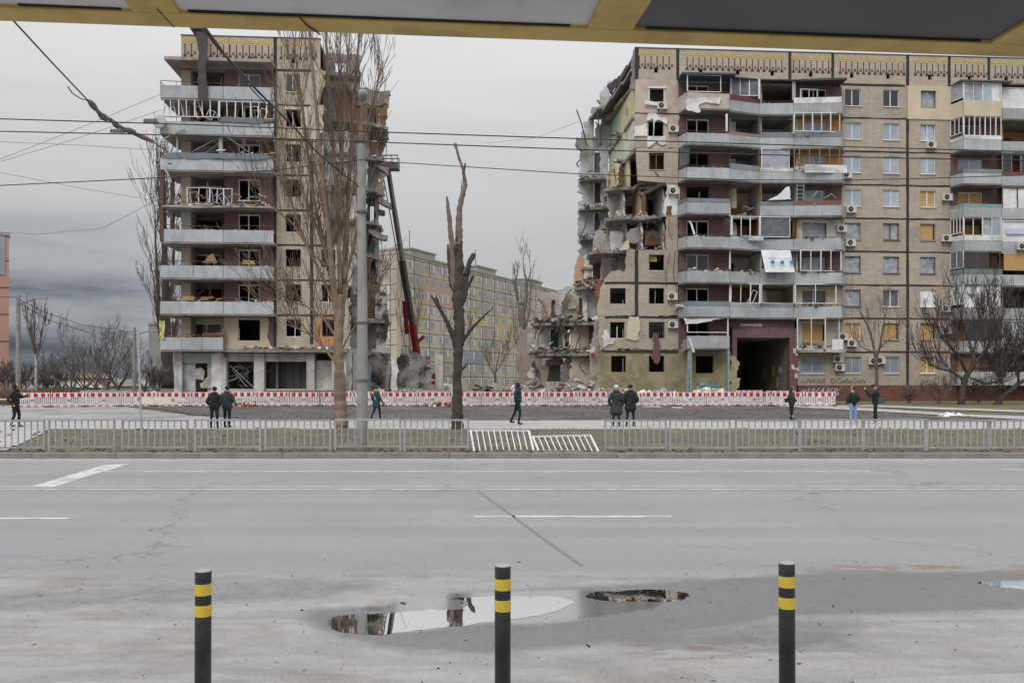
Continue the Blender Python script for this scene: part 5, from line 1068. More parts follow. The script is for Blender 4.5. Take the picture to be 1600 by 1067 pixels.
# ------------------------------------------------------------------ LEFT HALF
LBd = building('apartment_building', -22.0, 'left half of the torn nine storey block with debris hanging from its corner balconies')
LB = LBd
s283, s350, s430, s487 = LS(283), LS(350), LS(430), LS(487)
frieze(LB, s283, LS(500), J(8), ZT, [LS(x) for x in (395, 457)], [s430], cuts=[(LS(306), LS(322))])
seam_v(LB, LS(358), J(8), ZT, .06); MB().box(s283 - .02, s283 + .2, .3, 11.5, J(8), ZT).build('gable_parapet', TILE2, LB)
wedge = {8: (497, 510), 7: (499, 508), 6: (503, 508), 5: (505, 511), 4: (505, 512), 3: (548, 552), 2: (541, 546), 1: (545, 548)}
for k in range(1, 9):
    zb_, zt_ = J(k-1), J(k); wz0, wz1 = J(k) - 1.72, J(k) - .32
    mt = PINKC if k == 7 else TILE
    wall_panel(LB, s430, s487, zb_, zt_, CREAM if k == 7 else TILE, [(LS(446), LS(470), wz0, wz1)]); window(LB, LS(446), LS(470), wz0, wz1, 'glassdark' if k == 8 else 'void')
    r_, t_ = wedge[k]; hs = [(502, 604 - (wz1 - EYE) * F / 69.2, 524, 604 - (wz0 - EYE) * F / 69.2)] if k < 4 else []
    yb, yt = 604 - (zb_ - EYE) * F / 69.1, 604 - (zt_ - EYE) * F / 69.1
    poly_wall(LB, 'wall_panel', [(487.3, yb), (r_, yb), (t_, yt), (487.3, yt)], 0, TILE if k != 7 else PINKC, .28, .12, .5, hs, k + 60, keep=(0, 3))
    if k < 4: window(LB, LS(502), LS(524), wz0, wz1, 'void')
    seam_h(LB, s430 + .12, s487 - .1, zb_ if k > 1 else zb_ + .06)
    if k < 5: seam_h(LB, s487 + .1, LS(505) if k > 3 else LS(540), zb_)
seam_h(LB, s430 + .12, s487, J(8), .18)
seam_v(LB, s430, J(0), J(8), .22, -.03); seam_v(LB, s487, J(0) + .5, J(6), .26, -.012)
zz = J(1) - 1.9
m = MB(); m.prism([(LS(492), J(0) + .35), (LS(530), J(0) + .35), (LS(530), J(1) - .1), (LS(492), J(1) - .1)], [[(LS(503), J(1) - 1.7), (LS(524), J(1) - 1.7), (LS(524), J(1) - .34), (LS(503), J(1) - .34)]], lambda a, b, t: (a, -.02 + t, b), .015); m.build('orange_facing', M('orange_render', (.50, .24, .09), (.42, .19, .07), sc=2, dirt=(.3,.2,.14), dirt_amt=.4), LB)
# structure
for k in range(0, 9):
    MB().box(s283 + .1, LS({8: 500, 7: 500, 6: 503, 5: 503, 4: 505, 3: 540, 2: 538, 1: 540, 0: 540}[k]), .3, 11.8, J(k) - .2, J(k)).build('floor_slab', SLAB, LB)
    x1 = {8: 560, 7: 604, 6: 601, 5: 598, 4: 594, 3: 591, 2: 590, 1: 604, 0: 604}[k]
    slab(LB, 'broken_floor_slab', [(LS(505), 3.2), (LS(546, 3), 3.4), (LS(x1 - 6, 5), 4.6), (LS(x1, 6), 5.5), (LS(x1, 8), 9), (LS(505), 9)], J(k), SLAB, .25, .3, k + 70)
    debris(LB, 545, x1 - 6, 4.6, 6.0, J(k), 26, 80 + k, [SLAB, RUBBLE, WOOD, CONC_L], .6, .15)
MB().box(s283 + .3, LS(500), .3, 12, ZT - .45, ZT - .2).build('roof_slab', TAR, LB)
m = MB(); m.box(s350, LS(500), 6, 6.15, .3, J(8)); m.build('inner_wall', ROOM, LB)
m = MB(); 
for x in (352, 430, 487): m.box(LS(x), LS(x) + .15, .35, 6, .3, J(8))
m.build('cross_walls', ROOM, LB); MB().box(s283, LS(500), 11.8, 12.1, .3, ZT).build('rear_wall', SLAB, LB)
MB().box(s283 - .01, s283 + .25, 3.0, 11.79, .0, J(8)).build('gable_wall', TILE2, LB)
# ragged interior walls of the torn end, facing the street
poly_wall(LB, 'roof_structure', [(497, 142), (562, 142), (563, 86), (500, 83)], 5, SLAB, .3, .06, .8, [(523, 97, 540, 113)], 1)
m = MB(); a, z = L(500, 121, 4.9); b, _ = L(562, 121, 4.9); m.bar((a, 4.9, z), (b, 4.9, z), .2, .3); m.build('roof_pipe', TAR, LB)
poly_wall(LB, 'concrete_beam', [(545, 162), (606, 163), (609, 142), (563, 139), (545, 141)], 5.6, SLAB, .5, .15, .5, (), 2)
poly_wall(LB, 'room_wall', [(505, 205), (546, 205), (548, 141), (500, 140)], 5.5, CONC_L, .2, .06, .6, (), 3)
poly_wall(LB, 'orange_room_wall', [(524, 204), (546, 204), (546, 145), (524, 145)], 5.2, M('orange_brown_wallpaper', (.42, .17, .05), (.5, .3, .13), sc=1.5), .1, .05, .6)
crumpled('light_blue_curtain', M('light_blue_cloth', (.42, .58, .68), sc=3), LB, LS(515, 4.8), LS(524, 4.8), L(520, 186, 4.8)[1], L(520, 139, 4.8)[1], 4.8, .1, 8, 3)
poly_wall(LB, 'orange_room_wall', [(545, 205), (592, 205), (592, 161), (545, 161)], 7, ORANGER, .2, .06, .6, [(574, 169, 588, 204)], 4)
crumpled('purple_curtain', M('purple_curtain', (.07, .06, .13), (.2, .19, .24), sc=4), LB, LS(574, 7.3), LS(588, 7.3), L(580, 204, 7.3)[1], L(580, 169, 7.3)[1], 7.3, .06, 8, 4)
poly_wall(LB, 'wall_remnant', [(592, 205), (600, 204), (606, 162), (592, 161)], 6.8, SLAB, .3, .15, .5, (), 5)
poly_wall(LB, 'wall_remnant', [(594, 182), (605, 180), (606, 166), (594, 165)], 6.6, ORANGER, .1, .06, .5, (), 6)
def lw(x0, y0, x1, y1, mat, d, sdv, holes=(), name='room_wall', amp=.08): return poly_wall(LB, name, [(x0, y1), (x1, y1), (x1, y0), (x0, y0)], d, mat, .2, amp, .5, holes, sdv)
lw(503, 206, 546, 252, PLASTER, 3.6, 7); lw(546, 206, 576, 253, CONC_L, 5.5, 8); lw(574, 220, 592, 256, PEACH, 7, 9); lw(590, 210, 600, 256, SLAB, 7.6, 10, amp=.25)
lw(500, 252, 516, 300, PLASTER, 1.5, 11); lw(514, 252, 574, 302, PLASTER, 4.2, 12); lw(572, 256, 592, 301, CONC_B, 7, 13); lw(591, 262, 600, 304, CREAM, 7.4, 14, amp=.3)
lw(508, 303, 570, 353, PLASTER, 4.0, 15, amp=.2); lw(570, 305, 590, 350, TEAL, 7, 16, [(578, 322, 584, 348)]); lw(586, 312, 592, 352, CONC_L, 6, 17)
lw(511, 353, 570, 400, CREAM, 4, 18); lw(570, 354, 592, 404, M('green_tile_room', (.12, .26, .19), (.2, .2, .17), sc=.9), 7, 19); lw(576, 358, 583, 382, BROWN, 6.8, 20); lw(586, 356, 592, 404, CONC_L, 6, 21)
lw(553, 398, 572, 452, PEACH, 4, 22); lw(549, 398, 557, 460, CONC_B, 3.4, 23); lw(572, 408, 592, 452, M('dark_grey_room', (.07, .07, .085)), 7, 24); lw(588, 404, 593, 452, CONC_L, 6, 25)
poly_wall(LB, 'wall_remnant', [(547, 553), (604, 551), (603, 530), (608, 505), (605, 478), (607, 460), (600, 456), (547, 455)], 5, PLASTER_BURNT, .25, .12, .4, [(574, 464, 586, 498), (573, 510, 588, 545)], 26)
MB().box(LS(574, 5.3), LS(586, 5.3), 5.3, 5.38, L(580, 498, 5.3)[1], L(580, 464, 5.3)[1]).build('door', BROWN, LB)
MB().box(LS(572, 6.3), LS(590, 6.3), 6.3, 6.38, L(580, 546, 6.3)[1], L(580, 508, 6.3)[1]).build('room_wall', CONC_L, LB)
lw(545, 545, 572, 609, PLASTER, 3.5, 27); lw(570, 553, 586, 612, M('pale_blue_hall_paint', (.42, .52, .53), (.34, .42, .44), sc=.8), 4.5, 28); poly_wall(LB, 'burnt_wall', [(578, 610), (612, 610), (608, 590), (611, 570), (606, 552), (578, 556)], 4.2, BURNT, .4, .25, .4, (), 29)
lw(541, 548, 549, 612, PLASTER, .8, 30, name='column'); m = MB(); m.bar((LS(603, 3.5), 3.5, .4), (LS(609, 4), 4.2, 3.6), .35, .3); m.bar((LS(608, 3.5), 3.6, .4), (LS(602, 4), 4.6, 4.3), .2, .2); m.build('leaning_beams', SLAB, LB)
lw(612, 558, 621, 610, PLASTER, 3.0, 31, name='column')
# hanging slabs
for pts, d, sdv in (([(588, 253), (601, 262), (607, 268), (605, 273), (592, 262)], 5, 1), ([(590, 306), (600, 311), (612, 318), (611, 326), (606, 322), (592, 316)], 5, 2), ([(578, 357), (605, 367), (604, 374), (590, 372), (574, 361)], 4.5, 3), ([(594, 205), (607, 214), (603, 220), (594, 216)], 6, 4), ([(590, 326), (601, 329), (600, 335), (591, 334)], 6, 5)):
    poly_wall(LB, 'hanging_slab', pts, d, SLAB, .9, .12, .4, (), sdv)
rods(LB, [[(600, 205, 6), (604, 230, 6.2), (602, 262, 6)], [(609, 318, 5), (611, 326, 5), (614, 330, 5)], [(586, 270, 5), (587, 300, 5), (590, 335, 5)], [(588, 335, 5), (590, 352, 5), (588, 385, 5)], [(596, 165, 6), (597, 190, 5.6), (600, 210, 5.6)], [(545, 205, 3), (541, 225, 2.6), (546, 240, 2.5)], [(560, 253, 4), (558, 270, 3.6), (563, 290, 3.5)], [(590, 405, 4), (598, 415, 4), (604, 418, 4)]], IRON_G, .035)
# --- corner balconies
m = MB(); m.prism([(LS(256, -1.4), -1.4), (s430, -1.4), (s430, 3), (LS(256, -1.4), 3)], [], lambda a, b, t: (a, b, J(8) + .35 - t), .25); m.build('roof_canopy', SOFFIT, LB)
for k in range(1, 9):
    zb_, zt_ = J(k-1), J(k)
    pale = k == 1
    # corner pier, recessed loggia wall, maroon bay
    MB().box(s283, s283 + .75, .0, 1.5, zb_, zt_ - .2).build('corner_pier', WHITEBRICK if k in (4,) else TILE2, LB)
    hs = [(LS(302, 1.6), LS(346, 1.6), zb_ + .8, zb_ + 2.2)]
    wall_panel(LB, s283 + .4, s350 + .2, zb_, zt_ - .2, CREAM if k in (1, 6) else ROOM, hs, d=1.5, t=.2, name='loggia_wall'); window(LB, *hs[0], {8: 'glassdark', 7: 'void', 6: 'door', 5: 'door', 4: 'void', 3: 'door', 2: 'void', 1: 'glassdark'}[k], 1.5)
    hs = [(LS(372), LS(406), zb_ + .72, zb_ + 2.42)]
    wall_panel(LB, s350, s430 - .12, zb_, zt_ - .2, CREAM if pale else MAROON, hs, d=.05); window(LB, *hs[0], {8: 'glassdark', 7: 'void', 6: 'door', 5: 'door', 4: 'door', 3: 'door', 2: 'door', 1: 'void'}[k], .05)
    MB().box(s350 - .003, s350 + .12, .34, 1.49, zb_, zt_ - .2).build('loggia_side_wall', CREAM if k in (1, 6) else MAROON, LB)
    z = zb_; q = [(LS(251, -1.3), 2.6), (LS(251, -1.3), -1.3), (LS(349, -1.3), -1.3), (LS(428, -1.3), -1.3)]
    end = 3 if k > 1 else 2
    sl = MB().prism([(q[0][0], 2.9), (q[0][0], -1.3), (q[end][0], -1.3), (q[end][0], 2.9 if k > 1 else 1.4)], [], lambda a, b, t: (a, b, z - t + .02), .18).build('balcony', SOFFIT, LB)
    if k != 5:
        for i, (a, b) in enumerate(list(zip(q, q[1:]))[:end]):
            A = Vector((a[0], a[1], 0)); B = Vector((b[0], b[1], 0)); dr = (B - A).normalized(); nr = Vector((dr.y, -dr.x, 0)) * .05
            cuts_ = [0, 1] if i != 1 or k not in (3, 1) else [0, .52, 1] if k == 3 else [0, .33, .66, 1]
            for c0, c1 in zip(cuts_, cuts_[1:]):
                m = MB(); A2 = A.lerp(B, c0) + dr * .02; B2 = A.lerp(B, c1) - dr * .02; vs = [A2 + nr, B2 + nr, B2, A2]
                m.add([(v.x, v.y, z - .04) for v in vs] + [(v.x, v.y, z + .92) for v in vs], [(0,3,2,1),(4,5,6,7),(0,1,5,4),(1,2,6,5),(2,3,7,6),(3,0,4,7)]); m.build('parapet_board', PARAPET, sl)
            m = MB(); zz = z + (1.28 if k != 1 else 1.15); m.bar((A.x, A.y, zz), (B.x, B.y, zz + rnd.uniform(-.15, .05) * (k > 1)), .04)
            n = max(1, int((B - A).length / 1.0))
            for j in range(n + 1): t = A.lerp(B, j / n); m.bar((t.x, t.y, z + .8), (t.x + rnd.uniform(-.03, .03), t.y, zz), .03)
            m.build('railing', IRON, sl)
    else:
        m = MB(); 
        for a in (q[1], (q[1][0], 1.2)): m.bar((a[0] + .1, a[1], z), (a[0] + .1, a[1], zt_ - .1), .3, .2); m.bar((a[0] + .1, a[1], z - 2.79), (a[0] + .1, a[1], z - .2), .3, .2)
        m.build('brown_balcony_post', M('brown_painted_steel', (.12, .07, .06)), LB)
DM = [WOOD, SLAB, WHITEP, BROWN, OSB, SHEET, GREYFR]
debris(LB, 255, 345, -1.2, .8, J(4), 90, 101, DM, .9, .35); debris(LB, 345, 420, -1.2, -.2, J(4), 60, 102, DM, .9, .3)
debris(LB, 255, 345, -1.1, .8, J(3) + 0.74, 60, 103, DM, .8, .35); debris(LB, 370, 425, -1.1, -.2, J(3) + 0.74, 30, 104, [OSB, WOOD, GREYFR], .8, .25)
debris(LB, 262, 420, -1.2, -.2, J(6) - .1, 40, 105, [SLAB, WOOD, SLAB], .6, .2); debris(LB, 340, 425, -1.2, -.2, J(5) + 1.04, 55, 106, [WHITEP, WOOD, GREYFR, WHITEP], 1.1, .5)
debris(LB, 282, 340, -1.1, 0, J(5) + 0.94, 30, 107, [SHEET, WOOD, WHITEP], .9, .3); debris(LB, 270, 345, -1.0, 0, J(1) + 0.84, 30, 108, [OSB, WOOD, BROWN, GREYFR], .9, .35); debris(LB, 360, 420, -1.0, -.2, J(1) + 0.84, 16, 109, [WHITEP, GREYFR], .7, .2)
debris(LB, 260, 345, -1.1, 0, J(0) + 0.94, 20, 110, [WOOD, BROWN], .7, .15); debris(LB, 280, 345, -1.1, 0, J(6) + 1.04, 14, 111, [WOOD], .8, .1)
poly_wall(LB, 'broken_board', [(316, 411), (340, 411), (333, 396), (324, 401)], -.9, WOOD, .05, .04, .5); poly_wall(LB, 'broken_board', [(378, 413), (399, 414), (397, 408), (380, 406)], -.9, OSB, .05, .05, .5)
poly_wall(LB, 'wooden_cabinet', [(285, 469), (303, 469), (303, 463), (285, 463)], -1.0, OSB, .4, 0, 9); poly_wall(LB, 'wooden_cabinet', [(313, 469), (325, 469), (324, 464), (314, 464)], -1.0, WOOD, .4, 0, 9)
# balcony frames
z8 = 7
glazing(LB, 255, 341, 8, -1.25, -1.45 + 0, -.15, 7, broken=5, sd=3); glazing(LB, 343, 428, 8, -1.25, -1.5, -.2, 7, broken=4, sd=5)
glazing(LB, 255, 256, 7, 1.0, 1.35, 2.6, 1)
glazing(LB, 293, 328, 5, -.6, .25, 1.55, 2, broken=2, sd=8); glazing(LB, 327, 362, 5, -.7, .1, 1.5, 3, broken=1, sd=9)
m = MB(); a = LS(345, -1); m.bar((a, -1, J(5) + 1.1), (a, -1, J(6) - .1), .28, .12); m.bar((LS(277, -1), -1, J(5) + 1.1), (LS(277, -1), -1, J(6) - .1), .12); m.build('white_balcony_post', PARAPET, LB)
m = MB(); m.bar((LS(350, -1.2), -1.2, J(6) + .0), (LS(395, -1.3), -1.4, J(5) + 1.2), .15, .05); m.bar((LS(255, -1.3), -1.4, J(6) - .5), (LS(290, -1.4), -1.5, J(6) + .3), .08); m.bar((LS(295, 0), 0, J(5) + .6), (LS(350, -1), -.8, J(6) - .2), .08); m.bar((LS(345, -1), -1, J(6) - .1), (LS(300, -.8), -.8, J(5) + 1.5), .06); m.build('fallen_struts', GREYFR, LB)
# strips of board bent over the parapets
for x0, x1, y0, y1, dd, sdv in ((251, 362, 238, 246, -1.42, 1), (332, 428, 239, 247, -1.5, 2), (340, 428, 182, 190, -1.45, 3)):
    poly_wall(LB, 'bent_board', [(x0, y1), (x0 + 30, y1 + 1), (x1 - 25, y1 + 3), (x1, y1 - 1), (x1 - 20, y0 + 2), (x0 + 10, y0)], dd, PARA_D, .04, .04, 1.2, (), sdv)
for x0, x1, y, k in ((256, 300, 323, 1), (385, 425, 323, 2), (300, 384, 322, 3)):
    a, b = LS(x0, -1.3), LS(x1, -1.3); z = L(x0, y, -1.3)[1]
    m = MB(); m.obox(((a + b) / 2, -1.2, z - .1), (b - a, .9, .05), Matrix.Rotation(.12 * (k - 2), 3, 'X') @ Matrix.Rotation(.03 * (2 - k), 3, 'Y')); m.build('drooping_cladding', PARAPET if k != 3 else SLAB, LB)
rods(LB, [[(248, 245, -1), (243, 232, -1), (247, 230, -.8), (257, 226, -1)], [(246, 268, -1), (252, 285, -1.1), (245, 262, -1.2), (250, 258, -1.2), (268, 255, -1.4)], [(252, 250, -1), (250, 262, -1)], [(243, 232, -1), (246, 245, -1), (255, 241, -1)], [(258, 278, -1), (266, 262, -1)]], IRON_G, .035, 'bent_railing')
poly_wall(LB, 'hanging_board', [(254, 259), (257, 258), (269, 284), (267, 286)], -1.5, PARAPET, .04, .02, 1)
poly_wall(LB, 'hanging_board', [(258, 330), (270, 334), (268, 342), (262, 340)], -1.0, PARA_D, .04, .03, 1)
# satellite dish, felt strip hanging over the cornice
m = MB(); c = Vector((LS(249, -1.7), -1.7, L(249, 190, -1.7)[1])); 
m.sph(c, (.5, .12, .55), n=14, k=8); m.bar(c, c + Vector((.5, .4, -.3)), .04); m.build('satellite_dish', M('pale_grey_dish', (.45, .47, .48)), LB)
poly_wall(LB, 'hanging_roofing_felt', [(309, 155), (324, 155), (322, 120), (323, 84), (324, 70), (322, 53), (306, 50), (308, 68), (311, 84), (309, 105)], -1.6, TAR, .12, .04, .5)
m = MB(); m.bar((LS(307, -1.4), -1.4, L(307, 52, -1.4)[1]), (LS(307, -1.4), -1.3, L(307, 44, -1.4)[1]), .1); m.box(LS(306), LS(323), -1.6, 0, ZT - .1, ZT + .25); m.build('torn_felt_edge', TAR, LB)
crumpled('yellow_cloth', M('lime_cloth', (.55, .58, .2), sc=3), LB, LS(249, -1.4), LS(257, -1.4), J(0) + .8, J(1) - .6, -1.45, .12, 8, 5)
poly_wall(LB, 'stripped_maroon_patch', [(424, 541), (429, 541), (429, 490), (417, 490), (421, 505), (417, 525)], -.01, MAROON, .05, .06, .4); poly_wall(LB, 'torn_wood', [(345, 540), (352, 560), (355, 557), (350, 540), (353, 525), (349, 511), (346, 515)], -.3, WOOD, .1, .05, .3)
poly_wall(LB, 'brown_boards', [(317, 527), (352, 527), (350, 519), (317, 520)], -1.2, BROWN, .05, .03, 1)
# --- ground floor shop
slab(LB, 'shop_canopy_slab', [(LS(347), -.9), (LS(545), -.8), (LS(545), .3), (LS(347), .3)], J(0) + .05, SLAB, .25, .12, 5); debris(LB, 380, 545, -.8, -.1, J(0) + .05, 90, 112, [SLAB, WOOD, WHITEP, TAR, RUBBLE], .6, .15)
GFZ = .5; GT = J(0) - .25
for x0, x1, mt in ((274, 286, CONC_B), (332, 347, PLASTER), (347, 355, WHITEBRICK), (398, 414, WHITEBRICK), (480, 492, WHITEBRICK), (519, 541, CONC_L)):
    MB().box(LS(x0), LS(x1), -.3, .4, GFZ - .1, GT).build('pillar', mt, LB)
MB().box(LS(286) + .02, LS(304), .2, .4, GFZ, GT).build('shopfront_panel', CONC_B, LB); MB().box(LS(323), LS(332) - .02, .2, .4, GFZ, GT).build('shopfront_panel', CONC_B, LB); MB().box(LS(286) + .02, LS(332) - .02, -.1, .18, J(0) - 1.05, GT).build('shop_fascia', M('mint_fascia', (.33, .42, .39), sc=1, dirt=(.2,.2,.18), dirt_amt=.3), LB)
MB().box(LS(355) + .02, LS(480) - .02, .0, .3, J(0) - .9, GT).build('shop_fascia', CONC_L, LB)
m = MB()
for x0, x1 in ((355, 398), (414, 480), (492, 519)):
    m.box(LS(x0) + .02, LS(x1) - .02, -.1, .3, GFZ - .1, 1.55)
m.build('shop_window_sill_wall', WHITEBRICK, LB); MB().box(LS(414), LS(545), -.75, -.32, .3, 1.4).build('brick_plinth', REDTILE, LB)
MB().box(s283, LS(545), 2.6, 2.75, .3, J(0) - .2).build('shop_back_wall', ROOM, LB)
m = MB(); r = random.Random(5)
for i in range(26):
    a = LS(r.uniform(355, 398)); z = r.uniform(1.6, 3.8); m.bar((a, r.uniform(.4, 1.6), z), (a + r.uniform(-1.5, 1.5), r.uniform(.3, 1.6), z + r.uniform(-1, 1)), r.choice((.03, .05, .12)))
m.bar((LS(359), .1, 3.4), (LS(397), .2, 1.6), .2, .06); m.bar((LS(364), .2, 3.0), (LS(385), .2, 1.7), .16, .05); m.build('collapsed_ceiling_strips', GREYFR, LB)
poly_wall(LB, 'fallen_panel', [(305, 592), (318, 594), (320, 580), (314, 574), (304, 577)], .1, CONC_L, .05, .04, .5); poly_wall(LB, 'fallen_panel', [(314, 606), (333, 606), (334, 592), (325, 588), (312, 600)], 0, CONC_L, .05, .04, .5)
m = MB(); m.box(LS(414) + .05, LS(480) - .05, 1.5, 1.55, 1.0, 4)
for i in range(6): m.bar((LS(416 + i * 12), 1.4, 1.4), (LS(416 + i * 12), 1.4, 4.2), .05)
m.build('shop_grille', IRON_G, LB); crumpled('hanging_roller_curtain', CONC_L, LB, LS(493), LS(519), 1.5, J(0) - .8, .3, .04, 12, 2)
# steps, ledge
m = MB(); m.box(LS(255, -2.5), LS(345, -2.5), -3.2, -.35, .1, .62); m.box(LS(262, -2), LS(340, -2), -2.4, -.36, .623, .8); m.build('entrance_steps', SLAB, LB)
m = MB(); m.prism(jag([(LS(346), -1.8), (LS(430), -1.8), (LS(430), -.31), (LS(346), -.31)], .06, .5, 3), [], lambda a, b, t: (a, b, 1.3 - t), .9); m.build('broken_ledge', CONC_L, LB); debris(LB, 344, 430, -2.6, -1.6, .5, 70, 113, [CONC_L, SLAB, PLASTER, REDTILE], .7, .3)
MB().box(LS(265), LS(272), 1.5, 1.7, .4, 4.1).build('yellow_side_wall', CREAM, LB)

rc = random.Random(12)
for k in range(2, 9):
    for _ in range(5):
        s_ = LS(rc.uniform(290, 345)); z_ = J(k-1) + rc.uniform(1.2, 2.4); d_ = rc.uniform(-.8, 1.0); ln = rc.uniform(.5, 1.4); dx = rc.uniform(-.7, .7)
        MB().bar((s_, d_, z_), (s_ + dx, d_ + rc.uniform(-.2, .2), z_ - ln), rc.choice((.03, .05, .09)), .03).build('hanging_strip', [WHITEP, GREYFR, WOOD, SLAB][rc.randrange(4)], LB)
    debris(LB, 262, 345, -1.0, .8, J(k-1) + 0.79, rc.randint(10, 26), 500 + k, [WOOD, WHITEP, GREYFR, BROWN, SHEET], .8, .2)
    debris(LB, 352, 424, -1.0, -.2, J(k-1) + 0.82, rc.randint(6, 20), 520 + k, [WOOD, WHITEP, GREYFR, BROWN, SHEET], .7, .15)
for k in range(1, 8):
    for _ in range(6):
        x = rc.uniform(560, 600); s_, z_ = LS(x, 5), J(k) - .15; ln = rc.uniform(.5, 1.6); dx = rc.uniform(-.3, .6)
        MB().tube([(s_, 5, z_), (s_ + dx * .6, 4.7, z_ - ln * .3), (s_ + dx, 4.6, z_ - ln)], .022, 4).build('rebar', IRON, LB)
# ================================================================== BACKGROUND BLOCKS
def far_block(name, label, A, B, H, mats, step, win_w, nrows, z0, colw, roofbox=(), seedv=1, pitch=2.79, patch=None, thick=12):
    """long block from A to B (world x, y): base wall with facing panels, each window its own part"""
    ax = Vector((B[0] - A[0], B[1] - A[1], 0)); Ln = ax.length; ang = math.atan2(ax.y, ax.x)
    root = thing(name, label, 'apartment building', (A[0], A[1], z0), ang)
    MB().box(0, Ln, 0, thick, 0, H).build('wall', mats[0], root)
    r = random.Random(seedv); wm = MB(); wm.box(-win_w/2, win_w/2, -.05, -.002, -.72, .72); wm.box(-.04, .04, -.075, -.052, -.66, .66, 1); wm.box(-win_w/2 + .08, -.05, -.07, -.051, -.62, .62, 1)
    me = wm.mesh('window', [M('white_far_frame', (.62, .64, .66)), M('far_glass', (.27, .30, .34), sc=1, rough=.15, bump=0)])
    wd = MB(); wd.box(-win_w/2, win_w/2, -.05, -.002, -.72, .72); wd.box(-win_w/2 + .08, -.05, -.07, -.051, -.62, .62, 1); wd.box(.05, win_w/2 - .08, -.07, -.051, -.62, .62, 1)
    me2 = wd.mesh('window', [me.materials[0], me.materials[1]])
    n = int(Ln / step)
    for k in range(nrows):
        for i in range(n):
            child('window', me if r.random() < .5 else me2, root, ((i + .5) * step + (0.3 if i % 2 else -.3), 0, 1.9 + pitch * k + 1.4 * 0 + .35))
    sm = MB()
    for k in range(1, nrows + 1): sm.box(0, Ln, -.03, -.001, pitch * k - .05 + .45, pitch * k + .06 + .45)
    for i in range(0, n + 1, 2): sm.box(i * step - .09, i * step + .09, -.034, -.001, .5, H)
    sm.build('panel_joints', M('faded_joint', (.13, .115, .10), sc=2), root, kind='stuff')
    for (i0, i1, k0, k1, mt) in patch or []:
        MB().box(i0 * step + .1, i1 * step - .1, -.045, -.001, pitch * k0 + .5, pitch * k1 + .4).build('painted_panel', mt, root)
    for t, w in roofbox:
        m = MB(); m.box(t, t + w, 3, 9, H, H + 2.2); m.box(t - .3, t + w + .3, 2.7, 9.3, H + 2.2, H + 2.45); rb = m.build('roof_house', mats[1], root)
        m = MB(); m.bar((t + 1, 4, H + 2.4), (t + 1, 4, H + 6), .12); m.build('antenna', IRON_G, rb)
    m = MB(); m.box(-.1, Ln + .1, -.12, thick, H, H + .35); m.build('parapet', mats[1], root)
    return root
FW = M('far_beige_panel', (.52, .46, .365), (.45, .40, .32), sc=.12, dirt=(.28,.25,.21), dirt_amt=.5, dirt_sc=.1)
FG = M('far_grey_concrete', (.36, .34, .31), (.3, .28, .26), sc=.3)
A = ((622 - 800) / F * 160, 160); B = ((885 - 800) / F * 232, 232)
pc = M('apricot_insulation_panel', (.50, .37, .27)); pyel = M('pale_yellow_insulation_panel', (.54, .45, .24)); pbl = M('blue_grey_insulation_panel', (.27, .31, .38)); pcr = M('cream_insulation_panel', (.52, .48, .35))
far_block('far_apartment_block', 'long nine storey block with patches of coloured insulation behind the gap', A, B, 25.9, (FW, FG), 2.75, 1.5, 9, .6, 3, ((9, 9), (36, 9), (62, 9)), 3, 2.76,
          [(3, 8, 6, 8, pc), (1, 4, 5, 6, pyel), (0, 3, 4, 5, pyel), (10, 13, 5, 6, pyel), (14, 18, 4, 6, pyel), (15, 19, 3, 4, pcr), (9, 12, 2, 3, pbl), (19, 20, 6, 7, pc)])
A = ((585 - 800) / F * 161, 161); B = ((620 - 800) / F * 157, 157)
far_block('far_block_end_section', 'shorter end section of the far block, beside the torn edge of the left half', A, B, 26.1, (FW, FG), 2.2, 1.4, 9, .6, 3, (), 5, 2.76, thick=1.0)
# pink block at the left edge
root = far_block('pink_apartment_block', 'pink rendered block cut by the left edge of the picture', ((-150 - 800) / F * 88, 84), ((14 - 800) / F * 90, 90), 17.0, (M('salmon_render', (.48, .28, .23), (.42, .25, .2), sc=.3), FG), 3.1, 1.5, 6, .4, 3, (), 9, 2.79)
MB().box(.0, 10.9, -.06, 12, 12.9, 17.02).build('grey_top_storey', M('grey_blue_render', (.34, .36, .40), sc=.4), root)
# grey gable left of the block and low buildings far off
t = thing('grey_gable_block', 'plain windowless grey gable half hidden by the poplar on the left', 'building', (at(232, 604, 110).x, 110, .5), 0)
m = MB(); m.box(0, 9, 0, 12, 0, 9.1); m.build('wall', M('grey_render', (.28, .28, .285), (.24, .24, .25), sc=.3), t); m = MB(); m.box(-.1, 9.1, -.1, 12, 9.1, 9.4); m.build('roof_edge', FG, t)
for i, (px0, px1, py, D, c, lb) in enumerate(((52, 122, 598, 150, (.5, .5, .5), 'low white roofed shed behind the bare bushes on the left'), (95, 150, 585, 190, (.3, .25, .2), 'low brown house between the thin trees far left'), (170, 226, 597, 170, (.4, .36, .3), 'long pale wall of a low building behind the bare grove'))):
    a, b = at(px0, py, D), at(px1, py, D)
    t = thing('low_building', lb, 'building', (a.x, D, .5)); w = b.x - a.x
    m = MB(); m.box(0, w, 0, 8, 0, a.z - .5 - .8 if a.z > 2 else 1.5); m.build('wall', M('low_wall', (.3, .26, .22)), t); m = MB(); m.prism([(-.4, 0), (w + .4, 0), (w - .5, .9), (.5, .9)], [], lambda p, q, tt: (p, -.4 + tt, (a.z - 1.3 if a.z > 2 else 1.5) + q), 8.8); m.build('roof', M('low_roof', c), t)
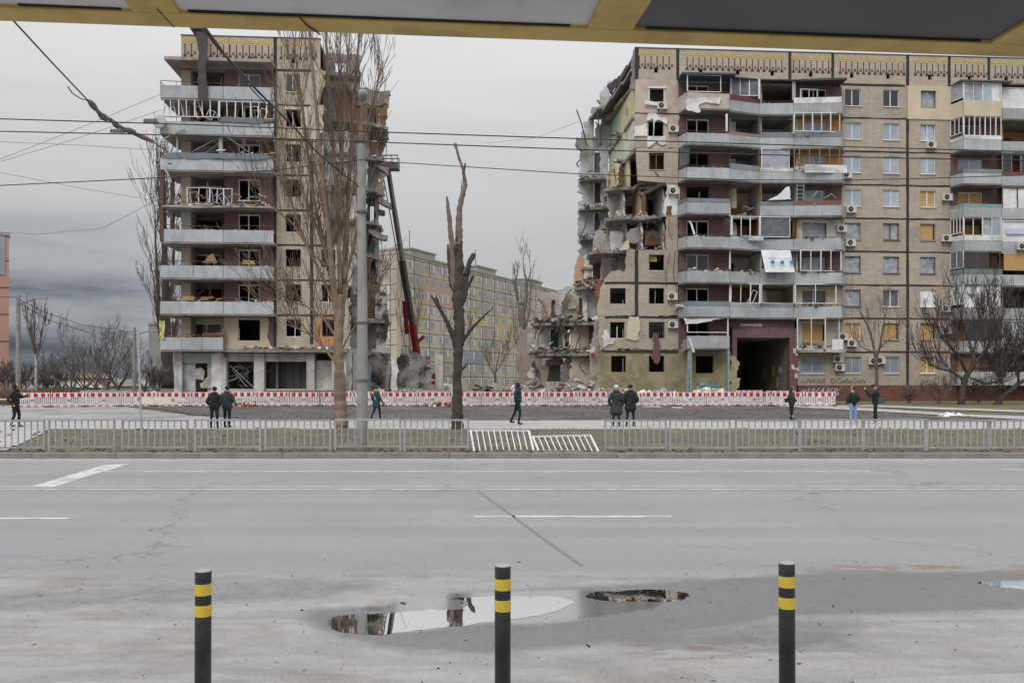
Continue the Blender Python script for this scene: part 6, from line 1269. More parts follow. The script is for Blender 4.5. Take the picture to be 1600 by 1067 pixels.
# far ridge with a dark line of trees
m = MB(); vs = []; fs = []; n = 160
for i in range(n + 1):
    x = -900 + 1800 * i / n; h = 8 + 7 * noise.noise(Vector((x * .006, 1, 2))) + 4 * noise.noise(Vector((x * .03, 5, 2))) 
    vs += [(x, 560, .3), (x, 640, h), (x, 760, h * .8), (x, 900, .2)]
for i in range(n):
    for j in range(3): fs.append((i*4+j, i*4+j+1+3*0, (i+1)*4+j+1, (i+1)*4+j)[::-1])
m.add(vs, fs); m.build('hill', M('far_wooded_slope', (.15, .14, .135), (.11, .105, .105), sc=.05, bump=0), smooth=True, kind='structure')
# low painted wall and sandy heap, left
a, b = at(125, 612, 64), at(206, 612, 64)
m = MB(); m.box(a.x, b.x, 64, 64.3, .4, 1.45); tag(m.build('concrete_wall', M('graffiti_wall', (.3, .3, .32), (.22, .25, .3), sc=1.6, dirt=(.4,.37,.36), dirt_amt=.6, dirt_sc=1.2)), 'low concrete wall covered in faded graffiti behind the left barriers', 'wall')
def heap(name, label, cx, cy, z, rx, ry, h, mat, sd=0, chunks=60, cm=None, csz=.5, cat='rubble', stuff=True):
    r = random.Random(sd); mb = MB(); n, k = 26, 12; vs = []; fs = []
    for j in range(k + 1):
        for i in range(n):
            t = 2 * math.pi * i / n; q = j / k; w = 1 + .3 * noise.noise(Vector((math.cos(t) * 1.5, math.sin(t) * 1.5, sd)))
            x = cx + rx * q * w * math.cos(t); y = cy + ry * q * w * math.sin(t)
            vs.append((x, y, z - .05 + h * (1 - q ** 1.6) * (1 + .35 * noise.noise(Vector((x * 1.3, y * 1.3, sd)))) + .2 * (1 - q) * noise.noise(Vector((x * 4, y * 4, sd)))))
    for j in range(k):
        for i in range(n): fs.append((j*n + i, (j+1)*n + i, (j+1)*n + (i+1) % n, j*n + (i+1) % n))
    mb.add(vs, fs, 0)
    for _ in range(chunks):
        t = r.uniform(0, 6.28); q = r.uniform(0, 1) ** .6; s = r.uniform(.12, 1) * csz
        mb.obox((cx + rx*q*math.cos(t), cy + ry*q*math.sin(t), z + h * (1 - q**1.6) * .9), (s * r.uniform(.6, 1.6), s * r.uniform(.5, 1.2), s * r.uniform(.2, .6)),
                Matrix.Rotation(r.uniform(0, 6), 3, 'Z') @ Matrix.Rotation(r.uniform(-.7, .7), 3, 'X') @ Matrix.Rotation(r.uniform(-.7, .7), 3, 'Y'), 1 + r.randrange(len(cm)) if cm else 0, .22)
    o = mb.build(name, [mat] + (cm or [])); tag(o, label, cat, kind='stuff' if stuff else None); return o
SAND = M('pale_yellow_sand', (.52, .45, .31), (.45, .38, .26), sc=2, bump=.6, bd=.03)
p = at(240, 604, 66); heap('sand_heap', 'pale yellow heap of sand left of the shop entrance', p.x, 66, .45, 3.2, 2, .85, SAND, 2, 30, [SAND], .3, 'sand')
p = at(205, 604, 67); heap('sand_heap', 'low end of the yellow sand heap beside the painted wall', p.x, 67.5, .45, 2.6, 1.5, .9, SAND, 3, 20, [SAND], .3, 'sand')
CH = [SLAB, CONC_L, RUBBLE, REDTILE]
for i, (px, D, rx, ry, h, lb, ch, sz, cm) in enumerate(((875, 68.5, 4.6, 2.2, 1.25, 'grey crushed rubble heap below the ruined wing, behind the barriers', 260, .5, CH), (960, 68.5, 2.6, 1.5, 1.2, 'rubble heap at the foot of the olive insulated wall', 120, .45, CH), (1030, 68.4, 3.4, 1.4, .9, 'strip of boards and rubble below the olive wall', 150, .6, [SLAB, PLASTER, MINT, GREYFR]),
    (1110, 68.2, 3.0, 1.3, 1.1, 'mint green sheets and debris between the canopy posts', 110, .7, [MINT, PLASTER, SLAB, CREAM]), (760, 74, 3.6, 2, 1.3, 'dark red brown scrap heap in the gap right of the dark tree', 160, .8, [BURNT, BROWN, IRON, SLAB]), (650, 72, 5, 2, 1.0, 'brick and concrete rubble below the burnt wall piece', 200, .5, [REDTILE, CONC_L, SLAB, RUBBLE]),
    (565, 68, 3, 1.5, 1.0, 'brick rubble right of the shopfronts', 110, .5, [REDTILE, SLAB, CONC_L]), (700, 78, 4, 2, 1.2, 'pale rubble in the gap behind the dark tree', 90, .6, [PLASTER, CONC_L, SLAB]), (830, 74, 2.6, 2, 1.6, 'grey rubble slope left of the ruined wing', 170, .8, CH), (905, 70.5, 3, 1.4, 1.9, 'grey rubble banked against the torn ground floor', 200, .6, CH))):
    p = at(px, 604, D); heap('rubble_heap', lb, p.x, D, tz(D) - .02, rx, ry, h, RUBBLE, 20 + i, ch, cm, sz)
# free standing wall remains in the gap
def remnant(name, label, px, D, mat, amp=.2, th=.4, holes=(), sd=1, cat='wall remnant'):
    """free standing ruined wall piece: outline taken at distance D, stood on the ground"""
    pts = [at(x, y, D) for x, y in px]; x0 = sum(p.x for p in pts) / len(pts); o = jag([(p.x - x0, p.z - tz(D)) for p in pts], amp, .5, sd)
    mb = MB().prism(o, [], lambda a, b, t: (a, t, b), th); ob = mb.build(name, mat); ob.location = (x0, D, tz(D)); tag(ob, label, cat); return ob
remnant('burnt_wall_remnant', 'burnt blotchy wall slab standing alone right of the left half', [(620, 612), (676, 612), (675, 565), (668, 556), (640, 554), (620, 557)], 73, BURNT, .3, .4, (), 3)
remnant('concrete_pillar', 'single pale concrete pillar standing in the gap', [(680, 614), (692, 614), (692, 554), (680, 554)], 74, CONC_L, .03, .5, (), 4, 'pillar')
remnant('wall_remnant', 'pinkish wall panel with a boarded window left of the ruined wing', [(808, 612), (842, 612), (846, 555), (843, 515), (830, 511), (809, 514)], 82, M('pinkish_weathered_panel', (.40, .33, .28), (.3, .25, .22), sc=.6, streak=.6), .15, .4, (), 5)
o = remnant('wall_remnant', 'window sized frame on the pinkish wall panel', [(824, 552), (840, 552), (840, 521), (824, 521)], 81.9, CONC_L, .03, .1, (), 6)
remnant('wall_remnant', 'white painted low wall piece left of the dark tree foot', [(692, 614), (705, 614), (705, 600), (692, 600)], 78, PLASTER, .1, .3, (), 7)
# ================================================================== CRANE
p0 = at(652, 556, 83); p1 = at(606, 263, 79.5); t = thing('aerial_lift_crane', 'telescopic boom lift with red base section and grey basket raised between the halves', 'crane', (p0.x, p0.y + .5, tz(83)))
def loc(v): return v - Vector((p0.x, p0.y + .5, tz(83)))
REDP = M('red_crane_paint', (.22, .022, .02), (.13, .018, .018), sc=3, rough=.5); DKP = M('dark_boom_paint', (.045, .04, .04), (.08, .07, .065), sc=3, rough=.5); GRB = M('grey_brown_boom', (.22, .18, .155), (.17, .14, .12), sc=3, rough=.5)
q = lambda f: loc(p0.lerp(p1, f))
MB().bar(q(-.2), q(.17), .55, .45).build('boom_base', REDP, t); MB().bar(q(.165), q(.52), .46, .4).build('boom_section', DKP, t); MB().bar(q(.515), q(.78), .38, .33).build('boom_section', GRB, t); MB().bar(q(.775), q(1), .34, .3).build('boom_tip', GRB, t)
m = MB(); off = Vector((-.9, 0, 0)); m.bar(q(.2) + off * .3, q(.97) + off * .6, .07); 
for f in (.2, .4, .6, .8): m.bar(q(f), q(f) + off * (.3 + .35 * f), .1)
m.build('hose_guide', IRON_G, t); m = MB(); m.bar(q(.12) + Vector((-.6, -.4, 0)), q(.3) + Vector((-.4, -.3, 0)), .3); m.bar(q(.06) + Vector((.2, 0, .3)), q(.08) + Vector((.9, 0, .5)), .3); m.build('hydraulic_cylinder', REDP, t)
b0 = at(609, 265, 79.5); m = MB(); c = loc(b0)
m.box(c.x - 1.1, c.x + .85, c.y - .6, c.y + .6, c.z - .05, c.z + .5)
for x in (-1.1, -.45, .2, .8):
    for y in (-.57, .57): m.bar((c.x + x, c.y + y, c.z + .4), (c.x + x, c.y + y, c.z + 1.15), .07)
for y in (-.57, .57): m.bar((c.x - 1.1, c.y + y, c.z + 1.15), (c.x + .82, c.y + y, c.z + 1.15), .09)
m.build('basket', M('grey_basket', (.2, .2, .2), sc=3), t)
m = MB(); m.box(-1.3, 1.3, -1, 6, .5, 1.5); m.box(-1.3, 1.3, 5.2, 7, .5, 2.6)
for x in (-1.2, 1.0):
    for y in (0, 1.4, 5.8): m.tube([(x, y, .5), (x + .25, y, .5)], .5, 14)
m.build('carrier', REDP, t)
# ================================================================== TREES
BARK_P = M('pale_brown_bark', (.27, .195, .14), (.19, .135, .10), sc=3, streak=.3, dirt=(.12,.085,.06), dirt_amt=.4, dirt_sc=2.5, bump=.6, bd=.03)
BARK_D = M('dark_wet_bark', (.045, .038, .034), (.075, .063, .055), sc=4, bump=.8, bd=.03)
BARK_L = M('lighter_upper_bark', (.20, .15, .12), (.13, .1, .08), sc=4, bump=.5, bd=.02)
TWIG = M('brown_twigs', (.13, .10, .085), (.09, .07, .06), sc=3, bump=0)
TWIG_P = M('pale_brown_twigs', (.18, .13, .095), (.13, .095, .07), sc=3, bump=0)
TWIG_D = M('dark_twigs', (.055, .045, .04), (.08, .065, .06), sc=3, bump=0)
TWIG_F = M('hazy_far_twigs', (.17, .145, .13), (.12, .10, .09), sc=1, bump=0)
def limb(mb, r, p, d, ln, rad, depth, spread=.6, up=.25, n=4, kids=(2, 4), wig=.18, shrink=.62, minr=.006):
    pts = [p.copy()]; rr = [rad]; q = p.copy(); dd = d.normalized()
    for i in range(n):
        dd = (dd + Vector((r.uniform(-wig, wig), r.uniform(-wig, wig), r.uniform(-wig, wig) + up * .2))).normalized(); q = q + dd * ln / n; pts.append(q.copy()); rr.append(max(minr, rad * (1 - .6 * (i + 1) / n)))
    mb.tube(pts, rr, 5 if rad > .05 else 3, cap=False)
    if depth <= 0: return
    for _ in range(r.randint(*kids)):
        f = r.uniform(.3, 1); i = min(n - 1, int(f * n)); a = pts[i].lerp(pts[i + 1], f * n - i if i < n else 0)
        nd = (dd + Vector((r.uniform(-1, 1), r.uniform(-1, 1), r.uniform(-.6, 1))) * spread + Vector((0, 0, up))).normalized()
        limb(mb, r, a, nd, ln * shrink * r.uniform(.7, 1.2), max(minr, rr[i] * .6), depth - 1, spread, up, n, kids, wig, shrink, minr)
def tree(name, label, px, py, D, h, trunk_r, mat, twmat, sd=0, group=None, depth=4, spread=.6, up=.3, lean=(0, 0), th=.35, nl=5, kids=(2, 4), cat='tree', minr=.006, shrink=.62):
    z = tz(D); b = at(px, py, D); t = thing(name, label, cat, (b.x, D, z - .03), 0, group); r = random.Random(sd)
    tp = [Vector((0, 0, 0)), Vector((lean[0] * .4, lean[1] * .4, h * th * .5)), Vector((lean[0], lean[1], h * th))]
    m = MB(); m.tube(tp, [trunk_r * 1.25, trunk_r, trunk_r * .8], 8); m.build('trunk', mat, t)
    c = MB()
    for i in range(nl):
        a = 6.28 * i / nl + r.uniform(-.4, .4); d = Vector((math.cos(a) * spread, math.sin(a) * spread, .6 + up))
        limb(c, r, tp[-1] if i % 2 else tp[1].lerp(tp[-1], r.uniform(.4, 1)), d, h * (1 - th) * r.uniform(.55, .75), trunk_r * .55, depth - 1, spread, up, 4, kids, .2, shrink, minr)
    c.build('crown', twmat, t); return t
def stems(name, label, D, base, lines, mat, twmat, sd, twn=16, twl=1.3, group=None, top=None, up=.6, dj=1.2, trunk_lines=1, minr=.008, tw_depth=2, rs=1):
    """tree drawn from measured stems: photo points with radii, each stem leaning a little nearer or farther"""
    z = tz(D); b = at(base[0], base[1], D); org = Vector((b.x, D, z - .05)); t = thing(name, label, 'tree', org, 0, group); r = random.Random(sd)
    tw = MB(); lines = [[(x, y, q * rs) for x, y, q in l] for l in lines]
    for li, ln in enumerate(lines):
        pts = []; off = 0 if li < trunk_lines else r.uniform(-dj, dj); k = len(ln)
        for i, (x, y, rad) in enumerate(ln):
            d = D + off * (i / max(1, k - 1)); pts.append((at(x, y, d) - org, rad))
        # subdivide for an uneven bark outline
        P = []; Rr = []
        for i in range(k - 1):
            for j in range(7):
                f = j / 7; a = pts[i][0].lerp(pts[i+1][0], f); w = pts[i][1] * .12
                P.append(a + Vector((r.uniform(-w, w), r.uniform(-w, w), 0))); Rr.append((pts[i][1] * (1 - f) + pts[i+1][1] * f) * r.uniform(.9, 1.1))
        P.append(pts[-1][0]); Rr.append(pts[-1][1])
        mt = top if (top and li in top[1]) else mat
        m = MB(); m.tube(P, Rr, 14 if Rr[0] > .1 else 6, rough=.12); m.build('trunk' if li < trunk_lines else 'branch', top[0] if (top and li in top[1]) else mat, t, smooth=True)
        if li >= trunk_lines and twn:
            for _ in range(twn if not isinstance(twn, dict) else twn.get(li, 0)):
                f = r.uniform(.12, 1); i = int(f * (len(P) - 1)); i = min(i, len(P) - 2); a = P[i]; dr = (P[i+1] - P[i]).normalized()
                nd = dr * .9 + Vector((r.uniform(-1, 1), r.uniform(-1, 1), r.uniform(-.2, .5))) * .75 + Vector((0, 0, up))
                limb(tw, r, a, nd, twl * r.uniform(.5, 1.5), max(minr, Rr[i] * .25), tw_depth, .45, .35, 4, (1, 3), .14, .7, minr)
    if tw.v: tw.build('twigs', twmat, t, kind='stuff')
    return t
stems('street_tree', 'tall pale barked tree with many upright stems in front of the left half', 32.0, (533, 672),
 [[(534, 674, .55), (533, 655, .44), (531, 620, .41), (530, 580, .36), (529, 545, .33), (529, 500, .30), (531, 460, .26)],
  [(528, 500, .24), (521, 440, .22), (513, 360, .18), (501, 250, .14), (492, 150, .11), (484, 60, .09), (480, -20, .06)],
  [(531, 520, .22), (538, 440, .20), (542, 350, .17), (547, 250, .13), (553, 150, .10), (561, 60, .08), (566, -10, .05)],
  [(527, 490, .17), (508, 390, .15), (490, 310, .12), (477, 210, .09), (466, 120, .07), (456, 40, .05)],
  [(532, 460, .17), (528, 340, .14), (520, 220, .11), (512, 110, .08), (507, 10, .06)],
  [(525, 480, .14), (500, 425, .12), (474, 370, .10), (455, 320, .07), (438, 270, .05), (428, 215, .03)],
  [(538, 440, .14), (553, 385, .12), (560, 335, .10), (558, 300, .07), (567, 260, .05)],
  [(526, 380, .14), (534, 240, .11), (541, 130, .08), (549, 20, .05)],
  [(530, 575, .10), (508, 545, .08), (488, 525, .06), (462, 512, .04), (430, 500, .02)],
  [(528, 530, .12), (505, 497, .10), (478, 478, .07), (450, 470, .05), (418, 468, .02)],
  [(545, 330, .11), (560, 250, .08), (575, 190, .06), (588, 140, .04), (600, 95, .02)],
  [(521, 440, .12), (497, 360, .09), (470, 290, .06), (446, 235, .04), (430, 150, .02)],
  [(512, 360, .10), (489, 250, .07), (466, 150, .05), (447, 60, .03)],
  [(527, 560, .09), (548, 520, .06), (566, 495, .04), (580, 470, .02)],
  [(515, 420, .10), (486, 395, .07), (458, 350, .05), (432, 330, .03), (405, 300, .015)],
  [(540, 300, .09), (528, 200, .07), (530, 100, .05), (535, 0, .03)]],
 BARK_P, TWIG_P, 3, 28, 1.4, minr=.0085, rs=.54)
stems('pollarded_tree', 'dark cut back tree without twigs standing in the gap', 32.0, (716, 673),
 [[(715, 674, .30), (714, 640, .24), (714, 600, .21), (716, 560, .22), (718, 520, .24), (717, 480, .27), (717, 440, .28), (716, 400, .20), (717, 370, .16)],
  [(717, 385, .16), (717, 350, .15), (718, 325, .13), (724, 300, .11), (727, 290, .09), (724, 265, .07), (718, 250, .06), (714, 235, .05), (712, 224, .04)],
  [(724, 272, .05), (726, 262, .05), (727, 255, .035)], [(716, 240, .035), (710, 228, .03), (709, 224, .02)],
  [(711, 455, .20), (708, 410, .15), (705, 370, .12), (701, 335, .09), (699, 315, .07), (698, 306, .02)],
  [(722, 460, .18), (730, 425, .13), (735, 405, .10), (739, 396, .05)], [(728, 430, .1), (733, 412, .08), (740, 404, .06), (742, 396, .04)],
  [(714, 545, .15), (706, 520, .12), (697, 500, .09), (686, 480, .08), (674, 462, .05)], [(690, 485, .06), (683, 470, .06), (681, 464, .04)],
  [(722, 535, .10), (733, 518, .08), (746, 504, .06), (758, 492, .05), (766, 485, .03)], [(751, 498, .03), (744, 494, .02), (742, 489, .01)], [(758, 492, .03), (768, 484, .02), (770, 480, .015)],
  [(706, 450, .12), (702, 415, .09), (700, 395, .07), (700, 382, .04)], [(724, 470, .12), (730, 450, .08), (737, 436, .06), (740, 430, .04)], [(719, 580, .08), (727, 572, .06), (731, 568, .04)], [(714, 430, .12), (712, 400, .1), (713, 385, .06)]],
 BARK_D, TWIG_D, 4, {7: 1, 9: 2, 1: 1}, .5, top=(BARK_L, (1, 2, 3, 4)), dj=.35, tw_depth=1, rs=.82)
# poplars
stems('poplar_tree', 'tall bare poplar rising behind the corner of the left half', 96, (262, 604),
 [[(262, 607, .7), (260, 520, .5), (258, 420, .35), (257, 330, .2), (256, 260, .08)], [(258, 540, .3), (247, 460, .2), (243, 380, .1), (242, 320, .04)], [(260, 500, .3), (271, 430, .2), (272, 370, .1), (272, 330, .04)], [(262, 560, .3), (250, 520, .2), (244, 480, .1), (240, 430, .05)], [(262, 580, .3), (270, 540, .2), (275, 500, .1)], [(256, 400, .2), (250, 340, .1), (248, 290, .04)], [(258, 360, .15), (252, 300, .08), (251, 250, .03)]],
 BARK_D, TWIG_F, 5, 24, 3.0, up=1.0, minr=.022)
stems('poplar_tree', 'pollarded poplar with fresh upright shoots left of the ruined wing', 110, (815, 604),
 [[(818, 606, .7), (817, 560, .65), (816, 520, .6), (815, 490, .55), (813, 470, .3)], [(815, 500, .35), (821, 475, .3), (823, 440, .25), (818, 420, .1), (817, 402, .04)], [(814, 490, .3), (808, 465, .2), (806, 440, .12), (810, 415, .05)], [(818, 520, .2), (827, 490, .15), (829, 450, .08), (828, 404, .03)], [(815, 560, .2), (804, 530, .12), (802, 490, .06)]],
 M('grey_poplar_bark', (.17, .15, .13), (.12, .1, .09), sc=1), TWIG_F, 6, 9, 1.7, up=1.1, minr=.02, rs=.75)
stems('small_bare_tree', 'thin bare tree growing out of the gap near the scrap heap', 78, (775, 606),
 [[(775, 609, .1), (774, 585, .08), (778, 560, .05), (782, 540, .02)], [(775, 590, .06), (765, 572, .04), (758, 558, .02)], [(776, 580, .05), (787, 562, .03), (792, 545, .015)]], TWIG, TWIG_P, 7, 12, 1.4, minr=.014)
stems('small_bare_tree', 'thin reddish bare tree in front of the far block, left of the dark tree', 120, (640, 600),
 [[(640, 600, .15), (641, 540, .1), (636, 490, .05)], [(640, 570, .1), (628, 520, .06), (622, 470, .03)], [(640, 560, .1), (652, 520, .05), (655, 480, .03)]], TWIG, TWIG, 8, 14, 2.5, minr=.02)
# right hand trees
stems('bare_tree', 'slender forked bare tree in front of the boarded windows on the right', 62, (1370, 630),
 [[(1370, 632, .13), (1370, 590, .11), (1369, 560, .10)], [(1369, 565, .09), (1364, 535, .08), (1356, 510, .06), (1345, 490, .03), (1340, 480, .015)], [(1370, 560, .09), (1376, 535, .07), (1380, 510, .05), (1386, 480, .02)], [(1374, 545, .05), (1390, 530, .035), (1408, 520, .015)], [(1366, 550, .05), (1350, 545, .03), (1338, 538, .015)]], TWIG, TWIG, 9, 12, 1.2, minr=.010)
stems('bare_tree', 'dark densely twigged tree with a bent trunk beside the right balconies', 62, (1503, 632),
 [[(1502, 634, .26), (1503, 612, .22), (1508, 590, .20), (1520, 572, .17), (1522, 555, .14)], [(1512, 585, .12), (1500, 560, .10), (1484, 540, .07), (1468, 525, .03)], [(1521, 570, .12), (1540, 548, .09), (1552, 520, .05), (1560, 500, .02)], [(1522, 560, .12), (1515, 535, .09), (1505, 510, .05), (1500, 480, .02)], [(1508, 595, .1), (1485, 580, .07), (1462, 575, .03)], [(1520, 575, .1), (1548, 575, .07), (1580, 562, .03)], [(1521, 550, .08), (1528, 520, .05), (1532, 490, .02)], [(1516, 590, .07), (1540, 600, .05), (1560, 598, .02)]], BARK_D, TWIG_D, 10, 34, 1.6, up=.15, minr=.012, tw_depth=3)
stems('bare_tree', 'dark trunk leaning right at the right edge of the picture', 62, (1556, 632),
 [[(1556, 634, .2), (1570, 618, .17), (1590, 600, .15), (1612, 588, .13), (1640, 570, .1)], [(1592, 600, .1), (1590, 570, .07), (1580, 545, .03)], [(1608, 590, .1), (1612, 560, .06), (1606, 530, .03)], [(1575, 615, .06), (1560, 590, .04), (1550, 575, .02)]], BARK_D, TWIG_D, 11, 30, 1.5, up=.2, minr=.012, tw_depth=3)
for i, (px, D, h, lb) in enumerate(((1467, 62, 2.2, 'leafless bush left of the bent dark tree'), (1529, 63, 2.4, 'leafless bush right of the bent dark tree'), (1420, 64, 1.2, 'small dry bush under the vertical black wall seam'))):
    tree('bare_bush', lb, px, 628, D, h, .03, TWIG, TWIG, 30 + i, 'bare bushes on the right lawn', 4, .8, .2, th=.08, nl=12, kids=(2, 4), cat='bush', minr=.012)
# left grove
GL = ((112, 92, 4.4, 'leftmost tree of the bare grove behind the left barriers'), (132, 90, 5.6, 'bare grove tree over the left end of the painted wall'), (150, 96, 7.4, 'tallest tree of the bare grove, over the painted wall'), (168, 90, 6.6, 'spreading grove tree over the right part of the painted wall'), (185, 97, 6.0, 'grove tree just left of the white sign post'), (96, 100, 4.8, 'low bare tree at the left end of the grove'), (226, 98, 5.0, 'thin tree between the street lamp and the grey gable'))
for i, (px, D, h, lb) in enumerate(GL):
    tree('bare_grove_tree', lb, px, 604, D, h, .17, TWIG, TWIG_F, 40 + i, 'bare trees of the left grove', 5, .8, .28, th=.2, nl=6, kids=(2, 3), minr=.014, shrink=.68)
tree('birch_tree', 'thin white stemmed birch behind the left end of the barriers', 56, 604, 80, 8.4, .11, M('white_birch_bark', (.55, .53, .5), (.35, .33, .31), sc=4), TWIG, 60, None, 4, .3, .6, th=.5, nl=8, minr=.015)
for i, (px, D, h, lb) in enumerate(((30, 78, 2.8, 'bushy bare tree behind the hooded person'), (66, 92, 2.8, 'bare shrub right of the birch'), (12, 84, 3.2, 'bare shrub under the pink block'), (244, 88, 3.0, 'dense bare shrub below the tall poplar'), (80, 96, 3.0, 'round bare shrub left of the grove'))):
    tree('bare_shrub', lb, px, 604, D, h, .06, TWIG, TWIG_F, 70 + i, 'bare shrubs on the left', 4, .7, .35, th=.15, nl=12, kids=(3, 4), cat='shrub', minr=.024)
for i, (x0, x1, D, lb) in enumerate(((-30, 50, 62, 'brown clipped hedge behind the hooded person'), (52, 125, 84, 'brown hedge behind the left barriers'))):
    m = MB(); r = random.Random(80 + i); a, b = at(x0, 604, D), at(x1, 604, D)
    for _ in range(5000):
        x = r.uniform(a.x, b.x); y = D + r.uniform(0, 1.4); z = tz(D) + r.uniform(0, 1.0 + .2 * noise.noise(Vector((x, 1, 1)))); l = r.uniform(.08, .3); dx = r.uniform(-.5, .5) * l
        m.add([(x, y, z), (x + .025, y, z), (x + dx, y + r.uniform(-.1, .1), z + l)], [(0, 1, 2)], r.randrange(2))
    tag(m.build('hedge', [TWIG, M('dry_leaves', (.2, .13, .08))]), lb, 'hedge')
# ================================================================== BARRIERS (plastic, white and red)
BW = M('white_barrier_plastic', (.72, .72, .73), (.62, .62, .63), sc=3, rough=.45, bump=0, dirt=(.5,.47,.43), dirt_amt=.35, dirt_sc=1.5, rnd_obj=.12)
BR = M('red_reflective_patch', (.55, .018, .03), (.45, .015, .025), sc=4, rough=.4, bump=0, rnd_obj=.15)
BLKF = M('black_rubber_foot', (.04, .04, .04), (.07, .065, .06), sc=4)
def make_barrier():
    t = thing('barrier', '', 'barrier', (0, 0, 0), 0, 'white and red barriers along the dirt field'); w = 2.14
    m = MB(); m.box(0, w, 0, .05, .68, .98); m.box(0, w, 0, .05, .06, .22); m.box(0, .07, -.003, .053, .05, 1.0); m.box(w - .07, w, -.003, .053, .05, 1.0)
    for i in range(9): x = .06 + i * (w - .12) / 8; m.box(x - .015, x + .015, .01, .04, .975, 1.02)
    m.box(w/2 - .15, w/2 + .15, .002, .048, .22, .68); m.build('frame', BW, t)
    m = MB()
    for i in range(7):
        for s in (0, 1): x = (.15 + i * .115) if s == 0 else (w - .15 - i * .115); m.box(x - .03, x + .03, .005, .045, .22, .68)
    m.build('slats', BW, t)
    rp = MB(); rp.box(-.12, .12, -.012, -.001, .70, .95); me = rp.mesh('red_patch', BR); rq = MB(); rq.box(-.12, .12, -.012, -.001, .09, .15); me2 = rq.mesh('red_patch', BR)
    for i in range(4): x = w/2 + (i - 1.5) * .445; child('red_patch', me, t, (x, 0, 0)); child('red_patch', me2, t, (x, 0, 0))
    for x in (.09, w - .09): hp = child('red_patch', me, t, (x, 0, 0)); hp.scale = (.42, 1, 1); hp = child('red_patch', me2, t, (x, 0, 0)); hp.scale = (.42, 1, 1)
    lb = MB(); lb.box(w/2 - .11, w/2 + .11, -.008, 0, .50, .54); lb.box(w/2 - .11, w/2 + .11, -.008, 0, .40, .44); lb.build('black_stripes', BLACKM, t)
    ft = MB(); ft.box(-.11, .11, -.35, .4, 0, .1); fm = ft.mesh('foot', BLKF); child('foot', fm, t, (.06, 0, 0)); child('foot', fm, t, (w - .12, 0, 0)); return t
BAR = make_barrier(); remember(BAR); bn = [0]
def lab_barrier(px, extra=''):
    marks = [(60, 'at the far left end, behind the hooded person'), (100, 'second from the left end'), (140, 'in front of the painted wall'), (188, 'just left of the white sign post'), (240, 'before the yellow sand heap'), (290, 'before the shop entrance, left of the black clad pair'), (330, 'right behind the black clad pair'), (380, 'just right of the black clad pair'), (425, 'with paper sheets below the brick pillar'), (476, 'left of the pale barked tree'), (525, 'behind the pale barked tree trunk'), (570, 'behind the concrete pole'), (622, 'right of the person in teal'), (672, 'before the burnt wall piece'), (722, 'behind the dark tree trunk'), (773, 'left of the walking hooded man'), (822, 'right of the walking hooded man'), (873, 'below the ruined wing'), (924, 'left of the person with the pale blue hat'), (974, 'behind the pair in long coats'), (1010, 'right of the pair in long coats'), (1060, 'left of the first mint green post'), (1100, 'between the mint green posts'), (1140, 'at the second mint green post'), (1180, 'before the archway left side'), (1220, 'left of the woman with a bag'), (1270, 'at the right end of the row')]
    return min(marks, key=lambda q: abs(q[0] - px))[1]
def place_barrier(x, y, rz, label):
    z = tz(y) - .01; y += rnd.uniform(-.06, .06); x += rnd.uniform(-.02, .02); rot = (rnd.uniform(-.05, .05), rnd.uniform(-.012, .012), rz + rnd.uniform(-.035, .035))
    if bn[0] == 0: BAR.location = (x, y, z); BAR.rotation_euler = rot; BAR['label'] = label; bn[0] = 1; return
    copy_tree(BAR, None, label, (x, y, z), rot)
used = set(); YB = 59.0
xs = WX(395, YB); i = 0
X0 = WX(400, YB)
pts = []
x = X0
while x < WX(1015, YB): pts.append((x, YB, 0)); x += 2.2
xr = x; yy = YB
while xr < WX(1180, YB - .3): pts.append((xr, yy, .0)); xr += 1.72 * 1.0 + .48
for j in range(2): pts.append((xr + j * 2.2, YB - .1, -.02))
# left run comes closer in a shallow curve
xl, yl, ang = X0, YB, .0; left = []
for j in range(7):
    ang = .05 + j * .035; xl -= 2.2 * math.cos(ang); yl -= 2.2 * math.sin(ang); left.append((xl, yl, ang))
for (x, y, a) in left[::-1] + pts:
    px = 800 + F * (x + 1.1) / y; s = lab_barrier(px); l = 'white and red plastic barrier ' + s
    while l in used: l = l.replace('barrier ', 'barrier slightly left, ', 1) if 'slightly' not in l else l + ' again'
    used.add(l); place_barrier(x, y, a, l)
for j, (px, D, a) in enumerate(((1198, 64, .0), (1150, 66, .1))):
    place_barrier(WX(px, D), D, a, ['plain backed barrier of the second row before the archway right half', 'plain backed barrier of the second row before the archway left half'][j])
# memorial flowers at the barriers
for i, (px, D, lb) in enumerate(((372, 57.5, 'bunch of flowers in brown paper laid at the barriers by the black clad pair'), (690, 58.2, 'toys and flowers laid at the barriers left of the dark tree'))):
    m = MB(); r = random.Random(i); c = at(px, 604, D)
    for _ in range(90):
        m.obox((c.x + r.gauss(0, .45), D + r.uniform(-.3, .2), tz(D) + r.uniform(.03, .3)), [r.uniform(.04, .14)] * 3, Matrix.Rotation(r.uniform(0, 6), 3, 'Z') @ Matrix.Rotation(1, 3, 'X'), r.randrange(4), .3)
    tag(m.build('flower_tribute', [WOOD, M('red_petals', (.5, .06, .04)), M('white_petals', (.7, .68, .65)), M('leaf_green', (.09, .12, .05))]), lb, 'flowers', kind='stuff')
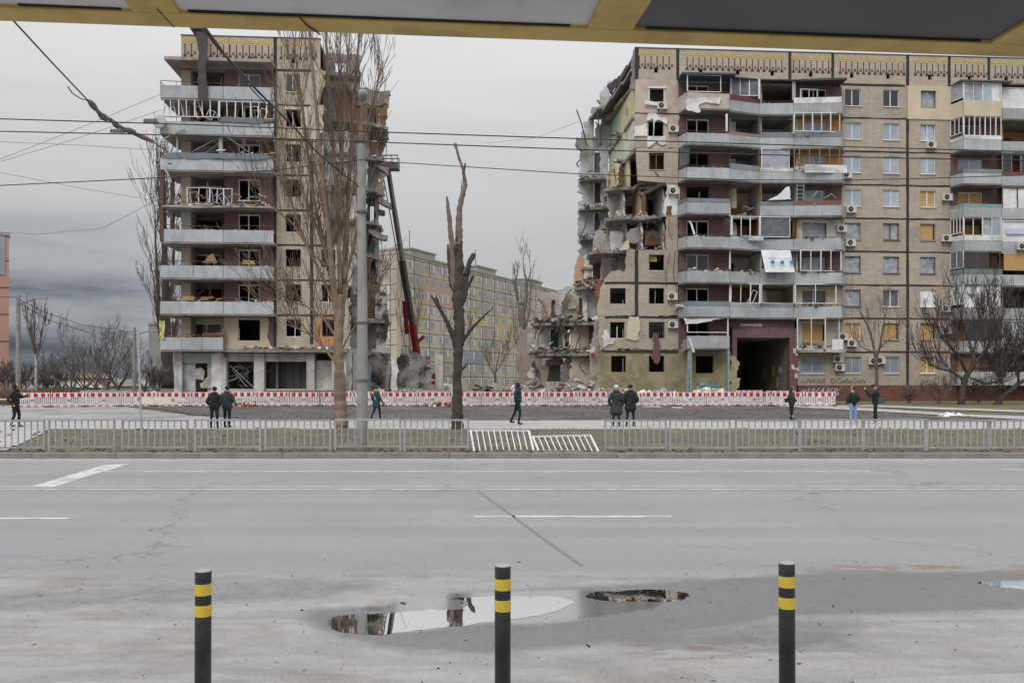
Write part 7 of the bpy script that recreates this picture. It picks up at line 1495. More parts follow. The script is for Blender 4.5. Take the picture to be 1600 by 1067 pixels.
# loose boards and a pale heap
for i, (x0, x1, y, lb) in enumerate(((1003, 1033, 637, 'longer pale board lying on the dirt right of the coated pair'), (1050, 1066, 638.5, 'shorter pale board lying on the dirt field'))):
    a, b = gp(x0, y), gp(x1, y); m = MB(); m.bar((a[0], a[1], a[2] + .1), (b[0], b[1] - .2, b[2] + .06), .18, .05); tag(m.build('loose_board', PLASTER), lb, 'board')
g = gp(1488, 650); heap('white_bag_heap', 'crumpled white sheet lying on the side path at the right', g[0], g[1], g[2], .8, .4, .14, PLASTER, 90, 16, [SHEETW], .25, 'sheet', False)
# ================================================================== GUARD FENCE
FEN = M('grey_fence_paint', (.36, .37, .385), (.28, .285, .295), sc=5, rough=.55, bump=.1, dirt=(.2,.17,.14), dirt_amt=.35, dirt_sc=3, rnd_obj=.2)
def make_fence(w, n=10, h=.80):
    t = thing('fence_panel', '', 'fence panel', (0, 0, 0), 0, 'grey steel guard fence panels beside the road')
    c = MB(); c.box(-.022, .022, -.022, .022, 0, h); pm = c.mesh('post', FEN); child('post', pm, t, (0, 0, 0)); child('post', pm, t, (w, 0, 0))
    c = MB(); c.box(.024, w - .024, -.02, .02, h - .045, h); rm = c.mesh('top_rail', FEN); child('top_rail', rm, t); c = MB(); c.box(.024, w - .024, -.018, .018, .10, .135); child('bottom_rail', c.mesh('bottom_rail', FEN), t)
    c = MB(); c.box(-.012, .012, -.012, .012, .136, h - .046); bm_ = c.mesh('bar', FEN)
    for i in range(1, n): child('bar', bm_, t, (w * i / n, 0, 0))
    return t
YFN = 21.3; fw = 1.60; FN = make_fence(fw); remember(FN); ff = [0]
FL = [(-33, 'cut by the left edge of the picture, before the hooded person'), (78, 'second from the left, right of the hooded person'), (192, 'around the foot of the white sign post'), (305, 'before the black clad pair'), (415, 'left of the pale barked tree'), (524, 'before the concrete pole and pale barked tree'), (632, 'before the dark tree, left of the fallen panels'), (946, 'before the coated pair, right of the fallen panels'), (1047, 'second right of the fallen panels'), (1150, 'third right of the fallen panels'), (1249, 'before the woman with a bag'), (1347.5, 'before the photographing pair'), (1446, 'before the white sheet on the path'), (1543, 'cut by the right edge of the picture'), (1645, 'beyond the right edge of the picture'), (-145, 'beyond the left edge of the picture')]
for px, lb in FL:
    loc_ = (WX(px, YFN), YFN + rnd.uniform(-.03, .03), .12 + rnd.uniform(-.02, .01)); rot = (rnd.uniform(-.03, .03), rnd.uniform(-.006, .006), rnd.uniform(-.012, .012)); sc_ = {632: .98, 946: .935, 1047: .92}.get(px, 1)
    l = 'grey guard fence panel ' + lb
    if not ff[0]: FN.location = loc_; FN.rotation_euler = rot; FN['label'] = l; ff[0] = 1; c = FN
    else: c = copy_tree(FN, None, l, loc_, rot)
    c.scale = (sc_, 1, 1)
FEN2 = M('bright_bent_fence_paint', (.60, .61, .63), (.5, .5, .52), sc=5, rough=.5, bump=.1)
def fallen(pts, n, lb):
    """panel knocked over towards the verge: corners A (top left), B (top right), Cc (bottom right), Dd (bottom left)"""
    A, B, Cc, Dd = pts; t = thing('fallen_fence_panel', lb, 'fence panel', Dd, 0, 'grey steel guard fence panels beside the road'); o = Dd; A, B, Cc, Dd = A - o, B - o, Cc - o, Dd - o
    for a, b, nm in ((A, Dd, 'post'), (B, Cc, 'post')): MB().bar(a, b + (b - a) * .12, .045).build(nm, FEN2, t)
    MB().bar(A, B, .045).build('top_rail', FEN2, t); MB().bar(Dd, Cc, .035).build('bottom_rail', FEN2, t)
    for i in range(1, n): MB().bar(A.lerp(B, i / n), Dd.lerp(Cc, i / n), .024).build('bar', FEN2, t)
fallen((at(735, 672, 21.9), at(826, 673, 21.9), at(834, 706, 21.3), at(741, 706, 21.3)), 10, 'bent pale fence panel tipped back, left one of the two knocked over')
fallen((at(832, 682, 21.8), at(922, 680, 21.8), at(936, 708, 21.2), at(843, 708.5, 21.2)), 10, 'low pale fence panel lying back, right one of the two knocked over')
# ================================================================== BOLLARDS
BK = M('black_bollard_enamel', (.016, .017, .02), (.028, .029, .033), sc=6, rough=.38, bump=.05, dirt=(.07,.065,.06), dirt_amt=.35, dirt_sc=5); YW = M('yellow_reflective_band', (.62, .45, .05), (.55, .40, .045), sc=8, rough=.4, bump=0, dirt=(.4,.3,.08), dirt_amt=.3, dirt_sc=12); CAPM = M('grey_steel_cap', (.3, .31, .32), sc=8, rough=.4)
Yb = F * .089 / 25
def make_bollard():
    t = thing('bollard', '', 'bollard', (0, 0, 0), 0, 'black bollards with yellow bands at the near kerb'); h = .71
    MB().cyl((0, 0), .0445, -.05, h - .006, 40).build('post', BK, t, smooth=False)
    m = MB(); m.cyl((0, 0), .0445, h - .0055, h, 40, r2=.041); m.build('cap', CAPM, t)
    b = MB(); b.tube([(0, 0, -.031), (0, 0, .031)], .0458, 40); me = b.mesh('yellow_band', YW); child('yellow_band', me, t, (0, 0, h - .105)); child('yellow_band', me, t, (0, 0, h - .222)); return t
BO = make_bollard(); remember(BO)
for i, (px, py, lb, dD) in enumerate(((317, 890, 'leftmost black bollard with two yellow bands', 0), (785.5, 882, 'middle black bollard in front of the puddle', 0), (1230, 878, 'rightmost black bollard with two yellow bands', 0))):
    top = at(px, py, Yb); l3 = (top.x, Yb, top.z - .71); rot = (0, [.003, .0, -.004][i], 0)
    if i == 0: BO.location = l3; BO.rotation_euler = rot; BO['label'] = lb; 
    else: copy_tree(BO, None, lb, l3, rot)
# ================================================================== POLES, LAMPS, WIRES
CP = M('grey_concrete_pole', (.33, .325, .31), (.25, .245, .235), sc=2, streak=.5, dirt=(.18,.17,.16), dirt_amt=.4, dirt_sc=2, fine=.3)
D = 21.75; b = at(566, 604, D); t = thing('utility_pole', 'thick concrete wire pole with a lamp on top beside the pale barked tree', 'utility pole', (b.x, D, .1))
zt = at(0, 222, D).z - .1; m = MB(); m.tube([(0, 0, 0), (0, 0, zt * .5), (-.03, 0, zt)], [.150, .124, .10], 20); m.build('post', CP, t)
m = MB(); 
for z in (1.72 + (604 - 333) / F * D - .1, 1.72 + (604 - 596) / F * D - .1, 3.2): m.tube([(0, 0, z), (0, 0, z + .05)], .155, 20)
m.build('steel_band', IRON_G, t); m = MB(); m.tube([(-.03, 0, zt), (-.03, 0, zt + .06)], [.13, .13], 14); m.tube([(-.03, 0, zt + .06), (-.03, 0, zt + .42)], [.09, .04], 12); m.build('pole_cap', M('rusty_cone', (.2, .11, .09), (.15, .09, .07), sc=5), t)
m = MB(); m.bar((-.03, 0, zt + .4), (0, 0, zt + 1.05), .035); m.build('lamp_rod', IRON_G, t); m = MB(); m.sph((.02, 0, zt + 1.18), (.13, .17, .14), n=16, k=10); m.build('lamp_head', M('grey_lamp_glass', (.22, .22, .21), sc=4, rough=.3), t)
m = MB(); m.bar((-.17, -.1, zt - .02), (.17, -.1, zt - .02), .03); 
for x in (-.15, .12): m.tube([(x, -.1, zt), (x, -.1, zt + .12)], .035, 8)
m.build('insulator_bracket', IRON_G, t)
def lamp_pole(px, y0, y1, D, r, arms, lb, name='street_lamp'):
    b = at(px, 604, D); z = tz(D); h = at(0, y1, D).z - z; t = thing(name, lb, 'street lamp' if arms else 'pole', (b.x, D, z)); MB().tube([(0, 0, 0), (0, 0, h)], [r, r * .75], 10).build('post', CP, t)
    for s in arms: m = MB(); m.bar((0, 0, h - .8), (s * 1.6, 0, h - .3), .07); m.build('arm', IRON_G, t); m = MB(); m.box(min(s * 1.5, s * 2.4), max(s * 1.5, s * 2.4), -.12, .12, h - .35, h - .2); m.build('lamp_head', FG, t)
lamp_pole(28.5, 0, 461, 72, .22, (1,), 'thick pale pole with one lamp arm near the pink block'); lamp_pole(210, 0, 512, 88, .2, (-1, 1), 'dark double arm street lamp left of the grey gable'); lamp_pole(68, 0, 548, 100, .1, (), 'thin dark pole among the bare shrubs', 'thin_pole')
a = at(221, 676, 27); b = at(216, 572, 27); t = thing('sign_post', 'slightly leaning pale steel post without a sign behind the left fence', 'post', (a.x, 27, .15)); m = MB(); m.tube([(0, 0, 0), (b.x - a.x, 0, at(0, 520, 27).z - .15)], .035, 10); m.build('post', M('pale_steel', (.42, .43, .44), sc=4), t)
for z in (1.2, 1.9): MB().tube([((b.x - a.x) * z / 2, 0, z), ((b.x - a.x) * z / 2, 0, z + .04)], .045, 10).build('clamp', IRON_G, t)
WIRE = M('black_cable', (.02, .02, .022), (.03, .03, .03), sc=4, rough=.6, bump=0); WIREG = M('grey_thin_wire', (.22, .22, .23), sc=4, bump=0)
def wire(name, lb, pts, r, sag=0, mat=None, n=24, cat='cable'):
    P = [at(*p) for p in pts]; Q = []
    for i in range(len(P) - 1):
        for j in range(n): t = j / n; q = P[i].lerp(P[i+1], t); q.z -= sag * 4 * t * (1 - t) * (1 if not isinstance(sag, list) else 1); Q.append(q)
    Q.append(P[-1]); m = MB(); m.tube(Q, r, 6); return tag(m.build(name, mat or WIRE, smooth=True), lb, cat)
wire('trolley_wire', 'upper one of the two parallel trolley wires crossing the whole street', [(-200, 183, 13.6), (0, 186, 13.6), (300, 195, 13.6), (620, 207.5, 13.6), (905, 217, 13.6), (1300, 229, 13.6), (1600, 237, 13.6), (1900, 244, 13.6)], .009)
wire('trolley_wire', 'lower one of the two parallel trolley wires crossing the whole street', [(-200, 204, 14.25), (0, 205.5, 14.25), (300, 212, 14.25), (620, 223.5, 14.25), (905, 234, 14.25), (1300, 245, 14.25), (1600, 251, 14.25), (1900, 256, 14.25)], .009)
wire('feeder_cable', 'cable rising from the left to the concrete pole', [(-200, 297, 20), (0, 290, 20.5), (250, 278, 21), (430, 266, 21.4), (565, 250, 21.6)], .011)
wire('feeder_cable', 'cable running right from the concrete pole under the trolley wires', [(565, 250, 21.6), (620, 254, 21.2), (905, 272, 20.5), (1150, 281, 20.5), (1300, 282, 20.5), (1450, 279, 20.5), (1600, 274, 20.5), (1850, 262, 20.5)], .010)
wire('thick_cable', 'thick frayed cable slanting down from the canopy to the concrete pole', [(300, 20, 8), (335, 68, 9.5), (372, 110, 11), (400, 140, 12.5), (450, 190, 16), (500, 243, 19), (560, 292, 21.6)], .016)
wire('thick_cable', 'thin second strand beside the thick frayed cable', [(302, 18, 8), (345, 76, 9.5), (362, 103, 11), (395, 142, 12.5), (430, 178, 15)], .009)
wire('span_wire', 'cable with a string of insulators slanting from the upper left to the corner balcony', [(10, 20, 9), (21, 33, 9.3), (80, 97, 11), (138, 158, 13), (175, 192, 14), (205, 204, 14.5), (240, 222, 17), (262, 238, 19)], .010)
wire('loose_cable_end', 'short loose cable end curling beside the insulator string', [(106, 136, 12), (113, 146, 12.2), (125, 154, 12.6), (138, 158, 13)], .008, n=4)
t = thing('insulator_string', 'string of rusty clamps and insulators hanging where the span wire meets the trolley wires', 'insulator', at(140, 159, 13))
o0 = at(140, 159, 13); IG = M('weathered_insulator_grey', (.16, .15, .155), (.1, .09, .09), sc=9); IRR = M('reddish_insulator_bar', (.2, .12, .11), sc=9)
def seg(x0, y0, x1, y1, r, mat, nm, d0=13.2, d1=14): MB().tube([at(x0, y0, d0) - o0, at((x0+x1)/2, (y0+y1)/2, (d0+d1)/2) - o0, at(x1, y1, d1) - o0], [r*.7, r, r*.7], 8).build(nm, mat, t)
seg(140, 159, 150, 171, .05, IG, 'insulator', 13, 13.3); seg(150, 171, 160, 184, .03, IG, 'clamp', 13.3, 13.5); seg(157, 180, 166, 186, .06, IG, 'insulator', 13.4, 13.6); seg(166, 184, 177, 190, .035, IG, 'clamp', 13.6, 13.8); seg(177, 191, 185, 199, .05, IG, 'insulator', 13.7, 13.9); seg(185, 196, 198, 205, .03, IG, 'clamp', 13.9, 14.1); seg(196, 203, 210, 207, .055, IG, 'insulator', 14.1, 14.3); seg(210, 209, 238, 221, .045, IRR, 'insulator_bar', 14.3, 15)
m = MB()
for x0, y0, D_ in ((174, 205, 14.25), (226, 189, 13.6)):
    for i in range(6): p = at(x0 + i * 3.6, y0, D_) - o0; m.box(p.x - .012, p.x + .012, p.y - .012, p.y + .012, p.z - .02, p.z + .03)
    a = at(x0 - 2, y0 + 1.6, D_) - o0; b = at(x0 + 22, y0 + 2.2, D_) - o0; m.bar(a, b, .02)
m.build('wire_splice', IG, t, kind='stuff')
for i, (pts, lb) in enumerate((([(0, 249, 60), (70, 222, 60), (150, 190, 60), (253, 147, 60)], 'thin wire rising to the top left balcony'), ([(0, 253, 60), (110, 220, 60), (253, 172, 60)], 'thin wire rising to the second balcony'), ([(-60, 219, 60), (120, 227, 60), (250, 235, 60)], 'thin nearly level wire left of the bent railing'), ([(0, 270, 60), (130, 295, 60), (256, 316, 60)], 'thin wire falling to the third balcony'), ([(0, 363, 60), (60, 366, 60), (160, 357, 60), (250, 310, 60)], 'thin sagging wire above the grove'),
    ([(30, 468, 72), (70, 488, 78), (130, 508, 90), (210, 520, 88)], 'upper wire between the two street lamps on the left'), ([(30, 473, 72), (75, 500, 78), (140, 520, 88)], 'lower wire falling from the thick pale pole'), ([(905, 190, 75), (840, 215, 80), (760, 224, 100)], 'thin wire leaving the ruined wing'), ([(0, 464, 70), (28, 465, 72)], 'short wire from the left edge to the thick pale pole'))):
    wire('thin_wire', lb, pts, .016 if i < 5 or i == 7 else .03, 0, WIREG if i < 5 or i == 7 else WIRE, 6)
# yellow gas pipe rail on the left
a, b = at(-40, 625, 58), at(50, 623.5, 59); t = thing('yellow_pipe', 'pale yellow pipe running level behind the hooded person', 'pipe', (0, 0, 0)); MB().tube([a, b], .06, 8).build('pipe', M('pale_yellow_paint', (.55, .5, .3)), t)
for f in (.1, .5, .95): q = a.lerp(b, f); MB().tube([(q.x, q.y, tz(q.y)), q], .04, 6).build('support', IRON_G, t)
# ================================================================== BUS STOP CANOPY OVERHEAD
CY = M('ochre_yellow_canopy_paint', (.60, .42, .12), (.52, .36, .10), sc=5, rough=.5, bump=.15, dirt=(.25,.18,.07), dirt_amt=.4, dirt_sc=4)
CG1 = M('pale_grey_roof_sheet', (.66, .65, .67), (.58, .57, .60), sc=1.5, rough=.6, dirt=(.2,.2,.19), dirt_amt=.3); CG2 = M('dark_grey_roof_sheet', (.12, .12, .13), (.095, .095, .10), sc=1.5, rough=.6, dirt=(.07,.07,.07), dirt_amt=.4)
t = thing('bus_stop_canopy', 'yellow framed canopy with grey roof sheets overhead, seen from underneath', 'canopy', (0, 2.2, 2.62))
ZC = 2.62
def ac_(px, py): Y_ = (ZC - EYE) * F / (HOR - py); return Vector(((px - 800) / F * Y_, Y_ - 2.2, 0))
oA, oB = ac_(0, 33), ac_(1600, 90); iA, iB = ac_(0, 12), ac_(1600, 71)
od = (oB - oA).normalized(); oA2, oB2 = oA - od * 1.4, oB + od * 1.4; idd = (iB - iA).normalized(); iA2, iB2 = iA - idd * 1.4, iB + idd * 1.4
def bm2(a, b, c, d, nm, mat, z0=0, z1=.012):
    m = MB(); v = [a, b, c, d]; m.add([(p.x, p.y, z0) for p in v] + [(p.x, p.y, z1) for p in v], [(0,1,2,3),(7,6,5,4),(0,4,5,1),(1,5,6,2),(2,6,7,3),(3,7,4,0)]); return m.build(nm, mat, t)
bm2(oA2, oB2, iB2, iA2, 'front_beam', CY)
def onl(a, b, f): return a + (b - a) * f
def ib(x): y = 12 + (71 - 12) * x / 1600; return ac_(x, y)
rd = Vector((.27, -1, 0))
for i, (x0, x1) in enumerate(((208, 281), (917, 988), (1548, 1620))):
    a, b = ib(x0), ib(x1); L_ = 1.9; bm2(a + Vector((0, .002, 0)), b + Vector((0, .002, 0)), b - Vector((-.24, L_, 0)) if i else b - Vector((-.2, L_, 0)), a - Vector((-.24, L_, 0)) if i else a - Vector((-.2, L_, 0)), 'cross_beam', CY, .001, .011)
for i, (x0, x1, mt) in enumerate(((-500, 212, CG1), (277, 921, CG1), (984, 1552, CG2), (1612, 2100, CG2))):
    a, b = ib(x0), ib(x1); s = Vector((.24, -1.9, 0)); bm2(a + Vector((0, .03, 0)), b + Vector((0, .03, 0)), b + s, a + s, 'roof_sheet', mt, .008 + .0005 * i, .016)
m = MB()
for x0, x1 in ((285, 480), (290, 900), (1000, 1540), (20, 200)): a, b = ib(x0), ib(x1); m.bar((a.x + .015, a.y - .004, .006), (b.x - .015, b.y - .004, .006), .005)
m.build('rubber_gasket', BLACKM, t)
m = MB(); a = ac_(250, 20); m.box(a.x, a.x + .002, a.y - .02, a.y + .085, -.0015, .0); m.build('seam_line', BLACKM, t); m = MB(); a = ac_(475, 30); m.tube([(a.x - .01, a.y - .03, -.002), (a.x, a.y + .03, -.004), (a.x + .02, a.y + .09, -.002)], .002, 6); m.build('seam_line', BLACKM, t)
# ================================================================== PEOPLE
SKIN = M('skin', (.50, .30, .22), sc=6, rough=.6, bump=0); JET = M('black_padded_cloth', (.014, .014, .017), (.022, .022, .026), sc=8, bump=.3, bd=.01); NAVY = M('dark_navy_cloth', (.018, .026, .042), (.028, .036, .055), sc=8, bump=.3); TEALJ = M('dark_teal_coat', (.012, .05, .058), (.02, .07, .08), sc=8, bump=.3); TROU = M('black_trousers', (.012, .012, .014), (.02, .02, .022), sc=8); JEAN = M('light_blue_jeans', (.20, .33, .50), (.15, .26, .42), sc=6); DJEAN = M('dark_blue_jeans', (.015, .03, .075), (.02, .04, .09), sc=6)
HAIR = M('dark_brown_hair', (.035, .022, .016), (.06, .035, .025), sc=12); SHOE = M('black_shoes', (.015, .015, .015), sc=8, rough=.5); WSHOE = M('white_trainers', (.62, .62, .62), sc=8); FUR = M('tan_fur_trim', (.42, .28, .15), (.3, .2, .1), sc=20); BLUEHAT = M('pale_blue_knit', (.45, .60, .68), sc=14); GREYD = M('dark_grey_cloth', (.05, .055, .065), (.07, .075, .085), sc=8); GREENG = M('dark_green_grey_coat', (.028, .034, .034), (.04, .048, .048), sc=8); OLIVEJ = M('dark_olive_black', (.02, .022, .02), sc=8)
class Cap:
    def __init__(s): s.e = []
    def add(s, a, b, ra, rb, m): s.e.append((Vector(a), Vector(b), ra, rb, m)); return s
def person(px, hy, fy, face, lb, pose, mats, coat=None, extras=None, vox=.017):
    """one continuous body grown from tapered limbs; faces +Y at angle 0"""
    D = gp(px, fy)[1]; g = gp(px, fy); H = at(px, hy, D).z - g[2]; sc = H / 1.76
    c = Cap(); J_ = dict(hip=.93, sh=1.43, neck=1.50, head=1.645); J_.update(pose.get('J', {}))
    ft = pose['feet']; up_m, lo_m, sk, sh = 0, 1, 2, 3
    bend = pose.get('lean', 0)
    S_ = lambda x, y, z: (x, y + bend * max(0, z - .93), z)
    c.add(S_(-.02, 0, 1.0), S_(.02, 0, 1.0), .15, .15, up_m); c.add(S_(0, 0, .98), S_(0, .0, 1.32), .155, .17, up_m)
    c.add(S_(-.11, -.01, 1.38), S_(.11, -.01, 1.38), .11, .11, up_m); c.add(S_(-.07, 0, 1.1), S_(-.09, 0, 1.34), .12, .12, up_m); c.add(S_(.07, 0, 1.1), S_(.09, 0, 1.34), .12, .12, up_m)
    c.add(S_(0, 0, 1.42), S_(0, .02, 1.56), .065, .06, sk if not pose.get('hood') else up_m)
    hx, hd = pose.get('headoff', (0, .03)); ht = pose.get('turn', 0); hc = Vector(S_(hx, hd, J_['head'])); fd = Vector((math.sin(ht), math.cos(ht), 0)); sd_ = Vector((fd.y, -fd.x, 0))
    c.add(hc + Vector((0, 0, .01)), hc + Vector((0, 0, .045)), .088, .09, sk); c.add(hc + fd * .02 - Vector((0, 0, .06)), hc + fd * .045 - Vector((0, 0, .075)), .055, .042, sk)
    c.add(hc + fd * .085 + Vector((0, 0, .01)), hc + fd * .105 - Vector((0, 0, .02)), .014, .016, sk)
    for s in (-1, 1): c.add(hc + sd_ * s * .088, hc + sd_ * s * .094 + Vector((0, 0, .02)), .018, .018, sk)
    for s, (kx, ky, kz), (ax_, ay, az) in ((-1, *ft[0]), (1, *ft[1])):
        c.add((s * .09, 0, .93), (kx, ky, kz), .095, .065, lo_m); c.add((kx, ky, kz), (ax_, ay, az), .062, .045, lo_m)
        fdir = Vector(pose.get('toe', ((0, 1), (0, 1)))[0 if s < 0 else 1]).to_3d(); c.add((ax_, ay, az - .035), Vector((ax_, ay, az - .045)) + fdir * .15, .042, .036, sh)
    for s, (ex, ey, ez), (wx, wy, wz_) in ((-1, *pose['arms'][0]), (1, *pose['arms'][1])):
        E = Vector(S_(ex, ey, ez)); Wp = Vector(S_(wx, wy, wz_)); puff = pose.get('puff', 1)
        c.add(S_(s * .18, 0, 1.39), E, .068 * puff, .056 * puff, up_m); c.add(E, Wp, .056 * puff, .042 * puff, up_m)
        if not pose.get('pockets'):
            d = (Wp - E).normalized(); side = d.cross(Vector((0, 0, 1))); side = side.normalized() if side.length > .1 else Vector((1, 0, 0)); P = Wp + d * .05
            c.add(Wp, P + d * .02, .028, .034, sk)
            for i in range(4):
                o = side * (i - 1.5) * .021; l = (.055, .068, .064, .05)[i]; k = P + d * .03 + o; k2 = k + d * l * .6; c.add(k, k2, .0105, .0098, sk); c.add(k2, k2 + d * l * .45 + side.cross(d) * .018, .0098, .009, sk)
            c.add(P + side * -.03, P - side * .055 + d * .045, .013, .011, sk)
    skirt = pose.get('skirt')
    if skirt:
        zb_, rb = skirt
        for x in (-.08, 0, .08): c.add((x, 0, .98), (x * 1.25, 0, zb_ + rb * .45), .14, rb * .62, up_m)
    m = MB()
    for a, b, ra, rb, mt in c.e:
        ax2 = (b - a); L2 = ax2.length
        if L2 < 1e-4: m.sph(a, ra); continue
        u = ax2.normalized(); ps = [a - u * ra * .98, a - u * ra * .7, a - u * ra * .3, a, b, b + u * rb * .3, b + u * rb * .7, b + u * rb * .98]; rs = [ra * .2, ra * .71, ra * .95, ra, rb, rb * .95, rb * .71, rb * .2]; m.tube(ps, rs, 12)
    me = m.mesh('body', SKIN); ob = bpy.data.objects.new('body', me); C.objects.link(ob)
    md = ob.modifiers.new('r', 'REMESH'); md.mode = 'VOXEL'; md.voxel_size = vox; md2 = ob.modifiers.new('s', 'SMOOTH'); md2.iterations = 2; md2.factor = .4
    dg = bpy.context.evaluated_depsgraph_get(); me2 = bpy.data.meshes.new_from_object(ob.evaluated_get(dg)); bpy.data.objects.remove(ob); bpy.data.meshes.remove(me)
    me2.name = 'body'; me2.materials.clear()
    for mt in mats: me2.materials.append(mt)
    A_ = np.array([e[0][:] for e in c.e]); B_ = np.array([e[1][:] for e in c.e]); RA = np.array([e[2] for e in c.e]); RB_ = np.array([e[3] for e in c.e]); MT = np.array([e[4] for e in c.e])
    n = len(me2.polygons); cen = np.empty(n * 3); me2.polygons.foreach_get('center', cen); cen = cen.reshape(-1, 1, 3)
    ab = (B_ - A_)[None]; tt = np.clip(((cen - A_[None]) * ab).sum(-1) / ((ab ** 2).sum(-1) + 1e-9), 0, 1); dd = np.linalg.norm(cen - (A_[None] + ab * tt[..., None]), axis=-1) - (RA[None] * (1 - tt) + RB_[None] * tt)
    mi = MT[np.argmin(dd, 1)]; me2.polygons.foreach_set('material_index', mi.astype(np.int32)); me2.polygons.foreach_set('use_smooth', [True] * n); me2.update()
    t = thing('person', lb, 'person', (g[0], g[1], g[2] + .02), face); t.scale = (sc,) * 3
    bo = bpy.data.objects.new('body', me2); C.objects.link(bo); bo.parent = t
    # face details
    f = MB()
    for s in (-1, 1): f.sph(hc + fd * .082 + sd_ * s * .032 + Vector((0, 0, .022)), .011, 0, 8, 5)
    f.sph(hc + fd * .083 - Vector((0, 0, .055)), (.022, .022, .006), 1, 8, 5); f.build('eyes_and_mouth', [JET, M('lips', (.35, .13, .1))], t)
    for e in (extras or []):
        k = e[0]
        if k == 'hair': q = MB(); q.sph(hc - fd * .02 + Vector((0, 0, .035)), (.1, .104, .095), n=14, k=9); q.build('hair', e[1], t, smooth=True)
        if k == 'longhair': q = MB(); q.sph(hc - fd * .03 + Vector((0, 0, .03)), (.105, .11, .10), n=14, k=9); q.tube([hc - fd * .05, hc - fd * .08 - Vector((0, 0, .1)), hc - fd * .07 - Vector((0, 0, .22))], [.09, .085, .04], 10); q.build('hair', e[1], t, smooth=True)
        if k == 'beanie': q = MB(); q.sph(hc + Vector((0, 0, .05)) - fd * .008, (.105, .108, .095), n=14, k=9); q.build('knit_hat', e[1], t, smooth=True)
        if k == 'cap': q = MB(); q.sph(hc + Vector((0, 0, .055)), (.1, .1, .075), n=14, k=9); q.tube([hc + fd * .06 + Vector((0, 0, .06)), hc + fd * .17 + Vector((0, 0, .045))], [.075, .045], 10); q.build('cap', e[1], t, smooth=True)
        if k == 'hood': q = MB(); q.sph(hc - fd * .028 + Vector((0, 0, .012)), (.118, .118, .135), n=16, k=10); q.tube([hc - Vector((0, 0, .1)) - fd * .02, hc - Vector((0, 0, .19)) - fd * .01], [.1, .13], 12); q.build('hood', e[1], t, smooth=True)
        if k == 'hooddown': q = MB(); q.tube([hc + Vector((-.1, 0, -.16)) + fd * .03, hc + Vector((-.07, 0, -.16)) - fd * .08, hc + Vector((.07, 0, -.16)) - fd * .08, hc + Vector((.1, 0, -.16)) + fd * .03], [.045, .075, .075, .045], 10); q.build('hood', e[1], t, smooth=True)
        if k == 'fur': q = MB(); q.tube([hc + Vector((-.11, .06, -.15)), hc + Vector((-.12, -.06, -.12)), hc + Vector((0, -.13, -.12)), hc + Vector((.12, -.06, -.12)), hc + Vector((.11, .06, -.15))], [.045, .06, .065, .06, .045], 10); q.build('fur_collar', e[1], t, smooth=True)
        if k == 'bag': x, y, z = e[2]; q = MB(); q.obox((x, y, z), (.11, .3, .22), Matrix.Rotation(.15, 3, 'X'), 0, .06); b_ = q.build('shoulder_bag', e[1], t); q = MB(); q.bar((x, y + .1, z + .1), (-x * .5, -.02, 1.45), .03, .01); q.build('strap', e[1], b_)
        if k == 'phone': q = MB(); q.obox(e[2], (.075, .01, .15), Matrix.Identity(3)); q.build('phone', JET, t)
        if k == 'redthing': q = MB(); q.sph(e[2], (.07, .06, .11), n=10, k=7); q.sph((e[2][0], e[2][1] + .05, e[2][2] - .1), (.05, .05, .06), n=8, k=6); q.build('red_glove', M('red_wool', (.45, .05, .06)), t, smooth=True)
        if k == 'strap': q = MB(); q.bar((-.14, -.135, 1.45), (.13, -.165, 1.08), .03, .01); q.build('strap', e[1], t)
        if k == 'anklet': q = MB(); q.tube([(-.07, .0, .2), (-.07, 0, .23)], .07, 10); q.tube([(.07, .0, .2), (.07, 0, .23)], .07, 10); q.build('white_boot_trim', PLASTER, t)
        if k == 'quilt':
            q = MB()
            for z in e[2]: q.tube([(.185 * math.cos(a) , .165 * math.sin(a), z) for a in [i * .42 for i in range(16)]], .006, 4)
            q.build('quilted_seams', e[1], t)
    return t
st = (((-.10, 0, .5), (-.10, -.01, .09)), ((.10, 0, .5), (.10, -.01, .09)))
down = (((-.27, -.03, 1.12), (-.24, .08, .88)), ((.27, -.03, 1.12), (.24, .08, .88)))
pock = (((-.30, -.05, 1.13), (-.2, .08, .98)), ((.30, -.05, 1.13), (.2, .08, .98)))
# +Y looks away from the camera; face = rotation about Z
person(24, 600, 668, R(-90), 'person in black hooded jacket holding one arm out towards the first barrier', dict(feet=(((-.10, .10, .5), (-.10, .08, .09)), ((.10, .02, .5), (.10, -.12, .10))), arms=(((-.28, .06, 1.2), (-.16, .42, 1.28)), ((.32, -.12, 1.12), (.24, .02, .93))), hood=1, turn=.3), [JET, TROU, SKIN, SHOE], extras=[('hood', JET)])
person(335, 605.5, 670, R(5), 'person all in black with black knit hat, left one of the pair seen from behind', dict(feet=(((-.12, 0, .5), (-.14, -.02, .09)), ((.12, 0, .5), (.13, 0, .09))), arms=pock, pockets=1, puff=1.15, skirt=(.82, .2)), [JET, TROU, SKIN, SHOE], extras=[('beanie', JET), ('hooddown', JET)])
person(355, 603.5, 669, R(-8), 'person in dark grey hooded coat, right one of the black clad pair', dict(feet=st, arms=(((-.28, -.03, 1.12), (-.2, .1, .95)), ((.30, 0, 1.14), (.18, .16, 1.08))), pockets=1, puff=1.2, skirt=(.78, .22)), [GREENG, TROU, SKIN, SHOE], extras=[('hair', JET), ('hooddown', GREYD)])
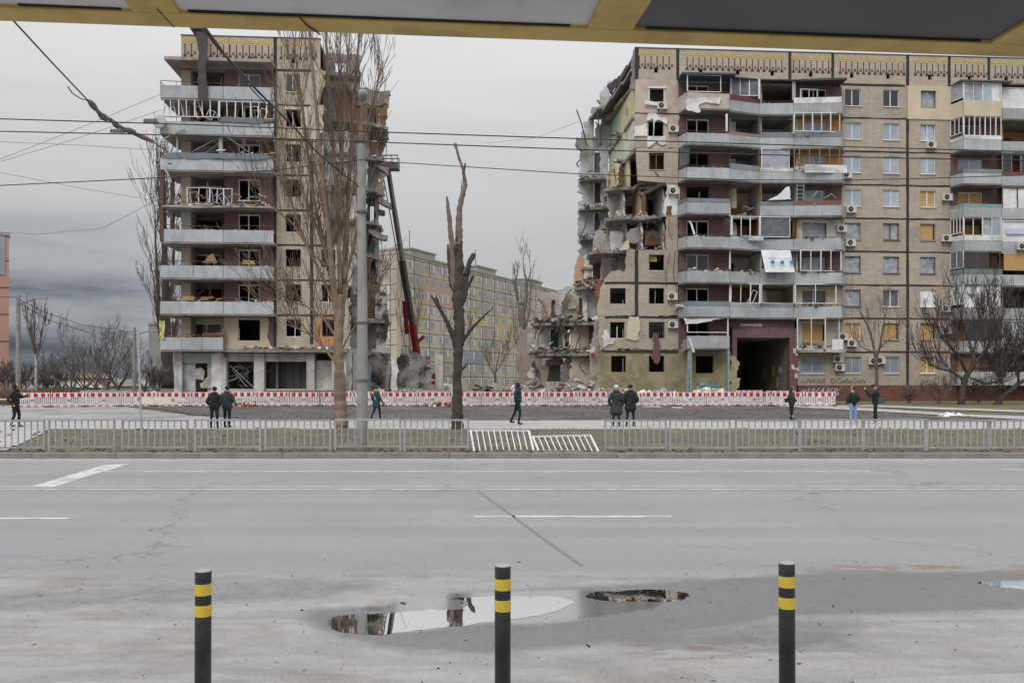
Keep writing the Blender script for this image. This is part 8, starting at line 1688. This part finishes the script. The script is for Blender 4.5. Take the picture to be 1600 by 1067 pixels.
person(588, 604, 657, R(-40), 'person in dark teal parka with tan fur collar walking, red glove in hand', dict(feet=(((-.10, -.05, .5), (-.11, -.28, .12)), ((.10, .14, .5), (.10, .18, .09))), arms=(((-.27, -.06, 1.14), (-.24, .06, .93)), ((.27, .0, 1.14), (.26, .16, .98))), puff=1.2, skirt=(.68, .22), pockets=1), [TEALJ, TROU, SKIN, SHOE], extras=[('beanie', HAIR), ('fur', FUR), ('redthing', None, (.28, .22, .86)), ('strap', PLASTER)])
person(809, 598.5, 664, R(-90), 'hooded man in dark blue green jacket walking right with hands in pockets', dict(feet=(((-.10, -.12, .5), (-.10, -.3, .15)), ((.10, .10, .5), (.10, .03, .09))), arms=(((-.24, -.12, 1.13), (-.22, .10, 1.0)), ((.24, -.12, 1.13), (.22, .10, 1.0))), hood=1, pockets=1, puff=1.15, skirt=(.88, .19)), [M('dark_blue_green_cloth', (.018, .036, .045), sc=8, bump=.3), TROU, SKIN, SHOE], extras=[('hood', NAVY)])
person(963, 603, 667, R(-6), 'person in long black padded coat with pale blue knit hat', dict(feet=(((-.12, 0, .5), (-.13, -.02, .09)), ((.11, 0, .5), (.13, 0, .09))), arms=(((-.31, -.02, 1.12), (-.27, .1, .93)), ((.29, -.02, 1.12), (.26, .1, .93))), puff=1.4, skirt=(.50, .30), pockets=1), [GREENG, DJEAN, SKIN, SHOE], extras=[('beanie', BLUEHAT), ('hooddown', JET), ('quilt', JET, (1.0, 1.1, 1.2, 1.3))])
person(985, 602, 667, R(4), 'person in black thigh length coat and black hat beside the long coat', dict(feet=(((-.13, 0, .5), (-.16, -.02, .09)), ((.13, 0, .5), (.14, 0, .09))), arms=pock, puff=1.35, skirt=(.66, .24), pockets=1), [JET, TROU, SKIN, SHOE], extras=[('beanie', JET), ('hooddown', JET)])
person(1237, 605, 657, R(-75), 'woman with dark hair in dark leather jacket carrying a black shoulder bag', dict(feet=(((-.07, 0, .5), (-.07, -.02, .09)), ((.07, -.02, .5), (.07, -.06, .09))), arms=(((-.25, -.05, 1.14), (-.2, .12, 1.0)), ((.27, -.04, 1.14), (.2, .14, 1.02))), puff=1.15, skirt=(.82, .2), pockets=1), [GREENG, TROU, SKIN, SHOE], extras=[('longhair', HAIR), ('bag', JET, (.05, -.3, 1.05)), ('anklet', None)])
person(1333, 604.5, 663, R(18), 'man in short black padded jacket and light blue jeans seen from behind', dict(feet=(((-.13, .0, .5), (-.17, -.03, .09)), ((.13, 0, .5), (.13, .0, .09))), arms=(((-.32, -.03, 1.16), (-.22, .12, 1.0)), ((.32, -.03, 1.16), (.22, .12, 1.0))), puff=1.4, pockets=1, turn=-.9, toe=((-.6, .8), (-.3, 1))), [OLIVEJ, JEAN, SKIN, WSHOE], extras=[('hair', HAIR), ('quilt', JET, (1.05, 1.13, 1.21, 1.3))])
person(1368, 601, 662, R(75), 'man in black cap and jacket photographing with a raised phone', dict(feet=(((-.10, .04, .5), (-.10, .08, .09)), ((.10, -.02, .5), (.10, -.06, .09))), arms=(((-.2, .24, 1.24), (-.09, .42, 1.50)), ((.2, .24, 1.24), (.07, .42, 1.50))), puff=1.25, lean=-.04, toe=((0, 1), (0, 1))), [JET, TROU, SKIN, WSHOE], extras=[('cap', JET), ('hooddown', JET), ('bag', GREYD, (-.14, -.22, 1.0)), ('phone', None, (0, .5, 1.60))])
